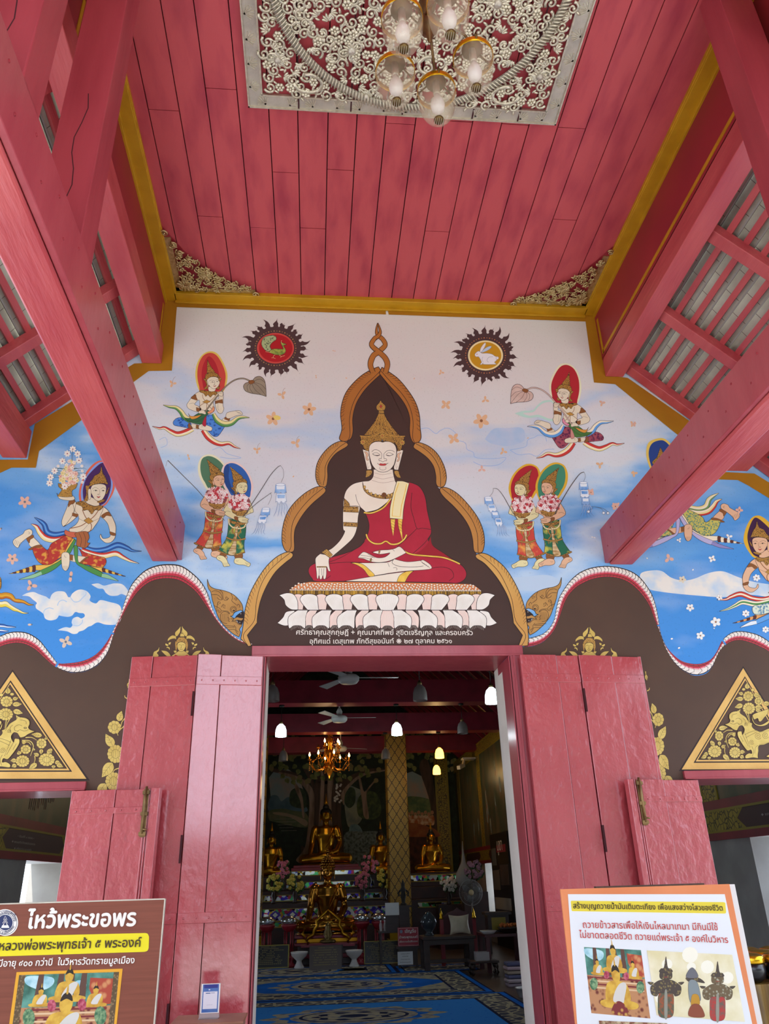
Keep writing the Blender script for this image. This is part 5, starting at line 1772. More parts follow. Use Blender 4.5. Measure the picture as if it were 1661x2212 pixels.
# ------------------------------------------------------------------ sun and moon
for fr, cx, cy, rx, ry, lab, seed in (((510, 680, 180 / 1661), 785, 668, 1.0, 0.86, 'sun', 3), ((976, 696, 180 / 1661), 670, 665, 0.98, 0.88, 'moon', 5)):
    P = Paint(0.004)
    P.F(fr)
    FL = pm('#4a3333')
    rnd = random.Random(seed)
    P.dot(FL, cx, cy, 500 * rx, 500 * ry, n=48)
    n = 23
    for i in range(n):
        a = 2 * math.pi * i / n + rnd.uniform(-.05, .05) + 0.03
        L = rnd.uniform(590, 700)
        sp = 0.155
        sg = 1 if math.cos(a) > -0.2 else -1
        if rnd.random() < .25:
            sg = -sg

        def R(r, t):
            return (cx + r * rx * math.cos(t), cy + r * ry * math.sin(t))
        q = [R(470, a - sp) + (True,), R(520, a - sp * .5) + (False,), R(560, a - sp * .62) + (False,), R(600, a - sp * .25) + (False,), R(L - 40, a + sp * .15 * sg) + (False,), R(L + 25, a + sp * .35 * sg) + (True,), R(L - 50, a + sp * .3) + (False,), R(570, a + sp * .6) + (False,), R(520, a + sp * .62) + (False,), R(470, a + sp) + (True,)]
        P.fill(FL, q)
    for i in range(46):
        a = 2 * math.pi * i / 46
        P.dot(pm('#b08a55') if lab == 'sun' else pm('#c27a48'), cx + 405 * rx * math.cos(a), cy + 400 * ry * math.sin(a), 9 if i % 2 else 13, n=7)
    if lab == 'sun':
        P.dot(pm('#cc4a40'), cx, cy, 370, 305, n=40)
        P.dot(pm('#b0101c'), cx + 5, cy, 335, 275, n=40)
        TL = pm('#3a4a3a', '#a9b884', scale=55, kind='voronoi', lo=.2, hi=.5)
        P.fill(TL, "690,730 600,720 530,650 505,580 520,500 570,445 650,420 740,410 800,450 795,500 740,540 690,590 680,650 710,700", 0.8)
        P.fill(pm('#a9b04a', '#6f8a3a', scale=30), "660,745 720,690 820,680 920,685 935,660 905,600 885,540 920,560 960,570 1005,600 965,605 950,630 985,690 985,740 950,780 880,805 780,795 700,770", 0.8)
        P.line(INK, "740,695 800,740 880,745 935,720", 0.6)
        for s in ("775,800 740,830 745,860", "705,860 745,860 785,875", "860,805 905,830 970,815", "905,830 885,855", "585,735 640,745 700,760", "905,560 900,525 915,512"):
            P.line(pm('#d9b884'), s, 0.8)
        P.dot(INK, 955, 580, 7, 6)
    else:
        P.dot(pm('#efe0a8'), cx, cy, 350, 300, n=40)
        P.dot(pm('#c79312'), cx, cy, 315, 268, n=40)
        RB = pm('#e9e9ea')
        P.fill(RB, "455,650 490,600 540,580 600,620 700,620 800,640 860,680 900,690 915,715 890,760 850,800 880,830 860,842 640,842 620,815 600,842 560,842 590,800 560,730 530,690 480,690", 0.7, olm=pm('#7a8088'))
        P.fill(RB, "560,590 575,520 620,450 665,410 672,450 640,520 590,595", 0.6, olm=pm('#7a8088'))
        P.fill(pm('#bcd0e4'), "590,595 640,540 720,490 785,480 770,520 700,570 610,605", 0.6, olm=pm('#7a8088'))
        P.line(pm('#8a9098'), "730,800 700,760 740,700 820,690", 0.6)
        P.line(pm('#8a9098'), "620,690 600,740 625,800", 0.5)
        P.dot(pm('#b03a3a'), 500, 640, 10, 8)
        P.dot(RB, 905, 715, 28, 28, 0.5, olm=pm('#7a8088'))
    P.build('%s_paint' % lab, 'dark flaming disc with a peacock on red' if lab == 'sun' else 'dark flaming disc with a white rabbit on yellow')

# ------------------------------------------------------------------ gold makara heads beside the arch
GK = pm('#bd8f4c', '#ad7f40', scale=8, rough=.55)
for lab in ('left', 'right'):
    P = Paint(0.0062)
    P.F((440, 1240, 120 / 1659))
    if lab == 'right':
        P.T = affine(526.5, 1320, 1134, 1316, -1.0, 1.0, 0.0)
    P.fill(INK, "1100,1150 1200,1120 1195,1300 1170,1450 1120,1530 1000,1400 950,1280", 0)
    P.fill(GK, "110,155c 145,270 200,370 330,440 550,485 760,550 930,650 1060,780 1140,900 1170,1010 1172,1110c 1100,1080 1000,1110 910,1160 860,1250 800,1260 900,1330 850,1390c 960,1390 1050,1480 1130,1500 1130,1560 1070,1650 1095,1750 1050,1880c 900,1800 720,1650 560,1480 440,1300 370,1120 310,950 250,740 210,540 150,450 115,330", 1.2)
    P.fill(GK, "870,1370 990,1290 1080,1310 1190,1320c 1130,1390 1020,1375 930,1385", 0.7)
    for s in ("240,530 340,500 470,540 540,650 560,770", "240,620 400,620 500,690 545,770 460,760 400,700", "300,940 450,1010 520,1080 500,1140 440,1150", "480,480 560,560 575,700 620,780 700,780 730,720", "540,1100 700,1110 780,1180", "500,1290 520,1180 600,1130 700,1140 780,1200", "500,1290 520,1400 600,1460 700,1480", "720,1290 760,1340 740,1400 780,1420", "800,1340 900,1330 1000,1270 1080,1250", "830,1420 950,1430 1050,1510 1120,1510", "560,1540 700,1540 880,1560 920,1600", "640,1590 780,1590 900,1590", "740,1660 920,1660 980,1740 1020,1800", "900,1520 960,1600 960,1660 1040,1740", "990,960 1030,900 1080,960 1060,1000", "820,590 860,700 840,800 900,860 980,920", "380,1120 400,980 420,850 450,830", "520,1000 560,930 600,900"):
        P.line(INK, s, 0.9)
    for (x, y, r, a) in ((690, 710, 60, 0), (470, 870, 60, 2), (620, 960, 60, 1), (440, 1090, 40, 0), (960, 760, 55, 3)):
        P.spiral(INK, x, y, r, 1.3, a, 0.8)
    P.dot(GK, 885, 1060, 92, 92, 0.9, 18)
    P.dot(GK, 890, 1062, 58, 58, 0.8, 14)
    P.dot(INK, 900, 1090, 28, 22, n=10)
    for k in range(7):
        P.line(INK, [(560 + k * 30, 1190 - k * 3), (540 + k * 34, 1420)], 0.4, sm=False)
    for (x, y) in ((1110, 1190), (1000, 1420), (1080, 1450)):
        P.fill(P_WHITE, [(x - 15, y - 15, True), (x + 15, y - 15, True), (x, y + 22, True)], 0.3)
    P.build('makara_paint', 'gold serpent head biting the %s foot of the arch' % lab)

# ------------------------------------------------------------------ gold triangles over the small doors
fT3 = (1460, 1400, 201 / 1588)
for lab in ('right', 'left'):
    P = Paint(0.005)
    P.F(fT3)
    if lab == 'left':
        P.T = affine(1605, 1440, 27.5, 1447.5, -1.2, 1.06, -0.005)
    P.fill(INK, "1147,308 2260,2085 50,2098", 0, sm=False)
    P.fill(P_GOLDL, "1147,342 2200,2060 98,2072", 0, sm=False)
    P.fill(INK, "1176,480 2030,1950 300,1958", 0, sm=False)
    P.fill(P_GOLDL, "1178,512 1985,1928 335,1936", 0, sm=False)
    P.fill(INK, "1185,545 1945,1900 372,1908", 0, sm=False)
    P.fill(P_BROWN, "1188,560 1925,1890 390,1898", 0, sm=False)
    G = P_LEAFG
    P.leaf(G, 1215, 700, 110, 80, -1.57)
    P.dot(G, 1155, 705, 30, 24, .5).dot(G, 1310, 715, 32, 26, .5)
    P.rosette(G, 1232, 822, 88, 1.0, 10)
    P.rosette(G, 1245, 1028, 105, .95, 13)
    P.rosette(G, 1410, 905, 72, .95, 10)
    for (x, y, L, w, a) in ((1145, 790, 90, 60, 3.5), (1150, 870, 140, 75, 3.2), (1140, 970, 150, 85, 2.85), (1320, 790, 130, 75, .25), (1490, 940, 130, 80, .15), (1345, 1010, 140, 80, .05), (1355, 1050, 110, 60, .3)):
        P.leaf(G, x, y, L, w, a)
    for s in ("1190,1110 1220,1170 1250,1260", "1235,1130 1245,1190 1258,1270"):
        P.line(G, s, 1.8, 0.6)
    P.rosette(G, 735, 1500, 72, 1.15, 8)
    P.rosette(G, 960, 1595, 74, 1.0, 8)
    P.rosette(G, 660, 1762, 116, .9, 13)
    P.rosette(G, 1005, 1783, 100, .95, 13)
    for (x, y, L, w, a) in ((725, 1375, 160, 80, -.15), (640, 1590, 90, 90, 2.2), (660, 1620, 80, 80, 2.8), (735, 1590, 90, 60, 1.5), (830, 1580, 50, 40, .9), (770, 1700, 90, 60, -.5), (800, 1820, 150, 80, .7), (545, 1800, 90, 70, 2.9), (520, 1835, 110, 70, 2.7), (560, 1850, 60, 60, 1.5), (1040, 1680, 70, 70, -1.2), (1090, 1770, 90, 70, .1), (1090, 1840, 80, 70, .5), (960, 1500, 70, 60, -.6), (690, 1440, 70, 40, -2.4)):
        P.leaf(G, x, y, L, w, a)
    for s in ("1010,1450 900,1460 850,1530 860,1600 890,1700", "1000,1480 920,1480 880,1530", "960,1405 870,1405 800,1450", "830,1700 825,1760 840,1820"):
        P.line(G, s, 2.0, 0.8)
    # lion
    P.fill(G, "1105,1035c 1090,1105 1130,1140 1185,1180 1250,1260 1300,1285c 1290,1330 1320,1375 1380,1410 1450,1425 1600,1370 1750,1400 1800,1500 1800,1620 1780,1720 1800,1880c 1640,1880 1530,1850c 1600,1800 1640,1720 1600,1620 1500,1650 1410,1670 1402,1760 1392,1830 1398,1885c 1310,1870 1190,1885 1180,1835 1240,1795 1290,1800 1275,1740 1215,1752 1160,1690 1100,1600 1062,1530 1045,1480 1052,1430 1112,1422 1130,1480 1165,1400 1145,1345 1112,1322 1060,1365 1035,1405 975,1390 920,1350 825,1305c 895,1278 920,1240 902,1190 910,1130 960,1090 1040,1072", 0.8)
    P.fill(P_BROWN, "1052,1395 1070,1340 1110,1322 1135,1350 1120,1410 1052,1425", 0.4)
    P.fill(G, "1410,1250 1390,1200 1330,1220 1300,1160 1310,1220 1350,1290 1450,1310 1560,1250 1650,1180c 1560,1300 1450,1335 1350,1310 1295,1230 1300,1150 1360,1110 1450,1080 1580,1035c 1560,1120 1500,1190 1450,1250", 0.7)
    for (x, y, r) in ((1395, 1500, 62), (1520, 1490, 60), (1285, 1605, 45), (1195, 1295, 32), (1650, 1500, 60)):
        P.spiral(INK, x, y, r, 2.2, 0.5, 0.6)
    for s in ("1040,1120 960,1140 950,1190", "1010,1215 1060,1200 1115,1235 1110,1290 1060,1300", "920,1280 980,1300 1040,1280 1075,1310", "1140,1200 1180,1250 1165,1330", "1190,1180 1245,1290", "1170,1480 1250,1440 1360,1405", "1190,1530 1280,1480 1380,1430", "1130,1480 1180,1580 1230,1680", "1090,1500 1140,1600", "1400,1660 1350,1700 1340,1800", "1290,1680 1320,1760 1300,1850", "1030,1090 1060,1060 1080,1100"):
        P.line(INK, s, 0.6)
    P.dot(INK, 965, 1250, 22, 16, n=10).dot(G, 965, 1250, 12, 8, n=8)
    for k in range(16):
        P.dot(INK, 1135 + k * 8, 1360 + k * 22, 6, 6, n=6)
    for k in range(10):
        P.line(INK, [(1420 + k * 22, 1430 - k * 4), (1415 + k * 22, 1450 - k * 4)], 0.5, sm=False)
        P.line(INK, [(1420 + k * 22, 1660 - k * 5), (1416 + k * 22, 1640 - k * 5)], 0.5, sm=False)
    P.build('triangle_paint', 'gold triangle with a lion among flowers over the small %s door' % lab)

# ------------------------------------------------------------------ gold deities and flower sprays beside the door leaves
fG = (200, 1340, 280 / 1630)
for lab in ('left', 'right'):
    P = Paint(0.005)
    P.F(fG)
    if lab == 'right':
        P.T = affine(391.5, 1396.7, 1272, 1398, 1.0, 1.0)
    G = P_LEAFG
    P.fill(G, "1000,440c 1050,410 1085,385 1150,385 1180,405 1220,440c 1215,520 1000,520", 0.6)
    P.fill(G, "1070,290 1115,272 1165,290 1168,340 1145,380 1115,395 1085,380 1065,340", 0.7)
    P.fill(P_ORNF, "1040,270 1070,235 1085,215 1150,215 1180,240 1195,270 1200,320 1185,400 1170,330 1165,285 1115,270 1070,285 1065,330 1050,390 1038,330", 0.6)
    P.fill(G, "1098,205 1105,165 1150,165 1155,205", 0.5, sm=False)
    P.fill(G, "1115,160 1132,70c 1142,160", 0.5, sm=False)
    for s in ("1080,312 1095,305 1108,313", "1122,313 1138,305 1152,312", "1114,310 1114,342 1105,348 1122,350"):
        P.line(INK, s, 0.5)
    P.line(INK, "1095,362 1115,368 1135,362", 0.7)
    P.fill(P_LIP, "1040,430c 1110,455 1190,432c 1190,450 1040,450", 0)
    for sg in (-1, 1):
        def M(s):
            return ' '.join('%g,%g%s' % (1115 + sg * (float(w.rstrip('c').split(',')[0]) - 1115), float(w.rstrip('c').split(',')[1]), 'c' if w.endswith('c') else '') for w in s.split())
        for s in ("1110,70c 1080,110 1040,150 1040,190 1065,200 1100,150c", "1050,200c 1000,190 950,230 945,265c 980,240 1030,230 1050,240", "990,275c 960,280 955,300 975,310c", "960,310c 920,290 915,310 940,325", "925,350c 940,330 970,345 970,380c 950,350", "860,380c 920,385 960,410 985,450c 930,450", "840,320c 820,370 770,400 755,465c 800,465 830,450 825,430 810,410 835,380", "720,460c 700,455 705,470 725,470", "1008,350c 1020,380 1050,380 1060,400c 1030,410"):
            P.fill(G, M(s), 0.5)
    P.build('gold_deity_paint', 'small gold crowned face rising above the %s main door leaf' % lab)
    P = Paint(0.0052)
    P.F(fG)
    if lab == 'right':
        P.T = affine(248, 1628.6, 1421, 1612, -0.85, 1.0)
    P.rosette(G, 275, 1345, 84, 1.0, 9)
    P.rosette(G, 290, 1680, 105, 1.1, 13)
    P.rosette(G, 265, 2025, 105, 1.1, 13)
    P.rosette(G, 270, 2300, 100, 1.1, 13)
    for (x, y, L, w, a) in ((325, 1270, 140, 85, -1.25), (260, 1590, 190, 110, -2.1), (250, 1790, 230, 130, 2.2), (160, 2050, 200, 120, 2.1), (250, 2150, 150, 90, 2.3), (460, 780, 80, 40, 1.8)):
        P.leaf(G, x, y, L, w, a)
    for s in ("410,1230 370,1280 355,1340", "400,1330 350,1370 310,1390 320,1450", "330,1860 280,1880 250,1920", "440,985 410,970 405,945", "465,740 455,800"):
        P.line(G, s, 2.4, 1.2)
    P.build('flower_spray_paint', 'column of gold flowers beside the %s main door leaf' % lab)
# ------------------------------------------------------------------ pierced silver panel on the ceiling
M_SILV = mat('pierced_silver', '#e0dac4', rough=0.36, metal=0.7, col2='#c4bda6', scale=25, lo=0.35, hi=0.7, bump=0.3, bscale=90)
M_SILVB = mat('silver_border', '#cfc8b8', rough=0.45, metal=0.6, col2='#b6afa2', scale=8, lo=0.35, hi=0.7, bump=0.25, bscale=60)
M_SILVG = mat('gilded_silver', '#cdbb8c', rough=0.36, metal=0.85, col2='#a8925c', scale=30, lo=0.35, hi=0.7, bump=0.3, bscale=90)
ZP = ZC - 0.022


class Carve(MB):
    def scroll(self, x, y, r, a0, sg, th, m, turns=1.25):
        pts, rr = [], []
        for t in range(15):
            u = t / 14
            a = a0 + sg * u * turns * 6.283
            k = r * (1 - 0.8 * u)
            pts.append((x + k * math.cos(a), y + k * math.sin(a), ZP - 0.012))
            rr.append(th * (1.0 - 0.45 * u))
        self.tube(pts, rr, m, 5)
        self.ball((pts[-1][0], pts[-1][1], ZP - 0.016), th * 1.2, m, 6, 4)

    def petal(self, x, y, L, w, a, m):
        self.ball((x + math.cos(a) * L / 2, y + math.sin(a) * L / 2, ZP - 0.012), (L / 2, w / 2, 0.008), m, 7, 4, Matrix.Rotation(a, 3, 'Z'))

    def blossom(self, x, y, r, m, n=6):
        for i in range(n):
            a = 6.283 * i / n + x * 9
            self.ball((x + math.cos(a) * r * .6, y + math.sin(a) * r * .6, ZP - 0.014), (r * .42, r * .42, 0.012), m, 6, 4)
        self.ball((x, y, ZP - 0.02), r * .3, m, 6, 4)


pnl = empty('ceiling_panel', (-0.01, -3.3, ZC - 0.01), 'large pierced silver panel of flowers and scrolls fixed to the porch ceiling', 'ceiling panel')
PX0, PX1, PY0, PY1 = -1.17, 1.15, -4.5, -2.135
q = MB()
bw = 0.105
for (xa, xb, ya, yb) in ((PX0, PX1, PY1 - bw, PY1), (PX0, PX1, PY0, PY0 + bw), (PX0, PX0 + bw, PY0 + bw, PY1 - bw), (PX1 - bw, PX1, PY0 + bw, PY1 - bw)):
    q.box(xa, xb, ya, yb, ZP, ZC + 0.001, M_SILVB)
for (xa, xb, ya, yb) in ((PX0, PX1, PY1 - 0.012, PY1), (PX0 + bw - .012, PX1 - bw + .012, PY1 - bw - .006, PY1 - bw + .006), (PX0 + bw - .006, PX0 + bw + .006, PY0 + bw, PY1 - bw), (PX1 - bw - .006, PX1 - bw + .006, PY0 + bw, PY1 - bw), (PX0, PX0 + 0.01, PY0, PY1), (PX1 - 0.01, PX1, PY0, PY1)):
    q.box(xa, xb, ya, yb, ZP - 0.01, ZP + 0.005, M_SILV)


def sprig(cx, cy, ax):
    """an engraved leaf spray on the border"""
    for i in range(7):
        a = ax + (i - 3) * 0.32
        L = 0.075 - 0.006 * abs(i - 3)
        q.bar((cx, cy, ZP - 0.002), (cx + L * math.cos(a), cy + L * math.sin(a), ZP - 0.002), 0.006, 0.006, M_SILV)


for i in range(13):
    x = PX0 + 0.13 + i * 0.173
    sprig(x, PY1 - 0.03, -0.9 if i % 2 else -2.2)
    y = PY1 - 0.16 - i * 0.173
    sprig(PX0 + 0.02, y, -0.35)
    sprig(PX1 - 0.02, y, 3.5)
q.build('border', parent=pnl)
c = Carve()
rnd = random.Random(21)
pts = []
tries = 0
mid = (PX0 + PX1) / 2
while tries < 14000:
    tries += 1
    x, y = rnd.uniform(0.0, PX1 - bw - mid - 0.03), rnd.uniform(PY1 - bw - 1.12, PY1 - bw - 0.03)
    dr = abs(math.hypot(x, y + 3.2) - 0.98)
    if dr < 0.055 or any((x - a) ** 2 + (y - b) ** 2 < 0.056 ** 2 for a, b in pts):
        continue
    pts.append((x, y))
for (x, y) in pts:
    t = rnd.random()
    a = rnd.uniform(0, 6.28)
    for sg in (1, -1):
        X = mid + sg * x
        if t < 0.52:
            c.scroll(X, y, 0.042, a if sg > 0 else math.pi - a, sg, 0.0115, M_SILV)
            for k in range(3):
                b = a + 2.2 + k * 0.9
                b = b if sg > 0 else math.pi - b
                c.petal(X + 0.035 * math.cos(b), y + 0.035 * math.sin(b), 0.042, 0.018, b, M_SILV)
        elif t < 0.75:
            c.blossom(X, y, 0.036, M_SILV)
        else:
            for k in range(5):
                b = a + (k - 2) * 0.5
                b = b if sg > 0 else math.pi - b
                c.petal(X, y, 0.062 - .006 * abs(k - 2), 0.02, b, M_SILV)
for sg in (1, -1):                           # the twisted rope wreath and big flower heads
    N = 60
    arc = [(mid + 0.98 * math.sin(sg * (0.0 + i / (N - 1) * 1.45)), -3.2 + 0.98 * math.cos(i / (N - 1) * 1.45), ZP - 0.012) for i in range(N)]
    c.tube(arc, 0.03, M_SILVB, 6, flat=0.35)
    for i in range(0, N - 1):
        (x, y, z), (x2, y2, _) = arc[i], arc[i + 1]
        d = Vector((x2 - x, y2 - y, 0)).normalized()
        nrm = Vector((-d.y, d.x, 0))
        a, b = Vector((x, y, ZP - 0.026)) - nrm * 0.036 - d * 0.014, Vector((x, y, ZP - 0.026)) + nrm * 0.036 + d * 0.014
        c.tube([a, (a + b) / 2 - Vector((0, 0, 0.006)), b], [0.004, 0.0085, 0.004], M_SILV, 4)
    for (x, y, r) in ((0.93, -2.52, 0.07), (0.42, -2.62, 0.075), (0.30, -2.19 - .1, 0.05), (0.52, -3.0, 0.08)):
        for i in range(14):
            c.petal(mid + sg * x, y, r, 0.022, 6.283 * i / 14, M_SILV)
        c.ball((mid + sg * x, y, ZP - 0.018), (r * .4, r * .4, 0.02), M_SILVB, 8, 5)
    for (x, y, r) in ((0.72, -2.36, 0.1), (0.15, -2.55, 0.1)):
        c.tube([(mid + sg * (x + r * math.cos(t * .5)), y + r * .7 * math.sin(t * .5), ZP - 0.014) for t in range(11)], 0.016, M_SILV, 5)
c.build('openwork', parent=pnl, fix=False)
q = MB()
for x in (-0.80, -0.415, -0.03, 0.50, 0.85):
    q.box(x - 0.005, x + 0.005, PY0, PY1, ZP - 0.004, ZP + 0.002, M_CRACK)
q.build('seam', parent=pnl)

for sg, cxn, nm in ((1, CX0 + 0.118, 'left'), (-1, CX1 - 0.118, 'right')):
    c = Carve()
    cy = -0.118
    c.box(min(cxn, cxn + sg * .06), max(cxn, cxn + sg * .06), -0.80, cy, ZC - 0.014, ZC - 0.003, M_SILVG)
    c.box(min(cxn, cxn + sg * .76), max(cxn, cxn + sg * .76), -0.165, cy, ZC - 0.014, ZC - 0.003, M_SILVG)
    c.add([(cxn, cy, ZC - 0.004), (cxn + sg * .80, cy - .01, ZC - 0.004), (cxn + sg * .55, cy - .13, ZC - 0.004), (cxn + sg * .36, cy - .27, ZC - 0.004), (cxn + sg * .2, cy - .44, ZC - 0.004), (cxn + sg * .08, cy - .66, ZC - 0.004), (cxn, cy - .82, ZC - 0.004)], [(0, 1, 2, 3, 4, 5, 6)], M_FASCIA)
    edge = [(0.80, .01), (.66, .07), (.55, .13), (.45, .2), (.36, .27), (.27, .355), (.2, .44), (.13, .55), (.08, .66), (.02, .79)]
    for i, (a, b) in enumerate(edge):
        r = 0.036 if i not in (4,) else 0.055
        c.scroll(cxn + sg * a * .95, cy - b * .95, r, 0.8 + i, 1 if i % 2 else -1, 0.009, M_SILVG)
    rnd = random.Random(4)
    pts = []
    for t in range(3000):
        a, b = rnd.uniform(.06, .72), rnd.uniform(.05, .72)
        lim = 0.72 - 1.3 * a + 0.62 * a * a
        if b > lim - 0.02 or any((a - u) ** 2 + (b - v) ** 2 < .058 ** 2 for u, v in pts):
            continue
        pts.append((a, b))
    for (a, b) in pts:
        w = rnd.uniform(0, 6.28)
        c.scroll(cxn + sg * a, cy - b, 0.038, w, 1 if rnd.random() < .5 else -1, 0.0085, M_SILVG)
        for k in range(3):
            c.petal(cxn + sg * a, cy - b, 0.05, 0.016, w + 2 + k, M_SILVG)
    for k in range(11):
        c.petal(cxn + sg * .31, cy - .24, .075, .03, k * .571, M_SILVG)
        c.petal(cxn + sg * .10, cy - .10, .09, .035, k * .571, M_SILVG)
    o = c.build('corner_bracket', fix=False)
    tag(o, 'gilded openwork corner ornament in the %s back corner of the ceiling' % nm, 'ornament', 'ceiling corner ornaments')

# ------------------------------------------------------------------ chandelier of glass cups
M_GLASS = bpy.data.materials.new('dusty_glass')
M_GLASS.use_nodes = True
_n = M_GLASS.node_tree
_b = _n.nodes['Principled BSDF']
_b.inputs['Base Color'].default_value = lin('#d9cdb2')
_b.inputs['Roughness'].default_value = 0.12
_b.inputs['Specular IOR Level'].default_value = 0.8
_t = _n.nodes.new('ShaderNodeTexNoise')
_t.inputs['Scale'].default_value = 9
_t.inputs['Detail'].default_value = 6
_c = _n.nodes.new('ShaderNodeTexCoord')
_n.links.new(_c.outputs['Object'], _t.inputs['Vector'])
_r = _n.nodes.new('ShaderNodeMapRange')
_r.inputs['From Min'].default_value = 0.3
_r.inputs['From Max'].default_value = 0.75
_r.inputs['To Min'].default_value = 0.16
_r.inputs['To Max'].default_value = 0.42
_n.links.new(_t.outputs['Fac'], _r.inputs['Value'])
_n.links.new(_r.outputs[0], _b.inputs['Alpha'])
M_BULB = mat('white_bulb', '#e6e0de', rough=0.35)
M_BAND = mat('bright_gold_band', '#e0ae1c', rough=0.25, metal=0.8)
M_DBRASS = mat('dark_brass', '#6e5a34', rough=0.4, metal=0.8)
ch = empty('chandelier', (-0.02, -3.26, 5.60), 'brass chandelier with five dusty glass cups hanging below the silver ceiling panel', 'chandelier')
q = MB()
hx, hy = -0.02, -3.26
q.lathe([(0.001, 6.57), (0.07, 6.57), (0.05, 6.52), (0.012, 6.48), (0.012, 6.10), (0.04, 6.08), (0.055, 6.03), (0.04, 5.98), (0.015, 5.95), (0.03, 5.92), (0.065, 5.86), (0.05, 5.80), (0.02, 5.77), (0.012, 5.70), (0.001, 5.69)], (hx, hy, 0), 16, M_BRASS)
q.build('stem', parent=ch)
cups = [(-0.2, -3.425), (0.037, -3.515), (-0.207, -3.117), (0.229, -3.23), (0.049, -3.017)]
for (x, y) in cups:
    a = MB()
    a.tube([(hx, hy, 5.83), (hx + (x - hx) * .4, hy + (y - hy) * .4, 5.88), (hx + (x - hx) * .85, hy + (y - hy) * .85, 5.82), (x, y, 5.76), (x, y, 5.70)], 0.008, M_BRASS, 6)
    a.lathe([(0.001, 5.745), (0.03, 5.74), (0.055, 5.715), (0.062, 5.69)], (x, y, 0), 14, M_DBRASS)
    for k in range(3):
        an = k * 2.094 + 0.5
        a.tube([(x + .05 * math.cos(an), y + .05 * math.sin(an), 5.70), (x + .12 * math.cos(an), y + .12 * math.sin(an), 5.665), (x + .128 * math.cos(an), y + .128 * math.sin(an), 5.63), (x + .108 * math.cos(an), y + .108 * math.sin(an), 5.615)], 0.005, M_DBRASS, 5)
    a.build('arm', parent=ch)
    g = MB()
    prof = [(0.104, 5.66), (0.112, 5.62), (0.113, 5.56), (0.108, 5.50), (0.096, 5.44), (0.075, 5.395), (0.045, 5.37), (0.001, 5.36)]
    g.lathe(prof, (x, y, 0), 28, M_GLASS, cap=False)
    sh = g.build('glass_cup', parent=ch)
    g = MB()
    g.lathe([(0.1145, 5.64), (0.1155, 5.622), (0.115, 5.602), (0.1135, 5.602), (0.112, 5.64)], (x, y, 0), 28, M_BAND, cap=False)
    g.build('gold_band', parent=sh)
    g = MB()
    g.lathe([(0.001, 5.352), (0.026, 5.354), (0.03, 5.362), (0.026, 5.375), (0.001, 5.376)], (x, y, 0), 16, M_DBRASS)
    for k in range(5):
        g.bar((x - .024 + k * .012, y - .022, 5.351), (x - .024 + k * .012, y + .022, 5.351), 0.003, 0.003, M_SILV)
    g.build('grille', parent=sh)
    g = MB()
    g.lathe([(0.02, 5.69), (0.022, 5.60), (0.02, 5.58)], (x, y, 0), 12, M_SILVB)
    g.lathe([(0.016, 5.58), (0.018, 5.56), (0.034, 5.53), (0.042, 5.49), (0.036, 5.455), (0.018, 5.44), (0.001, 5.437)], (x, y, 0), 16, M_BULB)
    g.build('bulb', parent=sh)

# ------------------------------------------------------------------ the two notice boards before the doors
M_BRNP = mat('brown_wood_print', '#80412c', rough=0.5, col2='#743722', scale=3, stretch=(1, 1, 30), lo=0.35, hi=0.7)
M_WHT = mat('white_board', '#dcdcda', rough=0.5)
M_DWOOD = mat('dark_wood_leg', '#4b3426', rough=0.6, col2='#3b281c', scale=6, stretch=(4, 4, 1))
YS = -1.5


class SignPaint(Paint):
    def __init__(self, frame, base=0.01):
        super().__init__(base, frame, YS, 0.00003)


def sign_text(body, a, b, mt, parent, bold=0.015, fr=(0, 0, 1)):
    A = onY(fr[0] + a[0] * fr[2], fr[1] + a[1] * fr[2], YS)
    B = onY(fr[0] + b[0] * fr[2], fr[1] + b[1] * fr[2], YS)
    d = B - A
    w = d.length
    d.normalize()
    u = Vector((-d.z, 0, d.x))
    lettering('lettering', body, mt, parent, lambda s, v, ci: A + d * s + u * v + Vector((0, -0.0045 - ci * 0.0002, 0)), w, bold)


def stand(parent, xa, xb, zt, zb):
    for x in (xa, xb):
        q = MB()
        q.bar((x, YS + 0.03, zt), (x, YS + 0.03, 0.0), 0.035, 0.03, M_DWOOD, (0, 1, 0))
        q.bar((x, YS + 0.045, zt - 0.15), (x, YS + 0.42, 0.012), 0.03, 0.025, M_DWOOD, (1, 0, 0))
        q.build('leg', parent=parent)
    q = MB()
    q.box(xa - 0.03, xb + 0.03, YS - 0.03, YS + 0.03, zb - 0.03, zb, M_DWOOD)
    q.build('ledge', parent=parent)


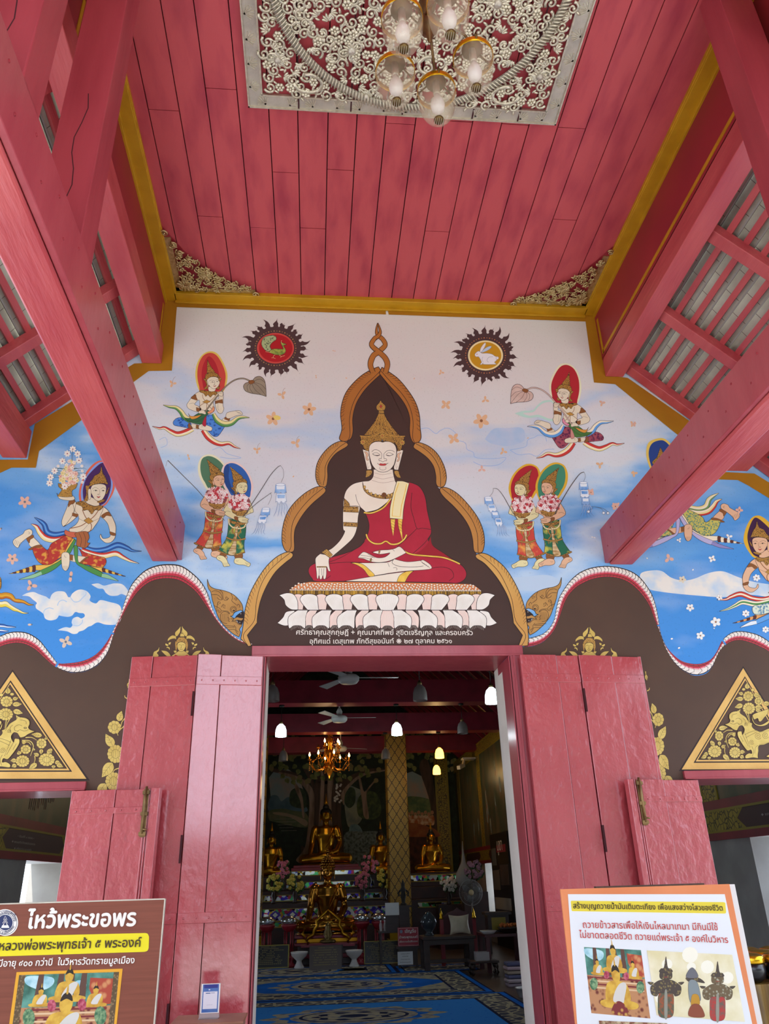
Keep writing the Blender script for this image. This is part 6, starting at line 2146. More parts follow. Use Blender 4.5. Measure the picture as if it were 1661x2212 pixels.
def shrine_picture(P, quad, seed):
    """a printed photograph of gilded statues before a green mural; quad = corners tl, tr, br, bl in the frame"""
    (x0, y0), (x1, y1), (x2, y2), (x3, y3) = quad

    def B(u, v, c=False):
        a = (x0 + (x1 - x0) * u, y0 + (y1 - y0) * u)
        b = (x3 + (x2 - x3) * u, y3 + (y2 - y3) * u)
        return (a[0] + (b[0] - a[0]) * v, a[1] + (b[1] - a[1]) * v, c)

    def poly(m, s, sm=True, ol=0):
        P.fill(m, [B(*[float(k) for k in w.split(',')]) for w in s.split()], ol, sm)
    GRN = pm('#2c5a4a', '#5f9a8a', scale=14, lo=.35, hi=.65)
    poly(GRN, "0,0 1,0 1,1 0,1", False)
    poly(pm('#b9dbe2', '#7fb6c4', scale=20), ".02,.02 .3,.04 .32,.14 .2,.2 .02,.12")
    poly(pm('#8fc6d8'), ".58,.1 .7,.12 .68,.28 .6,.26")
    for u in (.17, .4, .52, .66):
        poly(pm('#5d4034'), "%g,0 %g,0 %g,.4 %g,.42" % (u - .02, u + .04, u + .05, u - .05), False)
    poly(pm('#c98a5a', '#a8442e', scale=30, kind='voronoi', lo=.2, hi=.5), ".74,.06 1,.08 1,.4 .84,.42 .74,.2", False)
    poly(pm('#6a2a22', '#b8845a', scale=40, kind='voronoi', lo=.2, hi=.5), "0,.42 1,.42 1,1 0,1", False)
    for k in range(4):
        poly(pm('#d8b890' if k % 2 else '#7a2c2c'), ".04,%g .96,%g .96,%g .04,%g" % (.44 + k * .05, .44 + k * .05, .465 + k * .05, .465 + k * .05), False)
    SK, WH = pm('#d9b145', '#b9872a', scale=20), pm('#cfccc4')

    def statue(cx, cy, s):
        def S(t):
            return ' '.join('%g,%g' % (cx + float(w.split(',')[0]) * s, cy + float(w.split(',')[1]) * s * 1.05) for w in t.split())
        poly(SK, S("-.5,0 -.5,-.1 -.2,-.16 .2,-.16 .5,-.1 .5,0 .3,.05 -.3,.05"))
        poly(SK, S("-.28,-.5 -.1,-.58 .1,-.58 .28,-.5 .34,-.2 .22,-.1 .14,-.3 .14,-.08 -.14,-.08 -.14,-.3 -.2,-.06 -.3,-.04 -.36,-.2"))
        poly(WH, S("-.15,-.1 -.1,-.3 .05,-.5 .2,-.56 .26,-.48 .16,-.2 .1,-.08"))
        poly(SK, S("-.1,-.62 -.12,-.76 -.06,-.85 .06,-.85 .12,-.76 .1,-.62 .04,-.55 -.04,-.55"))
        poly(pm('#2c2218'), S("-.11,-.78 -.08,-.9 0,-.96 .08,-.9 .11,-.78 0,-.83"))
        poly(SK, S("-.02,-.94 0,-1.15 .02,-.94"))
    statue(.2, .4, .24)
    statue(.82, .42, .26)
    statue(.5, .34, .40)
    for (u, v) in ((.34, .40), (.68, .40)):
        P.dot(pm('#9a2f45', '#c86a7a', scale=60), B(u, v)[0], B(u, v)[1], abs(x1 - x0) * .05, abs(x1 - x0) * .07)
    for (u, v) in ((.1, .55), (.9, .55)):
        P.dot(pm('#3a6a4a', '#8aa87a', scale=60), B(u, v)[0], B(u, v)[1], abs(x1 - x0) * .07, abs(x1 - x0) * .11)
    statue(.5, .86, .62)
    poly(pm('#c79a4a', '#7a2c2c', scale=50, kind='voronoi', lo=.2, hi=.5), ".36,.98 .4,.84 .5,.78 .6,.84 .64,.98")


# left board
nb = empty('notice_board', (-1.9, YS, 0), 'brown printed board with white Thai heading and yellow band, on the left', 'notice board')
tl, tr, br_ = onY(-70, 1954.5, YS), onY(356, 1945, YS), onY(330, 2212, YS)
xa, xb, zt, zb = -2.42, (tr.x + br_.x) / 2, 1.331, 0.05
q = MB()
q.box(xa, xb, YS, YS + 0.02, zb, zt, M_BRNP)
q.build('board', parent=nb)
q = MB()
q.box(xb, xb + 0.006, YS - 0.002, YS + 0.022, zb, zt + 0.004, M_SILVB)
q.box(xa, xb, YS - 0.002, YS + 0.022, zt, zt + 0.006, M_SILVB)
q.build('edge_strip', parent=nb)
stand(nb, xa + 0.2, xb - 0.15, 1.2, 0.05)
fZ = (0, 1600, 460 / 1661)
P = SignPaint(fZ)
YB = pm('#e6d81e')
P.fill(YB, "-400,1537c 1130,1500c 1152,1506 1163,1530c 1160,1615c 1150,1638 1125,1647c -400,1695c", sm=True)
P.fill(pm('#e0a32a'), "130,1805c 957,1778c 905,2260c 65,2260c", sm=False)
P.fill(pm('#8a7350', '#5c4a30', scale=90, kind='voronoi', lo=.2, hi=.5), "150,1828c 930,1803c 885,2260c 92,2260c", sm=False)
P.F((0, 1600, 460 / 1661))
shrine_picture(P, ((202, 1826), (888, 1806), (826, 2420), (118, 2440)), 1)
P.build('print', parent=nb)
P = SignPaint(fZ, 0.012)
NV = pm('#2a3560')
P.dot(P_WHITE, 42, 1418, 100, 104, n=36)
P.dot(NV, 42, 1418, 92, 96, n=36).dot(P_WHITE, 42, 1418, 88, 92, n=36)
P.dot(NV, 42, 1418, 67, 70, n=36).dot(P_WHITE, 42, 1418, 63, 66, n=36).dot(NV, 42, 1418, 58, 61, n=36)
for k in range(3):
    P.line(P_WHITE, [(42 - 26 + k * 6, 1450 - k * 26), (42, 1410 - k * 22), (42 + 26 - k * 6, 1450 - k * 26)], 0.8, sm=False)
P.fill(P_WHITE, "10,1460 74,1460 66,1440 18,1440", 0, False)
P.line(P_WHITE, "28,1440 42,1395 56,1440", 1.0, sm=False)
P.build('emblem', parent=nb)['label'] = 'round blue and white temple seal'
ec = onY(fZ[0] + 42 * fZ[2], fZ[1] + 1418 * fZ[2], YS)
er = 78 * fZ[2] * 0.00222
for body, a0, a1, sg in (('วัดทรายมูลเมือง', 2.9, 0.1, -1), ('อ.เมือง จ.เชียงใหม่', 3.5, 5.9, 1)):
    Ls = abs(a1 - a0) * er

    def ring(s, v, ci, a0=a0, a1=a1, sg=sg, Ls=Ls):
        t = a0 + (a1 - a0) * s / Ls
        rr = er - 0.007 + v if sg < 0 else er + 0.004 - v
        return Vector((ec.x + rr * math.cos(t), YS - 0.0035 - ci * .0002, ec.z + rr * math.sin(t)))
    lettering('lettering', body, NV, nb, ring, Ls, 0.01, height=0.020)
sign_text('ไหว้พระขอพร', (205, 1463), (1055, 1441), P_WHITE, nb, 0.03, fZ)
sign_text('หลวงพ่อพระพุทธเจ้า ๕ พระองค์', (-8, 1636), (1098, 1606), pm('#4a3b1c'), nb, 0.02, fZ)
sign_text('มีอายุ ๔๐๐ กว่าปี  ในวิหารวัดทรายมูลเมือง', (-12, 1762), (1048, 1735), P_WHITE, nb, 0.018, fZ)

# right board
nb = empty('notice_board', (1.2, YS, 0), 'white printed board with orange border and red Thai lines, on the right', 'notice board')
xa, xb, zt, zb = 0.704, 1.655, 1.322, 0.05
q = MB()
q.box(xa, xb, YS, YS + 0.012, zb, zt, mat('orange_print', '#e08a56', rough=0.5, col2='#d67c48', scale=2))
q.build('board', parent=nb)
q = MB()
q.box(xa + 0.01, xb + 0.036, YS + 0.012, YS + 0.03, zb, zt - 0.002, M_WHT)
q.build('backing', parent=nb)
q = MB()
q.box(xa + 0.2, xb - 0.14, YS + 0.005, YS + 0.04, zt, zt + 0.008, M_DWOOD)
q.build('clip', parent=nb)
stand(nb, xa + 0.2, xb - 0.2, 1.2, 0.05)
fR = (1180, 1880, 481 / 1661)
P = SignPaint(fR)
P.fill(pm('#dfe3e6'), "160,178c 1330,178c 1610,1500c 255,1500c", sm=False)
P.fill(pm('#e2cf3e'), "195,227c 1318,237c 1333,242 1335,255c 1340,308c 1337,320 1322,323c 203,305c 190,302 187,288c 182,240c 184,229", sm=True)
shrine_picture(P, ((280, 572), (705, 595), (775, 1105), (335, 1065)), 2)
P.fill(pm('#d9cfa0', '#eee9cf', scale=7, lo=.4, hi=.7), "748,597c 1385,630c 1480,1130c 822,1080c", sm=False)
for (x, y, r) in ((900, 700, 40), (1070, 630, 60), (1200, 720, 50), (1080, 720, 35), (1350, 800, 45), (860, 950, 50)):
    P.dot(pm('#efecd9'), x, y, r, r)
ST1, ST2, ST3 = pm('#8a7a4a', '#4a4038', scale=70, kind='voronoi', lo=.15, hi=.45), pm('#4a5a48', '#a0522e', scale=50), pm('#b03a34', '#6a5a50', scale=50)


def guardian(x, y, s, body, skirt):
    """a small crowned guardian statue"""
    def S(t):
        return ' '.join('%g,%g' % (x + float(w.split(',')[0]) * s, y + float(w.split(',')[1]) * s) for w in t.split())
    P.fill(skirt, S("-60,90 60,90 78,210 60,330 -60,330 -78,210"), 0.4)
    P.fill(body, S("-50,-30 50,-30 110,0 150,40 140,110 90,130 60,100 -60,100 -90,130 -140,110 -150,40 -110,0"), 0.4)
    P.fill(ST1, S("-150,20 -180,-10 -120,-5"), 0)
    P.fill(ST1, S("150,20 180,-10 120,-5"), 0)
    P.fill(body, S("-50,-40 -60,-100 -30,-130 30,-130 60,-100 50,-40"), 0.4)
    P.fill(ST1, S("-60,-105 -50,-140 -20,-150 -8,-220 0,-260 8,-220 20,-150 50,-140 60,-105"), 0.4)
    P.fill(pm('#8f8f80'), S("-12,90 12,90 14,330 -14,330"), 0)
    P.line(INK, S("-25,-85 -10,-80"), 0.6)
    P.line(INK, S("25,-85 10,-80"), 0.6)
    P.line(P_LIP, S("-18,-58 18,-58"), 0.8)


guardian(890, 840, 0.76, ST1, ST2)
guardian(1275, 870, 0.74, pm('#a8a890', '#6a5a40', scale=70, kind='voronoi', lo=.15, hi=.45), ST3)
P.fill(ST1, "1040,800 1130,800 1180,840 1110,830 1060,830", 0.3)
P.fill(pm('#6a6a70'), "1050,760 1085,725 1120,760 1125,800 1045,800", 0.4)
P.fill(pm('#7f8a8c'), "1060,830 1120,830 1150,950 1130,980 1070,980", 0.4)
P.fill(pm('#b98a2a'), "1085,930 1130,930 1140,1000 1080,1010", 0.3)
P.fill(pm('#8a4a32'), "1080,1005 1135,1000 1170,1050 1170,1095 1060,1085", 0.3)
P.fill(pm('#7a4a32', '#c8b890', scale=40), "390,1120c 900,1140c 930,1400c 420,1400c", sm=False)
P.build('print', parent=nb)
RT = pm('#c2463e')
sign_text('สร้างบุญถวายน้ำมันเติมตะเกียง เพื่อแสงสว่างไสวของชีวิต', (200, 283), (1315, 300), pm('#4a3b20'), nb, 0.015, fR)
sign_text('ถวายข้าวสารเพื่อให้เงินไหลมาเทมา มีกินมีใช้', (272, 428), (1278, 447), RT, nb, 0.008, fR)
sign_text('ไม่ขาดตลอดชีวิต ถวายแด่พระเจ้า ๕ องค์ในวิหาร', (245, 502), (1355, 541), RT, nb, 0.008, fR)

# ------------------------------------------------------------------ acrylic card stand on a wooden box, gold bowls on a table
M_ACR = mat('clear_acrylic', '#d8d4d4', rough=0.1, alpha=0.35)
M_BOX = mat('brown_box', '#9a6a50', rough=0.5, col2='#8a5a42', scale=4)
a = onY(380, 2203, -0.45)
b = onY(527, 2195, -0.45)
zt = (a.z + b.z) / 2
q = MB()
q.box(a.x, b.x, -0.62, -0.30, 0.0, zt - 0.012, M_BOX)
q.box(a.x - 0.012, b.x + 0.012, -0.63, -0.29, zt - 0.014, zt, M_BOX)
tag(q.build('wooden_box', bevel=0.006), 'brown wooden box in front of the left main door leaf', 'box')
cs = empty('card_stand', (-1.2, -0.45, zt), 'clear acrylic stand with a blue and white card on the wooden box', 'card stand')
c0, c1 = onY(432, 2206, -0.45), onY(477, 2123, -0.45)
xa, xb = onY(431, 2180, -0.45).x, onY(474, 2180, -0.45).x
zb_, z2 = zt, onY(455, 2124, -0.45).z
q = MB()
q.box(xa, xb, -0.452, -0.449, zt, z2, M_ACR)
q.box(xa, xb, -0.50, -0.42, zt, zt + 0.004, M_ACR)
q.build('holder', parent=cs)
P = Paint(0.0, (0, 0, 1), -0.4525, 0.0001)
w, h = xb - xa, z2 - zt


def cardrect(m, u0, u1, v0, v1):
    P.face([(xa + w * u0, zt + h * v0), (xa + w * u1, zt + h * v0), (xa + w * u1, zt + h * v1), (xa + w * u0, zt + h * v1)], m)


cardrect(P_WHITE, 0.04, 0.98, 0.14, 0.985)
cardrect(pm('#5f82bc', '#4468ac', scale=8), 0.10, 0.92, 0.16, 0.97)
cardrect(pm('#3a3f8c'), 0.16, 0.86, 0.86, 0.97)
cardrect(pm('#e9e6ee'), 0.15, 0.86, 0.26, 0.76)
cardrect(pm('#4a6a9c'), 0.27, 0.50, 0.70, 0.725)
cardrect(pm('#7a8aa8'), 0.53, 0.72, 0.71, 0.725)
cardrect(pm('#c9c4d4'), 0.34, 0.64, 0.37, 0.38)
cardrect(pm('#e8ecf4'), 0.40, 0.48, 0.80, 0.83)
P.build('card', parent=cs)

tb = empty('offering_table', (2.3, -0.8, 0), 'table under a golden brown cloth at the right door, behind the white board', 'table')
M_CLOTHG = mat('golden_brown_cloth', '#8a6a1e', rough=0.55, col2='#5a4012', scale=6, stretch=(3, 3, 0.4), bump=0.5, bscale=10, bstretch=(5, 5, 0.5))
M_GB = mat('polished_gold_bowl', '#c89a1a', rough=0.22, metal=0.85)
M_BB = mat('black_bowl', '#15141a', rough=0.25)
q = MB()
q.box(1.82, 2.75, -1.12, -0.57, 0.79, 0.80, M_CLOTHG)
N = 40
for k in range(N):
    x0_, x1_ = 1.82 + .93 * k / N, 1.82 + .93 * (k + 1) / N
    d0, d1 = 0.012 * math.sin(k * 1.9), 0.012 * math.sin((k + 1) * 1.9)
    q.add([(x0_, -1.12, .80), (x1_, -1.12, .80), (x1_, -1.135 + d1, .05), (x0_, -1.135 + d0, .05)], [(0, 1, 2, 3)], M_CLOTHG, True)
q.add([(1.82, -1.12, .8), (1.82, -.57, .8), (1.81, -.57, .05), (1.81, -1.13, .05)], [(0, 1, 2, 3)], M_CLOTHG)
q.build('cloth', parent=tb, fix=False)
for x in (1.87, 2.7):
    for y in (-1.08, -0.62):
        q = MB()
        q.box(x - .02, x + .02, y - .02, y + .02, 0, .79, M_DWOOD)
        q.build('leg', parent=tb)
bowl0 = None
k = 0
for r in range(3):
    for i in range(5):
        x, y = 1.92 + i * 0.18, -1.03 + r * 0.18
        if bowl0 is None:
            bowl0 = empty('alms_bowl', (x, y, 0.80), 'small black bowl with a polished gold lid among others on the cloth table', 'bowl', 'gold lidded bowls on the cloth table')
            q = MB()
            q.lathe([(0.04, .80), (0.075, .825), (0.084, .86), (0.082, .895), (0.07, .90)], (x, y, 0), 20, M_BB)
            q.build('body', parent=bowl0)
            q = MB()
            q.lathe([(0.084, .90), (0.086, .905), (0.083, .935), (0.076, .940), (0.074, .94), (0.05, .948), (0.001, .95)], (x, y, 0), 24, M_GB)
            q.build('lid', parent=bowl0)
        else:
            copy_tree(bowl0, (i * 0.18, r * 0.18, 0))
# ------------------------------------------------------------------ inside the hall: shell
YB = 18.0
XW = 3.6
M_INRED = mat('dark_red_beam', '#8a1c30', rough=0.4, col2='#771628', scale=3)
M_INROOF = mat('old_roof_boards', '#4a2a26', rough=0.8, col2='#6a4a40', scale=5, stretch=(6, .6, 6))
M_MURDK = mat('dark_forest_mural', '#3a4a38', rough=0.35, col2='#6a5a40', scale=2.2, stretch=(1, 1.6, .7), lo=.42, hi=.66, detail=8)
M_GBAND = mat('gold_pattern_band', '#2a2410', rough=0.35, col2='#a08a2a', scale=16, kind='edge', lo=.03, hi=.10)
M_GLINE = mat('olive_gold_line', '#8f7d1e', rough=0.4)
M_MAROON = mat('maroon_band', '#3f1d22', rough=0.5)
M_COLP = bpy.data.materials.new('gold_lattice_column')
M_COLP.use_nodes = True
_n = M_COLP.node_tree
_b = _n.nodes['Principled BSDF']
_b.inputs['Roughness'].default_value = 0.32
_b.inputs['Metallic'].default_value = 0.35
_tc = _n.nodes.new('ShaderNodeTexCoord')
_mp = _n.nodes.new('ShaderNodeMapping')
_mp.inputs['Rotation'].default_value = (0, math.radians(45), 0)
_mp.inputs['Scale'].default_value = (5.2, 5.2, 5.2)
_sq = _n.nodes.new('ShaderNodeMapping')
_sq.inputs['Scale'].default_value = (1.5, 1, 1)
_n.links.new(_tc.outputs['Object'], _sq.inputs[0])
_n.links.new(_sq.outputs[0], _mp.inputs[0])
_sp = _n.nodes.new('ShaderNodeSeparateXYZ')
_n.links.new(_mp.outputs[0], _sp.inputs[0])


def _nm(op, a, c=None):
    k = _n.nodes.new('ShaderNodeMath')
    k.operation = op
    for i, q in enumerate((a, c)):
        if q is None:
            continue
        if isinstance(q, (int, float)):
            k.inputs[i].default_value = q
        else:
            _n.links.new(q, k.inputs[i])
    return k.outputs[0]


_fx = _nm('ABSOLUTE', _nm('SUBTRACT', _nm('FRACT', _sp.outputs['X']), 0.5))
_fz = _nm('ABSOLUTE', _nm('SUBTRACT', _nm('FRACT', _sp.outputs['Z']), 0.5))
_edge = _nm('GREATER_THAN', _nm('MAXIMUM', _fx, _fz), 0.455)
_rr = _nm('SQRT', _nm('ADD', _nm('MULTIPLY', _fx, _fx), _nm('MULTIPLY', _fz, _fz)))
_ring = _nm('LESS_THAN', _nm('ABSOLUTE', _nm('SUBTRACT', _nm('FRACT', _nm('MULTIPLY', _rr, 6.5)), 0.5)), 0.13)
_mk = _nm('MAXIMUM', _edge, _ring)
_mx = _n.nodes.new('ShaderNodeMix')
_mx.data_type = 'RGBA'
_mx.inputs['A'].default_value = lin('#b08a35')
_mx.inputs['B'].default_value = lin('#2a1c0c')
_n.links.new(_mk, _mx.inputs['Factor'])
_n.links.new(_mx.outputs['Result'], _b.inputs['Base Color'])

WIN = {1: [(0.75, 1.75), (5.0, 6.0), (9.3, 10.3), (13.42, 14.5)], -1: [(3.05, 4.45), (8.0, 9.0), (12.5, 13.5)]}
for sg, nm in ((-1, 'left'), (1, 'right')):
    q = MB()
    xa, xb = sg * XW, sg * (XW + 0.4)
    lo, hi = min(xa, xb), max(xa, xb)
    y = WT
    zw0, zw1 = 0.62, 1.665
    for (ya, yb) in WIN[sg]:
        if ya > y:
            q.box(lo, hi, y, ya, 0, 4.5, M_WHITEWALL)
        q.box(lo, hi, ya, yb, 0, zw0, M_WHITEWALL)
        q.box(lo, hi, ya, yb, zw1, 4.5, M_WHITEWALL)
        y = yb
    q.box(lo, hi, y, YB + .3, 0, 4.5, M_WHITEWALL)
    w = q.build('wall_%s' % nm)
    tag(w, 'white %s wall inside the hall with a painted upper half' % nm, 'wall', kind='structure')
    xf = xa - sg * 0.012

    def strip(ya, yb, z0, z1, m, t=0.0):
        a, b = xa - sg * (0.012 + t), xa + sg * 0.0
        p = MB()
        p.box(min(a, b), max(a, b), ya, yb, z0, z1, m)
        return p
    strip(WT, YB, 1.995, 4.22, M_MURDK).build('painted_scene', parent=w)
    b1 = strip(WT, YB, 4.22, 4.5, M_GBAND, .01)
    for z in (4.22, 4.49):
        s2 = strip(WT, YB, z - .02, z + .012, M_GLINE, .016)
        b1.add(s2.v, s2.f, M_GLINE)
    b1.build('gold_frieze', parent=w)
    b2 = strip(WT, YB, 1.665, 1.735, M_INRED, .02)
    s2 = strip(WT, YB, 1.96, 2.05, M_INRED, .004)
    b2.add(s2.v, s2.f, M_INRED)
    b2.build('red_rail', parent=w)
    b3 = strip(WT, YB, 1.735, 1.96, M_MAROON, .006)
    for z in (1.735, 1.94):
        s2 = strip(WT, YB, z, z + .022, M_GLINE, .012)
        b3.add(s2.v, s2.f, M_GLINE)
    for ye in ((1.46,) if sg > 0 else (2.30,)):
        p = [(ye - .28 * (1 if sg > 0 else -1), 1.757), (ye, 1.757), (ye - .1 * (1 if sg > 0 else -1) + .1, 1.85)]
    b3.build('caption_band', parent=w)
    # patterned cartouches between the captions, and upright gold strips between the scenes
    q = MB()
    for k in range(6):
        yc = (2.36 if sg > 0 else 1.72) + k * 3.0
        a = xa - sg * 0.019
        w_ = 0.58
        q.add([(a, yc - w_, 1.757), (a, yc + w_, 1.757), (a, yc + w_ - .14, 1.85), (a, yc + w_, 1.94), (a, yc - w_, 1.94), (a, yc - w_ + .14, 1.85)], [(0, 1, 2, 3, 4, 5)], M_GBAND)
        a2 = a - sg * .001
        for s_ in (-1, 1):
            q.add([(a2, yc + s_ * w_, 1.757), (a2, yc + s_ * (w_ + .05), 1.757), (a2, yc + s_ * (w_ - .09), 1.85), (a2, yc + s_ * (w_ - .14), 1.85)], [(0, 1, 2, 3)], M_GLINE)
            q.add([(a2, yc + s_ * w_, 1.94), (a2, yc + s_ * (w_ + .05), 1.94), (a2, yc + s_ * (w_ - .09), 1.85), (a2, yc + s_ * (w_ - .14), 1.85)], [(0, 1, 2, 3)], M_GLINE)
        a3 = xa - sg * 0.02
        q.box(min(a3, xa), max(a3, xa), yc - .16, yc + .16, 2.05, 4.2, M_GBAND)
        for s_ in (-1, 1):
            q.box(min(a3 - sg * .004, xa), max(a3 - sg * .004, xa), yc + s_ * .16 - .02, yc + s_ * .16 + .02, 2.05, 4.2, M_GLINE)
    q.build('gold_strip', parent=w)
    # painted figures' legs and pale robes along the foot of the scenes
    q = MB()
    rnd = random.Random(8 + sg)
    a = xa - sg * 0.014
    for k in range(40):
        yc = 2.5 + k * .12 if k < 12 else 4 + rnd.random() * 12
        z0 = 2.25 + rnd.random() * (.25 if k < 12 else 1.4)
        s = .7 + .5 * rnd.random()
        q.add([(a, yc - .06 * s, z0), (a, yc + .05 * s, z0 + .02), (a, yc + .07 * s, z0 + .3 * s), (a, yc - .05 * s, z0 + .32 * s)], [(0, 1, 2, 3)], pm('#8f9c9c', '#66787c', scale=8))
        for d in (-.03, .03):
            q.add([(a - sg * .001, yc + d * s, z0 - .12 * s), (a - sg * .001, yc + (d + .02) * s, z0 - .12 * s), (a - sg * .001, yc + (d + .022) * s, z0 + .03), (a - sg * .001, yc + d * s, z0 + .03)], [(0, 1, 2, 3)], pm('#a8795a'))
    q.build('painted_figures', parent=w)

for sg, lines in ((1, [('• กัณฑ์ที่ ๑๒ ฉกษัตริย์ •', 1.93, .036, 1.05), ('✦ หกกษัตริย์ เมื่อแรกพบกันก็วิสัญญี', 1.865, .036, 1.42), ('✦ ศรัทธาอาจารย์ นายแก้ว นางคำ', 1.80, .03, 1.24)]), (-1, [('• กัณฑ์ที่ ๑ ทศพร •', 1.90, .03, 2.62), ('✦ พระผุสดีเทวีขอพรสิบประการ', 1.845, .03, 2.48), ('✦ ศรัทธาตระกูลวงศ์คำ', 1.785, .03, 2.57)])):
    W_ = bpy.data.objects['wall_right' if sg > 0 else 'wall_left']
    for (body, z, h, y0) in lines:
        xx = sg * (XW - 0.021)
        Lw = 0.026 * len(body)
        lettering('lettering', body, pm('#b9aca0'), W_, (lambda s, v, ci, xx=xx, y0=y0, z=z: Vector((xx, y0 - s, z - .03 + v))) if sg > 0 else (lambda s, v, ci, xx=xx, y0=y0, z=z: Vector((xx, y0 + s, z - .03 + v))), Lw, 0, height=h)

q = MB()
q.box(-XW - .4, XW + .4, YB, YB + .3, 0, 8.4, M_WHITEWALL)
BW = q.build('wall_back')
tag(BW, 'far wall of the hall painted with great trees', 'wall', kind='structure')
q = MB()
q.prism([(-4.2, 4.0), (4.2, 4.0), (4.2, 4.4), (0, 8.4), (-4.2, 4.4)], WT - .22, WT - .02, M_INROOF)
q = MB()
for sg in (-1, 1):
    q.hexa([(sg * 4.4, -0.1 + WT, 4.0), (0, -0.1 + WT, 8.1), (0, YB + .3, 8.1), (sg * 4.4, YB + .3, 4.0), (sg * 4.4, -0.1 + WT, 4.15), (0, -0.1 + WT, 8.25), (0, YB + .3, 8.25), (sg * 4.4, YB + .3, 4.15)], M_INROOF)
    for k in range(34):
        y = .9 + k * .5
        q.bar((sg * 4.2, y, 4.12), (0, y, 8.02), .07, .09, M_INRED)
q.prism([(-4.2, 6.5), (4.2, 6.5), (2.0, 6.7), (0, 8.2), (-2.0, 6.7)], WT - .2, WT - .01, M_INROOF)
q.prism([(-4.6, 4.2), (-4.6, 6.5), (4.6, 6.5), (4.6, 4.2)], WT - .02, WT + .0, M_INROOF)
RO = q.build('ceiling_inner', fix=False)
tag(RO, 'dark open roof inside the hall', 'ceiling', kind='structure')
for (yy, z0, z1) in ((8.43, 4.40, 4.80), (11.55, 4.40, 4.78), (14.4, 4.38, 4.74), (4.6, 4.9, 5.2)):
    q = MB()
    q.box(-4.0, 4.0, yy, yy + .3, z0, z1, M_INRED)
    q.box(-4.0, 4.0, yy - .03, yy + .33, z0 - .03, z0 + .03, M_INRED)
    tag(q.build('cross_beam'), 'dark red cross beam inside the hall, %s' % {8.43: 'behind the nearer white ceiling fan', 11.55: 'behind the middle ceiling fan', 14.4: 'far one before the painted trees', 4.6: 'high one just inside the doorway'}[yy], 'beam', 'cross beams inside the hall', kind='structure')

# ------------------------------------------------------------------ far wall mural
P = Paint(0.02, (575, 1560, 285 / 952), YB - 0.0, 0.0008)
MD, MTR, MTD, MSK, MLV = pm('#1f2b22', '#2c3a2c', scale=6), pm('#ab917f', '#75604f', scale=3, stretch=(3, 1, .5)), pm('#5c473c', '#42332a', scale=3, stretch=(3, 1, .5)), pm('#c99a7c', '#8fa6ac', scale=1.2, lo=.4, hi=.6), pm('#8f9458', '#66703f', scale=10)
P.fill(MD, "-600,-400 3000,-400 3000,1600 -600,1600", sm=False)
P.fill(MSK, "20,400 60,350 160,340 240,400 270,500 280,640 40,640", sm=False)
P.fill(pm('#5f7f8c', '#4a6a7a', scale=4), "30,540 80,530 110,570 160,540 230,560 280,600 280,650 30,650")
P.fill(pm('#5a6a4a', '#7a7a5a', scale=5), "20,640 120,625 200,640 290,660 290,760 60,720 20,700")
P.fill(pm('#a8957c'), "60,650 160,660 290,710 280,750 180,690 60,665")
P.fill(pm('#9aa08c', '#6a7a7a', scale=3), "560,480 600,460 640,470 700,520 690,700 600,760 570,650")
P.fill(pm('#7a9aa4', '#5a7a84', scale=5), "600,760 660,740 700,800 720,900 620,900")
P.fill(pm('#2f4030', '#46583c', scale=8), "170,520 200,480 260,480 290,540 280,620 180,600")
P.fill(pm('#2f4030', '#46583c', scale=8), "570,500 600,470 640,490 640,580 600,620 565,580")
P.fill(pm('#34452f', '#54653c', scale=8), "660,560 720,500 800,520 830,640 780,700 670,680")
P.fill(pm('#7a8a8a', '#3a4a48', scale=14), "560,820 680,790 860,820 880,1100 560,1100")
for s in ("300,900 330,700 330,560 290,470 200,400 100,370 30,355 40,335 120,345 220,370 300,430 330,470 300,400 260,325 285,320 330,380 350,450 365,380 390,300 420,330 440,450 430,380 460,330 500,350 490,450 545,420 640,370 760,335 860,340 860,355 760,355 660,395 590,450 550,520 540,700 560,900 520,1100 300,1100 250,900",):
    P.fill(MTD, s)
for s in ("215,1000 280,900 305,700 310,560 280,480 200,410 100,375 100,362 210,385 300,440 345,520 345,700 330,1000", "380,320 395,400 385,600 370,1000 420,1000 415,600 420,420 400,340", "450,360 440,600 460,1000 490,1000 470,600 480,430 470,340", "540,520 600,440 700,370 860,345 860,352 710,385 620,450 570,520 560,600", "705,680 690,560 665,400 680,400 705,500 745,460 790,410 790,425 730,500 725,560 740,690", "200,430 240,480 265,560 275,680 262,680 245,570 215,500"):
    P.fill(MTR, s)
rnd = random.Random(12)
P.inc = .05
for k in range(260):
    x, y = rnd.uniform(20, 1500), rnd.uniform(40, 330)
    if k > 230:
        x, y = rnd.uniform(60, 860), rnd.uniform(330, 420)
    P.leaf(MLV if rnd.random() < .75 else pm('#8f8458'), x, y, 42, 34, rnd.uniform(.6, 2.5), 0, False)
P.inc = 1
for k in range(5):
    P.line(pm('#a8a294'), [(60 + k * 12, 700 + k * 21), (200 + 20 * math.sin(k * 2), 698 + k * 21)], .7, sm=False)
for k in range(26):
    P.flower(P_WHITE, 470 + rnd.random() * 70, 450 + rnd.random() * 130, 9, 5)
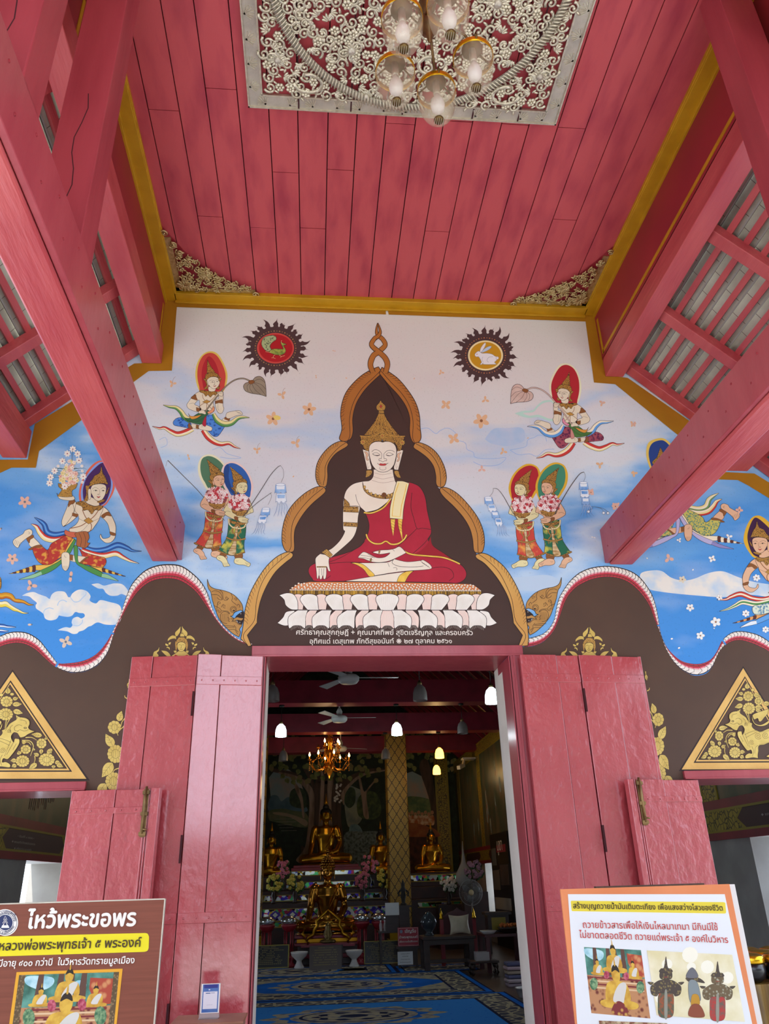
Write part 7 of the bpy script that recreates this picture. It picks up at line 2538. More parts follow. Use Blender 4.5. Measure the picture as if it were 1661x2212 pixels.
# right bay: monks round a reclining figure
P.fill(MSK, "985,380 1050,360 1130,400 1190,520 1180,640 985,640", sm=False)
P.fill(pm('#4f6a4c', '#7a8a5a', scale=6), "985,560 1080,540 1200,580 1200,700 985,700")
P.fill(MTD, "960,330 1000,420 985,560 970,340")
P.fill(MTD, "1160,280 1210,500 1240,900 1190,900 1180,600 1100,330")
for k in range(9):
    x = 1000 + k * 24
    P.dot(pm('#b98a6c'), x, 655 + 12 * (k % 2), 12, 15)
    P.fill(pm('#b0623a', '#d9c0a0', scale=9), [(x - 14, 740), (x - 12, 680), (x + 12, 680), (x + 14, 740)])
P.fill(pm('#a0623a', '#8a4a2c', scale=6), "985,740 1060,730 1180,760 1230,790 1230,830 985,830")
P.fill(pm('#5a3026', '#3a201a', scale=6), "985,830 1230,830 1240,1150 985,1150", sm=False)
P.build('tree_mural', 'huge tree trunks, leaves and a river painted on the far wall', BW)
q = MB()
q.box(3.0, 3.34, YB - .12, YB, 1.2, 6.5, M_GBAND)
for x in (3.0, 3.34):
    q.box(x - .03, x + .03, YB - .14, YB, 1.2, 6.5, M_GLINE)
q.build('leaf_strip', parent=BW)

# ------------------------------------------------------------------ columns
for (xa, xb, yy, lab) in ((1.07, 1.54, 12.7, 'gold lattice column right of the big gilded statue'), (-2.19, -1.725, 12.7, 'gold lattice column at the left edge of the altar')):
    q = MB()
    q.box(xa, xb, yy, yy + .5, 0.35, 4.7, M_COLP)
    o = q.build('column', bevel=.02)
    tag(o, lab, 'column', 'gold lattice columns')
    q = MB()
    q.box(xa - .05, xb + .05, yy - .05, yy + .55, 0, .2, M_GBAND)
    q.box(xa - .03, xb + .03, yy - .03, yy + .53, .2, .36, M_GB)
    q.build('plinth', parent=o)

# ------------------------------------------------------------------ carpets
M_CB = mat('blue_carpet', '#0a66c4', rough=0.95, col2='#085ab2', scale=3, spec=.1)
M_CBP = mat('blue_carpet_small_figure', '#0a66c4', rough=0.95, col2='#2f80cc', scale=9, kind='voronoi', lo=.14, hi=.05, spec=.1)
M_CC = mat('cream_carpet_border', '#a89c80', rough=0.95, spec=.1, col2='#454550', scale=7, kind='edge', lo=.10, hi=.01)
M_CC2 = mat('cream_carpet', '#a89c80', rough=0.95, spec=.1, col2='#5f6478', scale=9, lo=.48, hi=.66)
M_CN = mat('navy_carpet_line', '#141c3c', rough=0.95, spec=.1)


def carpet(x0, x1, y0, y1, lab, z, med=True, figured=False):
    q = MB()
    q.box(x0, x1, y0, y1, 0.0, z, M_CN)

    def rect(i, m, dz):
        q.add([(x0 + i, y0 + i, z + dz), (x1 - i, y0 + i, z + dz), (x1 - i, y1 - i, z + dz), (x0 + i, y1 - i, z + dz)], [(0, 1, 2, 3)], m)
    rect(.03, M_CB, .0004)
    rect(.10, M_CN, .0008)
    rect(.13, M_CC, .0012)
    rect(.47, M_CN, .0016)
    rect(.51, M_CBP if figured else M_CB, .0020)
    cx, cy = (x0 + x1) / 2, (y0 + y1) / 2
    if med:
        def star(rx, ry, m, dz, n=0, amp=0):
            N = 72
            q.add([(cx + rx * (1 + amp * math.cos(n * 6.283 * i / N)) * math.cos(6.283 * i / N), cy + ry * (1 + amp * math.cos(n * 6.283 * i / N)) * math.sin(6.283 * i / N), z + dz) for i in range(N)], [tuple(range(N))], m)
        star(.98, .62, M_CC2, .0024, 12, .09)
        star(.80, .50, M_CB, .0028, 12, .06)
        star(.72, .46, M_CC2, .0032)
        star(.62, .39, M_CN, .0036)
        star(.58, .36, M_CC2, .0040)
        star(.44, .27, M_CN, .0044, 10, .1)
        star(.36, .22, M_CC2, .0048, 8, .12)
        star(.16, .10, M_CN, .0052)
        if not figured:                                            # cream corner spandrels
            for sx in (-1, 1):
                for sy in (-1, 1):
                    X_, Y_ = (x1 - .51 if sx > 0 else x0 + .51), (y1 - .51 if sy > 0 else y0 + .51)
                    q.add([(X_, Y_, z + .0024), (X_ - sx * .95, Y_, z + .0024), (X_ - sx * .7, Y_ - sy * .18, z + .0024), (X_ - sx * .42, Y_ - sy * .25, z + .0024), (X_ - sx * .25, Y_ - sy * .45, z + .0024), (X_, Y_ - sy * .7, z + .0024)], [(0, 1, 2, 3, 4, 5)], M_CC2)
    o = q.build('carpet', fix=False)
    tag(o, lab, 'carpet', 'blue carpets in a row')


carpet(-2.2, 1.92, 2.75, 5.68, 'blue figured carpet nearest the doorway with a cream border', .010, True, True)
carpet(-2.2, 1.80, 5.70, 8.42, 'plain blue carpet with cream corners, in the middle of the row', .010)
carpet(-2.6, 0.79, 8.44, 9.86, 'blue carpet furthest in, under the white pedestal bowls', .010)
carpet(0.80, 2.14, 8.44, 9.45, 'small blue carpet under the dark wooden table', .010, False)

# ------------------------------------------------------------------ altar
M_ALT = mat('dark_lacquer', '#2a1512', rough=0.4, col2='#3a1c16', scale=5)
M_MOS = bpy.data.materials.new('glass_mosaic')
M_MOS.use_nodes = True
_n = M_MOS.node_tree
_b = _n.nodes['Principled BSDF']
_b.inputs['Roughness'].default_value = 0.12
_b.inputs['Metallic'].default_value = 0.7
_v = _n.nodes.new('ShaderNodeTexVoronoi')
_v.inputs['Scale'].default_value = 14
_tc = _n.nodes.new('ShaderNodeTexCoord')
_n.links.new(_tc.outputs['Object'], _v.inputs['Vector'])
_sp = _n.nodes.new('ShaderNodeSeparateColor')
_n.links.new(_v.outputs['Color'], _sp.inputs[0])
_r = _n.nodes.new('ShaderNodeValToRGB')
_r.color_ramp.interpolation = 'CONSTANT'
e = _r.color_ramp.elements
for k, (p, c_) in enumerate([(0, '#e6efe9'), (.22, '#2a2018'), (.4, '#57c47a'), (.52, '#cfa83a'), (.66, '#5540c0'), (.8, '#e6efe9'), (.92, '#c03a5a')]):
    if k > 1:
        e.new(p)
    e[k].position = p
    e[k].color = lin(c_)
_n.links.new(_sp.outputs[0], _r.inputs[0])
_n.links.new(_r.outputs[0], _b.inputs['Base Color'])
al = empty('altar', (0.1, 14.6, 0), 'dark stepped altar with glittering glass mosaic bands under the gilded statues', 'altar')
q = MB()
q.box(-2.6, 3.1, 13.3, 17.2, 0, .95, M_ALT)
q.box(-2.3, 3.0, 13.9, 17.2, .95, 1.20, M_ALT)
q.box(-2.2, 2.95, 14.5, 17.2, 1.20, 1.50, M_ALT)
q.box(-1.15, .55, 14.7, 16.9, 1.50, 1.68, M_INRED)
q.box(-1.1, .5, 14.8, 16.8, 1.68, 1.74, M_INRED)
q.build('tiers', parent=al, bevel=.01)
for (xa, xb, yy, z0, z1, lab) in ((-2.5, 1.1, 13.29, .62, .84, 'wide mosaic band'), (-2.5, 1.1, 13.29, .50, .58, ''), (-2.2, 1.05, 13.89, 1.0, 1.1, ''), (-1.25, .85, 14.49, 1.25, 1.36, ''), (-1.15, .58, 14.69, 1.52, 1.60, ''), (1.75, 2.95, 14.49, 1.32, 1.44, ''), (1.75, 2.95, 13.29, .8, .88, '')):
    q = MB()
    q.box(xa, xb, yy - .012, yy, z0, z1, M_MOS)
    q.box(xa, xb, yy - .02, yy, z0 - .02, z0, M_GLINE)
    q.box(xa, xb, yy - .02, yy, z1, z1 + .015, M_GLINE)
    if z1 - z0 > .2:
        for k in range(9):
            x = xa + .3 + k * .38
            q.hexa([(x - .13, yy - .02, z0 + .11), (x, yy - .02, z0 + .02), (x + .13, yy - .02, z0 + .11), (x, yy - .02, z0 + .2), (x - .13, yy - .012, z0 + .11), (x, yy - .012, z0 + .02), (x + .13, yy - .012, z0 + .11), (x, yy - .012, z0 + .2)], pm('#4a35b0', rough=.15))
            q.hexa([(x - .06, yy - .03, z0 + .11), (x, yy - .03, z0 + .06), (x + .06, yy - .03, z0 + .11), (x, yy - .03, z0 + .16), (x - .06, yy - .02, z0 + .11), (x, yy - .02, z0 + .06), (x + .06, yy - .02, z0 + .11), (x, yy - .02, z0 + .16)], pm('#e0ecea', rough=.1))
    q.build('mosaic_band', parent=al)

# ------------------------------------------------------------------ gilded statues
M_GILT = mat('gilding', '#c08a20', rough=0.28, metal=0.9, col2='#a87418', scale=6)
M_BRZ = mat('polished_bronze', '#b98030', rough=0.2, metal=0.95, col2='#94601c', scale=7)
M_HAIR = mat('dark_hair', '#17120e', rough=0.6)


def statue(x, y, z, H, lab, metal=M_GILT, crown=False, group='gilded seated statues'):
    """a cross-legged figure, one hand over the right knee, H tall without its finial"""
    t = empty('seated_statue', (x, y, z), lab, 'statue', group)
    s = H

    def p(a, b, c):
        return (x + a * s, y + b * s, z + c * s)

    def E(q, c, r, m=None):
        q.ball(p(*c), (r[0] * s, r[1] * s, r[2] * s), m, 16, 10)
    q = MB()
    # legs folded
    for sg in (-1, 1):
        q.tube([p(sg * .10, .02, .08), p(sg * .25, -.05, .085), p(sg * .37, -.10, .075), p(sg * .40, -.14, .07)], [.085 * s, .085 * s, .075 * s, .055 * s], None, 12)
        q.tube([p(sg * .38, -.15, .06), p(sg * .22, -.21, .07), p(0, -.23, .075), p(-sg * .16, -.22, .08)], [.06 * s, .062 * s, .055 * s, .04 * s], None, 12)
    q.tube([p(-.14, -.24, .10), p(-.05, -.25, .12), p(.06, -.25, .125)], [.03 * s, .035 * s, .028 * s], None, 10)
    E(q, (0, .02, .08), (.2, .16, .08))
    # torso
    q.tube([p(0, .02, .06), p(0, .02, .2), p(0, .01, .32), p(0, .0, .44), p(0, .01, .54), p(0, .01, .58)], [.145 * s, .13 * s, .14 * s, .17 * s, .165 * s, .10 * s], None, 18, flat=.72, up=(0, 1, 0))
    for sg in (-1, 1):
        E(q, (sg * .17, .01, .535), (.068, .062, .06))
        E(q, (sg * .075, -.075, .44), (.07, .03, .05))
    # right arm (viewer's left) reaches down over the knee, left arm rests in the lap
    q.tube([p(-.18, .01, .53), p(-.215, .0, .40), p(-.23, -.02, .29), p(-.25, -.09, .20), p(-.26, -.15, .15)], [.066 * s, .058 * s, .05 * s, .042 * s, .034 * s], None, 12)
    E(q, (-.262, -.175, .125), (.035, .018, .045))
    for k in range(4):
        q.tube([p(-.288 + k * .018, -.185, .11), p(-.29 + k * .018, -.20, .07), p(-.288 + k * .017, -.20, .025 + .006 * abs(k - 1.5))], .0085 * s, None, 7)
    q.tube([p(-.235, -.18, .12), p(-.225, -.2, .09), p(-.225, -.2, .07)], .009 * s, None, 7)
    q.tube([p(.18, .01, .53), p(.222, .0, .40), p(.232, -.01, .29), p(.18, -.11, .19), p(.08, -.17, .155)], [.066 * s, .058 * s, .052 * s, .044 * s, .034 * s], None, 12)
    E(q, (.02, -.185, .15), (.055, .035, .018))
    for k in range(4):
        q.tube([p(-.01, -.20 + k * .014, .155), p(-.05, -.205 + k * .014, .155), p(-.085, -.205 + k * .013, .15)], .0085 * s, None, 7)
    q.tube([p(.02, -.19, .165), p(-.01, -.2, .182), p(-.03, -.2, .178)], .009 * s, None, 7)
    # neck and head
    q.tube([p(0, .01, .56), p(0, .0, .62), p(0, .0, .66)], [.055 * s, .05 * s, .05 * s], None, 12)
    q.ball(p(0, -.01, .735), (.083 * s, .092 * s, .105 * s), None, 20, 14)
    q.ball(p(0, -.03, .665), (.045 * s, .05 * s, .03 * s), None, 12, 8)
    q.tube([p(0, -.098, .765), p(0, -.114, .735), p(0, -.118, .712)], [.009 * s, .014 * s, .019 * s], None, 8)
    for sg in (-1, 1):
        q.tube([p(sg * .012, -.098, .775), p(sg * .035, -.1, .782), p(sg * .06, -.085, .772)], .006 * s, None, 6)
        q.ball(p(sg * .036, -.092, .755), (.02 * s, .009 * s, .008 * s), None, 8, 6)
        q.ball(p(sg * .09, 0, .73), (.014 * s, .022 * s, .05 * s), None, 8, 6)
        q.ball(p(sg * .095, 0, .665), (.01 * s, .014 * s, .045 * s), None, 8, 6)
    q.tube([p(-.026, -.096, .688), p(0, -.104, .684), p(.026, -.096, .688)], [.005 * s, .01 * s, .005 * s], None, 8)
    body = q.build('body', metal, t)
    md = body.modifiers.new('join', 'REMESH')
    md.mode = 'VOXEL'
    md.voxel_size = .011 * s
    md.use_smooth_shade = True
    sm = body.modifiers.new('soften', 'SMOOTH')
    sm.iterations = 3
    # sash across the chest
    q = MB()
    q.tube([p(.14, -.09, .56), p(.10, -.145, .44), p(.05, -.135, .33), p(.0, -.12, .24)], [.012 * s, .016 * s, .014 * s, .01 * s], metal, 8, flat=.5)
    q.build('sash', parent=t)
    q = MB()
    if crown:
        for r, zz, n in ((.092, .80, 16), (.088, .835, 15), (.075, .87, 13), (.055, .90, 10), (.035, .925, 7)):
            for k in range(n):
                a = 6.283 * k / n
                q.ball(p(r * math.cos(a), r * math.sin(a), zz), .019 * s, metal, 6, 5)
        q.ball(p(0, 0, .80), (.088 * s, .092 * s, .09 * s), metal, 14, 10)
        q.tube([p(0, 0, .90), p(0, 0, .955), p(0, 0, .98)], [.03 * s, .02 * s, .022 * s], metal, 8)
        q.ball(p(0, 0, 1.0), .024 * s, metal, 8, 6)
        q.build('curls', parent=t)
    else:
        q.ball(p(0, .012, .785), (.098 * s, .098 * s, .085 * s), M_HAIR, 18, 12)
        q.ball(p(0, .012, .87), (.055 * s, .055 * s, .055 * s), M_HAIR, 14, 10)
        q.build('hair', parent=t)
        q = MB()
        q.lathe([(.001, .90), (.026, .915), (.034, .945), (.022, .985), (.012, 1.04), (.004, 1.09), (.001, 1.10)], (0, 0, 0), 12, metal)
        q.v = [(x + a * s, y + b * s + .012 * s, z + c * s) for a, b, c in q.v]
        q.build('flame_finial', parent=t)
    q = MB()
    q.lathe([(.001, -.001), (.40, 0), (.43, .005), (.41, .02), (.001, .021)], (0, 0, 0), 28, metal, squash=(1, .62))
    q.v = [(x + a * s, y + (b - .06) * s, z + (c - .02) * s) for a, b, c in q.v]
    q.build('base', parent=t)
    return t


statue(-0.30, 15.6, 1.775, 1.55, 'largest gilded seated statue with dark hair, before the tree trunk painting')
statue(-1.68, 15.3, 1.53, 1.12, 'gilded seated statue partly hidden behind the left doorway edge')
statue(1.12, 15.6, 1.53, 1.12, 'gilded seated statue half hidden behind the gold lattice column')
statue(2.42, 15.4, 1.53, 1.08, 'gilded seated statue right of the gold lattice column')
fb = statue(-0.33, 10.9, 0.50, 1.42, 'polished bronze seated statue with knobbed curls, nearest on its own pedestal', M_BRZ, True, 'gilded seated statues')
# pedestal of the front statue with its serpent arch
pd = empty('pedestal', (-.33, 10.8, 0), 'stepped red and gold pedestal carrying the bronze statue', 'pedestal')
q = MB()
for (w, d, z0, z1, m) in ((.66, .52, 0, .10, M_ALT), (.62, .49, .10, .16, M_INRED), (.56, .44, .16, .3, M_ALT), (.62, .48, .3, .35, M_INRED), (.58, .44, .35, .42, M_GILT), (.62, .46, .42, .468, M_INRED)):
    q.box(-.33 - w, -.33 + w, 10.85 - d, 10.85 + d, z0, z1, m)
q.build('steps', parent=pd, bevel=.008)
pd = empty('serpent_shrine', (-.33, 10.12, 0), 'small gold serpent arch round a dark figure before the bronze statue', 'shrine')
q = MB()
for sg in (-1, 1):
    pts = [(-.33 + sg * a, 10.12, b) for a, b in ((.36, .36), (.40, .42), (.34, .47), (.27, .50), (.25, .58), (.20, .64), (.22, .72), (.12, .80), (.04, .86), (.0, .90))]
    q.tube(pts, [.03, .034, .034, .032, .03, .03, .028, .026, .02, .008], M_GILT, 8)
    q.tube([(-.33 + sg * .42, 10.12, .46), (-.33 + sg * .47, 10.12, .52), (-.33 + sg * .43, 10.12, .60), (-.33 + sg * .46, 10.12, .66)], [.03, .03, .02, .004], M_GILT, 8)
q.build('serpent_arch', parent=pd)
q = MB()
q.box(-.68, .02, 10.04, 10.2, .33, .36, M_INRED)
q.box(-.6, -.06, 10.05, 10.19, .0, .33, M_ALT)
q.box(-.82, .16, 10.06, 10.18, .30, .34, M_INRED)
q.lathe([(.12, .36), (.15, .38), (.13, .41), (.05, .43), (.09, .5), (.05, .58), (.06, .63), (.03, .68), (.001, .7)], (-.33, 10.12, 0), 14, M_DBRASS)
q.build('small_figure', parent=pd)

# ------------------------------------------------------------------ offerings in front of the altar
M_SLV = mat('polished_silver_bowl', '#c9c9cc', rough=0.2, metal=0.9)
M_STR = mat('red_lacquer', '#8a1826', rough=0.3)
for i, (x, y, lab) in enumerate(((-1.45, 10.1, 'leftmost of the four'), (-1.05, 10.1, 'second from the left of the four'), (.30, 10.16, 'third from the left of the four'), (.62, 10.15, 'rightmost of the four'))):
    t = empty('alms_bowl_stand', (x, y, 0), 'silver lidded bowl on a red turned stand, %s' % lab, 'bowl stand', 'silver bowls on red stands')
    q = MB()
    q.lathe([(.10, .68), (.14, .70), (.152, .735), (.145, .765), (.11, .79), (.10, .80), (.06, .815), (.001, .82)], (x, y, 0), 22, M_SLV)
    q.build('bowl', parent=t)
    q = MB()
    q.lathe([(.13, 0), (.13, .04), (.10, .06), (.09, .10), (.115, .14), (.09, .18)], (x, y, 0), 18, M_STR)
    q.lathe([(.08, .56), (.11, .6), (.14, .65), (.145, .68), (.001, .685)], (x, y, 0), 18, M_STR)
    for k in range(6):
        a = 6.283 * k / 6
        q.tube([(x + .075 * math.cos(a), y + .075 * math.sin(a), .16), (x + .075 * math.cos(a), y + .075 * math.sin(a), .58)], .014, M_STR, 6)
    q.build('stand', parent=t)
M_CER = mat('white_ceramic', '#d5d2cf', rough=0.25)
for (x, y, lab) in ((-.845, 9.66, 'left of the brown plaque'), (.122, 9.6, 'right of the brown plaque')):
    q = MB()
    q.lathe([(.001, .013), (.085, .013), (.09, .03), (.07, .06), (.05, .10), (.045, .13), (.07, .15), (.13, .20), (.15, .245), (.155, .265), (.148, .268), (.13, .225), (.001, .19)], (x, y, 0), 24, M_CER)
    tag(q.build('pedestal_bowl'), 'white ceramic pedestal bowl on the blue carpet, %s' % lab, 'bowl', 'white pedestal bowls')
M_BKB = mat('black_board', '#191512', rough=0.4)
M_PLQ = mat('brown_plaque', '#4a3a30', rough=0.45)
M_TXG = pm('#8a7a4a')


def board(x0, x1, y, z1, face, frame, lines, name, lab, cat, grp=None, tilt=.08):
    t = empty(name, ((x0 + x1) / 2, y, 0.011), lab, cat, grp)
    q = MB()
    q.hexa([(x0, y, .0128), (x1, y, .0128), (x1, y + tilt, z1), (x0, y + tilt, z1), (x0, y + .025, .0128), (x1, y + .025, .0128), (x1, y + tilt + .025, z1), (x0, y + tilt + .025, z1)], face)
    q.build('panel', parent=t)
    q = MB()
    for (u0, u1, v0, v1) in ((0, 1, 0, .04), (0, 1, .96, 1), (0, .02, 0, 1), (.98, 1, 0, 1)):
        a, b = x0 + (x1 - x0) * u0, x0 + (x1 - x0) * u1
        za, zb = .011 + (z1 - .011) * v0, .011 + (z1 - .011) * v1
        ya, yb = y + tilt * v0 - .006, y + tilt * v1 - .006
        q.hexa([(a, ya, za), (b, ya, za), (b, yb, zb), (a, yb, zb), (a, ya + .01, za), (b, ya + .01, za), (b, yb + .01, zb), (a, yb + .01, zb)], frame)
    q.build('frame', parent=t)
    q = MB()
    rnd = random.Random(int(abs(x0) * 100))
    for k in range(lines):
        v = .9 - k * .8 / lines
        L = .42 * (rnd.uniform(.7, 1) if k else .6)
        cx = (x0 + x1) / 2
        zz = .011 + (z1 - .011) * v
        yy = y + tilt * v - .002
        hh = (z1 - .011) * .28 / lines
        n = 22
        for j in range(n):
            if rnd.random() < .18:
                continue
            a = cx + (x1 - x0) * L * (-1 + 2 * j / n)
            b = a + (x1 - x0) * L * 1.5 / n
            q.add([(a, yy, zz), (b, yy, zz), (b, yy + tilt * hh / z1, zz + hh), (a, yy + tilt * hh / z1, zz + hh)], [(0, 1, 2, 3)], M_TXG)
    q.build('inscription', parent=t)
    return t


board(-2.0, -1.03, 9.88, .37, M_BKB, M_GLINE, 11, 'inscription_board', 'black inscribed board with gold edge, left of the pedestal', 'board', 'black inscribed boards')
board(.32, 1.0, 9.95, .37, M_BKB, M_GLINE, 11, 'inscription_board', 'black inscribed board with gold edge, right of the pedestal', 'board', 'black inscribed boards')
board(-.665, -.11, 9.25, .37, M_PLQ, M_PLQ, 8, 'plaque', 'brown inscribed plaque standing before the bronze statue', 'plaque')

M_VASE = mat('dark_vase', '#2a1a16', rough=0.3)
M_LEAFD = pm('#2a4a2a', '#3f6a38', scale=20)


def bouquet(x, y, z, w, h, col, lab, grp):
    t = empty('flower_vase', (x, y, z), lab, 'flowers', grp)
    q = MB()
    q.lathe([(.05, z), (.06, z + .02), (.03, z + .07), (.07, z + .15), (.045, z + .22), (.06, z + .25)], (x, y, 0), 14, M_VASE)
    q.build('vase', parent=t)
    q = MB()
    rnd = random.Random(int(abs(x * 100)) + 3)
    g = MB()
    for k in range(24):
        a, r = rnd.uniform(0, 6.28), math.sqrt(rnd.random())
        px, pz = x + w * r * math.cos(a), z + .25 + h * .5 + h * .5 * r * math.sin(a)
        py = y - .08 * (1 - r) - .02
        for j in range(5):
            q.ball((px + .022 * math.cos(j * 1.257), py, pz + .022 * math.sin(j * 1.257)), (.022, .014, .022), col, 6, 4)
        q.ball((px, py - .012, pz), .018, col, 6, 4)
        g.ball((px + .03, py + .05, pz - .02), (.035, .01, .06), M_LEAFD, 6, 4)
    q.build('blossoms', parent=t)
    g.tube([(x, y, z + .2), (x, y, z + .25 + h * .6)], .02, M_LEAFD, 6)
    g.build('leaves', parent=t)


PKF, YLF, WHF = pm('#d9849c', '#c46a86', scale=30), pm('#d8cc62', '#b8b04a', scale=30), pm('#dcdad0')
bouquet(-1.35, 14.2, 1.2, .16, .42, PKF, 'pink flower vase left of the largest gilded statue', 'pink flower vases')
bouquet(.72, 14.2, 1.2, .2, .48, PKF, 'tall pink flower vase right of the largest gilded statue', 'pink flower vases')
bouquet(.52, 13.6, .95, .16, .36, PKF, 'lower pink flower vase right of the bronze statue', 'pink flower vases')
bouquet(-1.5, 13.5, .95, .18, .34, YLF, 'yellow flower vase at the far left of the altar', 'yellow flower vases')
bouquet(-1.02, 13.5, .95, .18, .34, YLF, 'yellow flower vase left of the bronze statue', 'yellow flower vases')
bouquet(1.02, 13.5, .95, .16, .4, YLF, 'yellow flower vase beside the gold lattice column', 'yellow flower vases')
bouquet(2.35, 12.6, .85, .18, .32, WHF, 'white flower vase below the right gilded statue', 'white flower vases')
bouquet(2.72, 11.4, 1.1, .2, .34, pm('#a8788a', '#7a5a64', scale=20), 'dusky pink bouquet behind the standing fan', 'pink flower vases')
q = MB()
q.box(2.1, 2.95, 12.5, 12.9, 0, .85, M_ALT)
tag(q.build('side_shelf'), 'dark chest under the white flower vase', 'chest')
q = MB()
q.box(2.45, 2.95, 11.25, 11.6, 0, 1.10, M_ALT)
tag(q.build('side_shelf'), 'tall dark stand under the dusky pink bouquet', 'stand')

# hanging pale gourd ornament
q = MB()
x, y = 2.62, 12.0
q.lathe([(.001, 1.2), (.13, 1.22), (.19, 1.32), (.18, 1.45), (.1, 1.58), (.05, 1.68), (.03, 1.82), (.012, 2.0), (.001, 2.1)], (x, y, 0), 18, mat('pale_woven', '#8f8a86', rough=.8))
q.lathe([(.06, 1.1), (.04, 1.2)], (x, y, 0), 12, M_ALT)
q.box(x - .06, x + .06, y - .06, y + .06, 0.0, 1.1, M_ALT)
tag(q.build('ornament_jar'), 'pale pointed jar on a dark post beside the right wall', 'jar')

# ------------------------------------------------------------------ the dark table corner at the right
M_DKR = mat('dark_red_lacquer', '#4a141c', rough=0.35)
M_TBL = mat('dark_table_wood', '#33201a', rough=0.4, col2='#26160f', scale=4, stretch=(1, 5, 5))
t = empty('low_table', (1.62, 8.7, 0), 'dark wooden table carrying a cream cushion', 'table')
q = MB()
q.box(1.215, 2.10, 8.4, 9.0, .455, .50, M_TBL)
q.build('tabletop', parent=t, bevel=.006)
for x in (1.27, 2.02):
    for y in (8.45, 8.93):
        q = MB()
        q.box(x - .045, x + .045, y - .035, y + .035, .0128, .455, M_TBL)
        q.build('leg', parent=t)
q = MB()
q.box(1.27, 2.02, 8.43, 8.47, .12, .17, M_TBL)
q.box(1.27, 2.02, 8.44, 8.46, .38, .455, M_TBL)
q.build('rail', parent=t)
# cushion leaning upright
q = MB()
N = 12
M_CUSH = mat('cream_satin', '#c9bda6', rough=0.45, col2='#b8ab92', scale=6, bump=.4, bscale=12)
x0, x1, z0, z1 = 1.70, 2.06, .50, .80
vs, fs = [], []
for side in (-1, 1):
    for j in range(N + 1):
        for i in range(N + 1):
            u, v = i / N, j / N
            b = (math.sin(math.pi * u) * math.sin(math.pi * v)) ** .5 * .065
            pinch = .012 * (math.sin(math.pi * u) + math.sin(math.pi * v))
            vs.append((x0 + (x1 - x0) * u - (u - .5) * .05 * math.sin(math.pi * v), 8.62 + v * .10 + side * b, z0 + .008 + (z1 - z0) * v - (v - .5) * .05 * math.sin(math.pi * u)))
base_n = (N + 1) ** 2
for side in (0, 1):
    for j in range(N):
        for i in range(N):
            a = side * base_n + j * (N + 1) + i
            fs.append((a, a + 1, a + N + 2, a + N + 1))
q.add(vs, fs, M_CUSH, True)
o = q.build('cushion')
tag(o, 'cream satin cushion propped upright on the dark table', 'cushion')
# chair behind
t = empty('carved_chair', (1.9, 9.2, 0), 'dark carved chair with gold tipped red posts behind the cream cushion', 'chair')
for x in (1.64, 2.22):
    q = MB()
    q.box(x - .03, x + .03, 9.10, 9.16, .0128, .72, M_STR)
    q.lathe([(.035, .72), (.04, .74), (.025, .77), (.03, .79), (.012, .85), (.001, .90)], (x, 9.13, 0), 12, M_GB)
    q.build('post', parent=t)
q = MB()
q.box(1.66, 2.2, 9.08, 9.42, .34, .40, M_STR)
q.build('seat', parent=t)
q = MB()
q.prism([(1.67, .5), (2.19, .5), (2.19, .76), (2.1, .82), (1.98, .86), (1.93, .90), (1.88, .86), (1.76, .82), (1.67, .76)], 9.12, 9.15, M_DKR)
q.build('backrest', parent=t)
for x in (1.69, 2.17):
    q = MB()
    q.box(x - .03, x + .03, 9.36, 9.42, .0128, .34, M_STR)
    q.build('leg', parent=t)
# standing fan
t = empty('standing_fan', (2.32, 9.75, 0), 'grey standing fan behind the dark table', 'fan')
M_FANG = mat('fan_grey', '#8a8886', rough=0.4)
q = MB()
q.lathe([(.2, 0.0), (.2, .02), (.03, .05), (.018, .08), (.018, .55), (.012, .56), (.012, .95)], (2.32, 9.75, 0), 18, M_FANG)
q.build('pole', parent=t)
q = MB()
cz, cy = 1.12, 9.68
ring = [(2.30 + .215 * math.cos(6.283 * k / 36), cy, cz + .215 * math.sin(6.283 * k / 36)) for k in range(37)]
q.tube(ring, .006, M_FANG, 6)
for k in range(72):
    a = 6.283 * k / 72
    q.tube([(2.30 + .05 * math.cos(a), cy - .05, cz + .05 * math.sin(a)), (2.30 + .15 * math.cos(a), cy - .05, cz + .15 * math.sin(a)), (2.30 + .213 * math.cos(a), cy, cz + .213 * math.sin(a))], .0018, M_FANG, 4)
for r in (.10, .16):
    q.tube([(2.30 + r * math.cos(6.283 * k / 36), cy - .05, cz + r * math.sin(6.283 * k / 36)) for k in range(37)], .002, M_FANG, 4)
q.build('guard', parent=t)
for k in range(3):
    q = MB()
    a = k * 2.094 + .4
    q.ball((2.30 + .1 * math.cos(a), cy, cz + .1 * math.sin(a)), (.09, .012, .055), mat('fan_blade_grey', '#5a5a5c', rough=.3), 10, 6, Matrix.Rotation(-a, 3, 'Y'))
    q.build('blade', parent=t)
q = MB()
q.lathe([(.001, -.06), (.04, -.058), (.05, -.045), (.05, -.04)], (2.30, cy, cz), 16, mat('fan_hub', '#c9b48a', rough=.4), axis='y')
q.lathe([(.06, .02), (.07, .05), (.06, .14), (.001, .15)], (2.30, cy, cz), 16, M_FANG, axis='y')
q.build('motor', parent=t)

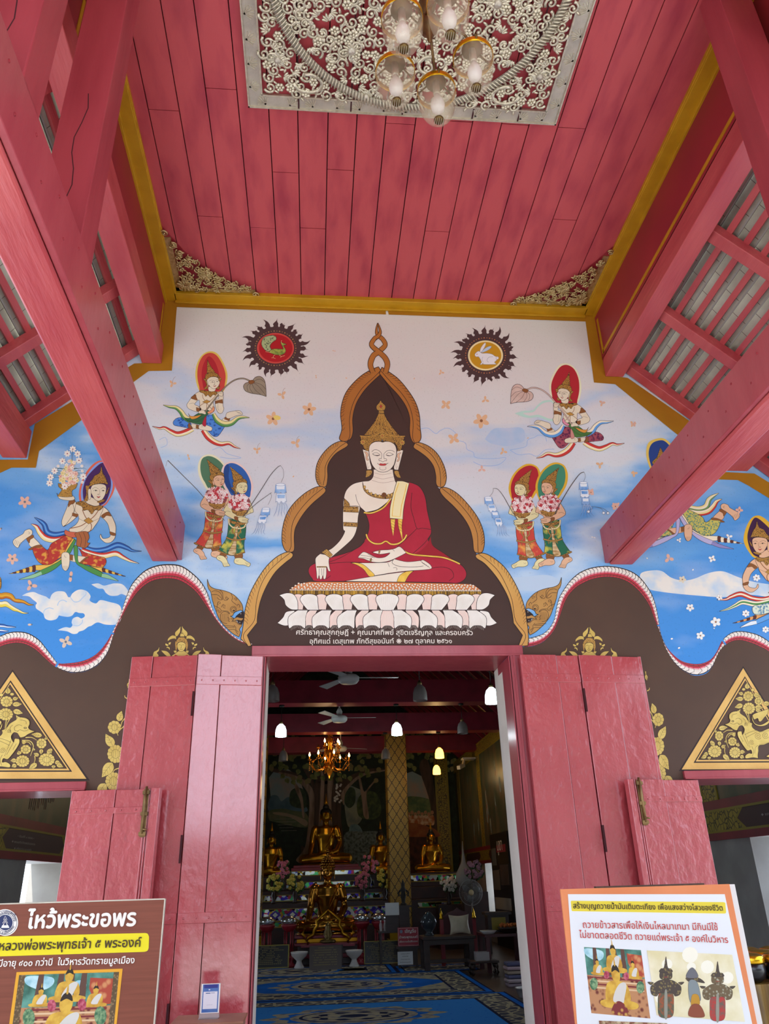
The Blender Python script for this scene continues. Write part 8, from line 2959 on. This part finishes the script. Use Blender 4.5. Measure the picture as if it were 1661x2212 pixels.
# red sign and paper on a dark stand
t = empty('lectern_stand', (1.02, 9.0, 0), 'dark stand holding the red sign and a white paper', 'stand')
q = MB()
q.box(.82, 1.22, 8.97, 9.25, .30, .34, M_TBL)
q.box(.86, 1.18, 9.0, 9.22, .06, .30, M_TBL)
q.build('cabinet', parent=t)
for x in (.87, 1.17):
    q = MB()
    q.box(x - .02, x + .02, 9.02, 9.06, .0128, .06, M_TBL)
    q.build('leg', parent=t)
t2 = empty('red_sign', (1.02, 8.95, .34), 'small red sign with white Thai lettering on the dark stand', 'sign')
q = MB()
q.box(.845, 1.205, 8.95, 8.97, .342, .625, mat('red_sign_face', '#a81a30', rough=.4))
q.build('face', parent=t2)
q = MB()
for (a, b, c_, d) in ((.855, 1.195, .352, .355), (.855, 1.195, .612, .615), (.855, .858, .352, .615), (1.192, 1.195, .352, .615)):
    q.box(a, b, 8.947, 8.95, c_, d, P_WHITE)
q.build('border', parent=t2)
for (body, x, w, z) in (('เชิญรับ', .97, .19, .545), ('น้ำพระพุทธมนต์', .87, .31, .462), ('เพื่อความเป็นสิริมงคล', .87, .31, .40)):
    lettering('lettering', body, P_WHITE, t2, lambda s, v, ci, x=x, z=z: Vector((x + s, 8.946 - ci * .0005, z + v)), w, .012)
q = MB()
ring = [(.905 + .026 * math.cos(6.283 * k / 20), 8.945, .565 + .026 * math.sin(6.283 * k / 20)) for k in range(20)]
q.add(ring, [tuple(range(20))], pm('#8a8ea8'))
q.build('seal', parent=t2)
q = MB()
q.box(.83, 1.09, 8.93, 8.935, .07, .265, M_WHT)
o = q.build('paper_notice')
tag(o, 'white paper notice below the red sign', 'paper')
for (body, w, z) in (('ขอเชิญร่วมบริจาค', .15, .225), ('ค่าน้ำค่าไฟ', .1, .185), ('บำรุงพระพุทธศาสนา', .16, .145), ('วิหารวัดทรายมูลเมือง', .19, .10)):
    lettering('lettering', body, INK, o, lambda s, v, ci, w=w, z=z: Vector((.96 - w / 2 + s, 8.929 - ci * .0003, z + v)), w, 0)
# objects around them
q = MB()
q.lathe([(.09, .50), (.07, .53), (.05, .55), (.12, .62), (.15, .70), (.12, .78), (.06, .83), (.05, .85), (.001, .86)], (1.37, 8.8, 0), 18, mat('dark_glass_jar', '#3a4046', rough=.12))
tag(q.build('glass_jar'), 'dark round glass jar at the left end of the table', 'jar')
t = empty('offering_shelf', (.75, 9.5, 0), 'narrow dark shelf behind the red sign', 'shelf')
q = MB()
q.box(.55, 1.12, 9.45, 9.8, .52, .55, M_TBL)
q.build('board', parent=t)
for x in (.6, 1.07):
    q = MB()
    q.box(x - .02, x + .02, 9.6, 9.65, .0128, .52, M_TBL)
    q.build('leg', parent=t)
wb0 = None
for k in range(5):
    x = .60 + k * .075
    if wb0 is None:
        wb0 = empty('water_bottle', (x, 9.52, .55), 'small clear water bottle in the row behind the red sign', 'bottle', 'water bottles behind the red sign')
        q = MB()
        q.lathe([(.028, .55), (.03, .56), (.03, .66), (.014, .69), (.013, .71)], (x, 9.52, 0), 12, M_ACR)
        q.build('bottle', parent=wb0)
        q = MB()
        q.lathe([(.015, .70), (.015, .72), (.001, .721)], (x, 9.52, 0), 10, M_WHT)
        q.build('cap', parent=wb0)
    else:
        copy_tree(wb0, (k * .075, 0, 0))
q = MB()
q.box(.94, 1.12, 9.48, 9.76, .55, .92, M_TBL)
q.box(.90, 1.16, 9.46, 9.78, .92, .95, M_TBL)
tag(q.build('cabinet'), 'small dark cabinet under the dark standing figurine', 'cabinet')
q = MB()
q.lathe([(.06, .95), (.06, .97), (.03, .99), (.04, 1.05), (.055, 1.1), (.035, 1.16), (.06, 1.2), (.03, 1.25), (.035, 1.29), (.02, 1.33), (.001, 1.38)], (1.03, 9.6, 0), 14, M_HAIR)
q.tube([(.98, 9.6, 1.2), (.93, 9.58, 1.15), (.95, 9.55, 1.1)], .014, M_HAIR, 6)
q.tube([(1.08, 9.6, 1.2), (1.13, 9.58, 1.15), (1.11, 9.55, 1.1)], .014, M_HAIR, 6)
tag(q.build('figurine'), 'dark standing figurine against the gold lattice column', 'figurine')
q = MB()
q.box(.68, .93, 9.44, 9.445, .80, 1.0, M_WHT)
tag(q.build('paper_notice'), 'white paper notice left of the dark figurine', 'paper')
q = MB()
q.box(.69, .74, 9.6, 9.62, .55, .80, M_TBL)
q.box(.69, .92, 9.446, 9.46, .55, .80, M_TBL)
tag(q.build('paper_holder'), 'dark holder under the paper by the column', 'holder')

t = empty('side_table', (2.5, 8.2, 0), 'dark red table with offerings right of the cream cushion', 'table')
q = MB()
q.box(2.15, 2.85, 7.9, 8.6, .50, .54, M_DKR)
q.build('tabletop', parent=t)
for x in (2.2, 2.8):
    for y in (7.95, 8.55):
        q = MB()
        q.box(x - .03, x + .03, y - .03, y + .03, 0, .50, M_DKR)
        q.build('leg', parent=t)
q = MB()
q.box(2.30, 2.66, 8.3, 8.55, .54, .80, M_TBL)
q.box(2.26, 2.70, 8.26, 8.58, .80, .84, M_TBL)
q.box(2.36, 2.60, 8.29, 8.30, .58, .76, M_GLINE)
tag(q.build('donation_box'), 'dark wooden donation box on the red side table', 'box')
t = empty('flower_tray', (2.6, 8.08, .54), 'dark tray heaped with orange flowers on the red side table', 'tray')
q = MB()
q.lathe([(.1, .54), (.1, .56), (.18, .60), (.2, .63), (.18, .63), (.001, .60)], (2.6, 8.05, 0), 20, M_TBL)
q.build('tray', parent=t)
q = MB()
rnd = random.Random(2)
for k in range(46):
    a, r = rnd.uniform(0, 6.28), .155 * math.sqrt(rnd.random())
    q.ball((2.6 + r * math.cos(a), 8.05 + r * math.sin(a), .64 + .03 * rnd.random()), .022, pm('#c9702a', '#a8501c', scale=30), 6, 4)
q.build('flowers', parent=t)['kind'] = 'stuff'
q = MB()
q.lathe([(.09, .54), (.1, .55), (.14, .585), (.14, .59), (.001, .56)], (2.24, 8.04, 0), 20, M_CER)
tag(q.build('plate'), 'white plate on the red side table edge', 'plate')
# stool with clear box, stack of cushions, tub
t = empty('stool', (2.06, 7.7, 0), 'low dark carved stool before the red side table', 'stool')
q = MB()
q.box(1.83, 2.28, 7.55, 7.85, .17, .20, M_TBL)
q.build('seat', parent=t, bevel=.006)
for x in (1.88, 2.23):
    for y in (7.6, 7.8):
        q = MB()
        q.tube([(x, y, .17), (x + (.02 if x > 2 else -.02), y, .11), (x + (.03 if x > 2 else -.03), y, .05), (x, y, .0128)], [.03, .025, .022, .03], M_TBL, 8)
        q.build('leg', parent=t)
q = MB()
q.box(1.93, 2.14, 7.6, 7.78, .20, .32, M_ACR)
tag(q.build('clear_box'), 'clear plastic box on the low stool', 'box')
for k in range(6):
    q = MB()
    w = .12 + .008 * math.sin(k * 2)
    q.box(2.20 - w, 2.20 + w, 6.25 - w, 6.25 + w, .0 + k * .05, .045 + k * .05, pm(['#8a7a84', '#a8989c', '#5a5a7a', '#9a8a7a', '#a48c94', '#4a4a6a'][k]))
    o = q.build('folded_mat', bevel=.015)
    tag(o, 'folded floor mat, %s of the stack inside the right jamb' % ('lowest', 'second from bottom', 'third from bottom', 'fourth from bottom', 'fifth from bottom', 'topmost')[k], 'mat', 'stack of folded mats')
q = MB()
q.lathe([(.09, 0), (.11, .09), (.13, .10), (.125, .105), (.10, .03), (.001, .02)], (2.08, 5.2, 0), 20, M_CER)
tag(q.build('tub'), 'white plastic tub on the floor inside the right jamb', 'tub')
# notice cabinet on the right wall
t = empty('poster_board', (XW - .08, 12.4, 0), 'dark board of posters leaning on the right wall by the bright window', 'poster board')
q = MB()
q.box(XW - .10, XW - .06, 11.5, 13.25, 0.0, 2.25, M_BKB)
q.build('panel', parent=t)
q = MB()
for (ya, yb, z0, z1, c_) in ((11.7, 12.6, 1.85, 2.0, '#8a1826'), (12.7, 13.15, 1.6, 1.95, '#5a5a5a'), (11.6, 12.4, 1.2, 1.6, '#4a3a34'), (12.5, 13.2, 1.1, 1.5, '#6a625a'), (11.6, 13.15, .72, .95, '#a8a4a0')):
    q.box(XW - .105, XW - .10, ya, yb, z0, z1, pm(c_))
q.build('poster', parent=t)
lettering('lettering', 'บูชา', P_WHITE, t, lambda s, v, ci: Vector((XW - .107, 12.5 - s, 1.89 + v)), .5, 0)
# camera bracket
q = MB()
q.box(3.25, 3.62, 14.6, 14.9, 4.16, 4.20, M_WHT)
q.bar((3.3, 14.7, 4.18), (3.25, 14.65, 4.02), .05, .05, M_WHT)
q.bar((3.28, 14.75, 4.03), (3.08, 14.4, 3.92), .09, .09, M_WHT)
tag(q.build('security_camera'), 'white security camera on a bracket high on the right wall', 'camera')

# ------------------------------------------------------------------ ceiling fans, pendant lamps and the gilt chandelier
M_FANW = mat('fan_white', '#b9b8b4', rough=0.4)
for (x, y, z, zt, a0, r, lab) in ((-.146, 5.0, 4.0, 4.93, .0, .72, 'nearest white ceiling fan inside the doorway'), (-.154, 9.0, 4.18, 5.4, .0, .70, 'middle white ceiling fan with a white canopy'), (-.0, 13.0, 4.22, 4.9, .35, .66, 'furthest white ceiling fan beside the gilt chandelier')):
    t = empty('ceiling_fan', (x, y, z), lab, 'ceiling fan', 'white ceiling fans')
    q = MB()
    q.lathe([(.001, z - .06), (.12, z - .055), (.15, z - .02), (.155, z + .03), (.12, z + .06), (.05, z + .07), (.06, z + .14), (.03, z + .2), (.015, z + .22)], (x, y, 0), 22, M_FANW)
    q.build('motor', parent=t)
    q = MB()
    q.lathe([(.013, z + .2), (.013, zt - .2), (.03, zt - .18), (.1, zt - .02), (.1, zt)], (x, y, 0), 14, M_FANW)
    q.build('rod', parent=t)
    for k in range(3):
        a = a0 + k * 2.094
        d, n = Vector((math.cos(a), math.sin(a), 0)), Vector((-math.sin(a), math.cos(a), .18))
        c_ = Vector((x, y, z + .02))
        q = MB()
        q.hexa([c_ + d * .14 - n * .03, c_ + d * r - n * .07, c_ + d * r + n * .07, c_ + d * .14 + n * .05, c_ + d * .14 - n * .03 + Vector((0, 0, .008)), c_ + d * r - n * .07 + Vector((0, 0, .008)), c_ + d * r + n * .07 + Vector((0, 0, .008)), c_ + d * .14 + n * .05 + Vector((0, 0, .008))], M_FANW)
        q.build('blade', parent=t)
M_SHO = mat('frosted_shade', '#8a8480', rough=0.4, alpha=0.75)
M_SHW = mat('lit_cool_shade', '#cfeef4', rough=0.4, emit=9.0)
M_SHY = mat('lit_warm_shade', '#ffb640', rough=0.4, emit=9.0)
M_CORD = mat('black_cord', '#0c0b0b', rough=.6)
lamps = [(-1.242, 8.58, 3.910, 4.37, M_SHW, 'lit white pendant lamp at the left of the hall'), (0.904, 8.58, 3.910, 4.37, M_SHW, 'lit white pendant lamp right of the middle fan'), (1.872, 4.75, 3.698, 4.87, M_SHW, 'lit white pendant lamp half behind the right jamb'), (-1.216, 4.75, 3.755, 4.87, M_SHO, 'unlit pendant lamp beside the left jamb'), (0.847, 4.75, 3.745, 4.87, M_SHO, 'unlit pendant lamp right of the nearest fan'), (2.148, 8.58, 3.920, 4.37, M_SHO, 'unlit pendant lamp before the right wall frieze'), (-1.305, 11.70, 3.898, 4.37, M_SHO, 'unlit pendant lamp left of the gilt chandelier'), (0.963, 11.70, 3.908, 4.37, M_SHO, 'unlit pendant lamp in front of the gold lattice column'), (2.177, 11.70, 3.908, 4.37, M_SHY, 'warm lit pendant lamp, upper of the two at the right'), (2.531, 14.55, 3.895, 4.35, M_SHY, 'warm lit pendant lamp, lower of the two at the right')]
for (x, y, z, zt, m, lab) in lamps:
    t = empty('pendant_lamp', (x, y, z), lab, 'pendant lamp', 'pendant lamps in the hall')
    q = MB()
    q.lathe([(.10, z - .11), (.102, z - .09), (.098, z), (.075, z + .07), (.035, z + .11), (.03, z + .12)], (x, y, 0), 18, m, cap=False)
    q.build('shade', parent=t)
    q = MB()
    q.tube([(x, y, z + .11), (x, y, zt)], .006, M_CORD, 6)
    q.lathe([(.035, z + .11), (.03, z + .15), (.01, z + .18)], (x, y, 0), 10, M_BRASS)
    q.lathe([(.05, zt - .03), (.05, zt)], (x, y, 0), 12, M_CORD)
    q.build('cord', parent=t)
    q = MB()
    lit = m is not M_SHO
    q.ball((x, y, z - .02), (.035, .035, .05), m if lit else M_BULB, 10, 8)
    q.build('bulb', parent=t)
    if lit:
        ld = bpy.data.lights.new('lamp_light', 'POINT')
        ld.energy = 15 if m is M_SHW else 9
        ld.color = (.85, .97, 1.0) if m is M_SHW else (1.0, .72, .35)
        ld.shadow_soft_size = .05
        lo_ = bpy.data.objects.new('lamp_light', ld)
        lo_.location = (x, y, z - .16)
        COL.objects.link(lo_)
        lo_.parent = t
        lo_.matrix_parent_inverse = parent_inv(t)
x, y, z = -.28, 12.2, 3.75
t = empty('gilt_chandelier', (x, y, z), 'gilt crystal chandelier with lit candle bulbs before the tree painting', 'chandelier')
M_CRY = mat('gilt_crystal', '#c07a20', rough=0.2, metal=0.8)
M_FLM = mat('candle_flame', '#ffc070', rough=.4, emit=30.0)
q = MB()
q.lathe([(.012, 4.7), (.012, 4.45), (.05, 4.43), (.04, 4.36), (.09, 4.3), (.05, 4.2), (.09, 4.1), (.12, 4.0), (.06, 3.85), (.13, 3.75), (.08, 3.62), (.03, 3.52), (.001, 3.46)], (x, y, 0), 14, M_CRY)
q.build('stem', parent=t)
for (n, R, zz, off) in ((8, .46, 3.86, .2), (5, .26, 4.14, .5)):
    for k in range(n):
        a = 6.283 * k / n + off
        cx_, sx_ = math.cos(a), math.sin(a)
        q = MB()
        q.tube([(x + cx_ * r, y + sx_ * r, h) for r, h in ((.05, zz - .05), (R * .4, zz - .2), (R * .75, zz - .22), (R, zz - .08), (R, zz))], .014, M_CRY, 7)
        q.lathe([(.015, zz - .02), (.05, zz), (.045, zz + .015), (.015, zz + .02), (.015, zz + .07)], (x + cx_ * R, y + sx_ * R, 0), 10, M_CRY)
        for j in range(4):
            q.ball((x + cx_ * R, y + sx_ * R, zz - .1 - j * .04), .012, M_CRY, 6, 4)
        ar = q.build('arm', parent=t)
        if (k + n) % 4 != 3:
            q = MB()
            q.lathe([(.001, zz + .07), (.02, zz + .09), (.022, zz + .11), (.008, zz + .15), (.001, zz + .17)], (x + cx_ * R, y + sx_ * R, 0), 8, M_FLM)
            q.build('flame_bulb', parent=ar)
q = MB()
for k in range(6):
    a = 6.283 * k / 6
    for j in range(14):
        u = j / 13
        q.ball((x + (.06 + .3 * u) * math.cos(a), y + (.06 + .3 * u) * math.sin(a), 4.4 - .55 * u - .12 * math.sin(math.pi * u)), .012, M_CRY, 6, 4)
q.build('bead_chain', parent=t)
ld = bpy.data.lights.new('chandelier_light', 'POINT')
ld.energy = 18
ld.color = (1.0, .7, .35)
ld.shadow_soft_size = .25
lo_ = bpy.data.objects.new('chandelier_light', ld)
lo_.location = (x, y, 3.3)
COL.objects.link(lo_)
lo_.parent = t
lo_.matrix_parent_inverse = parent_inv(t)
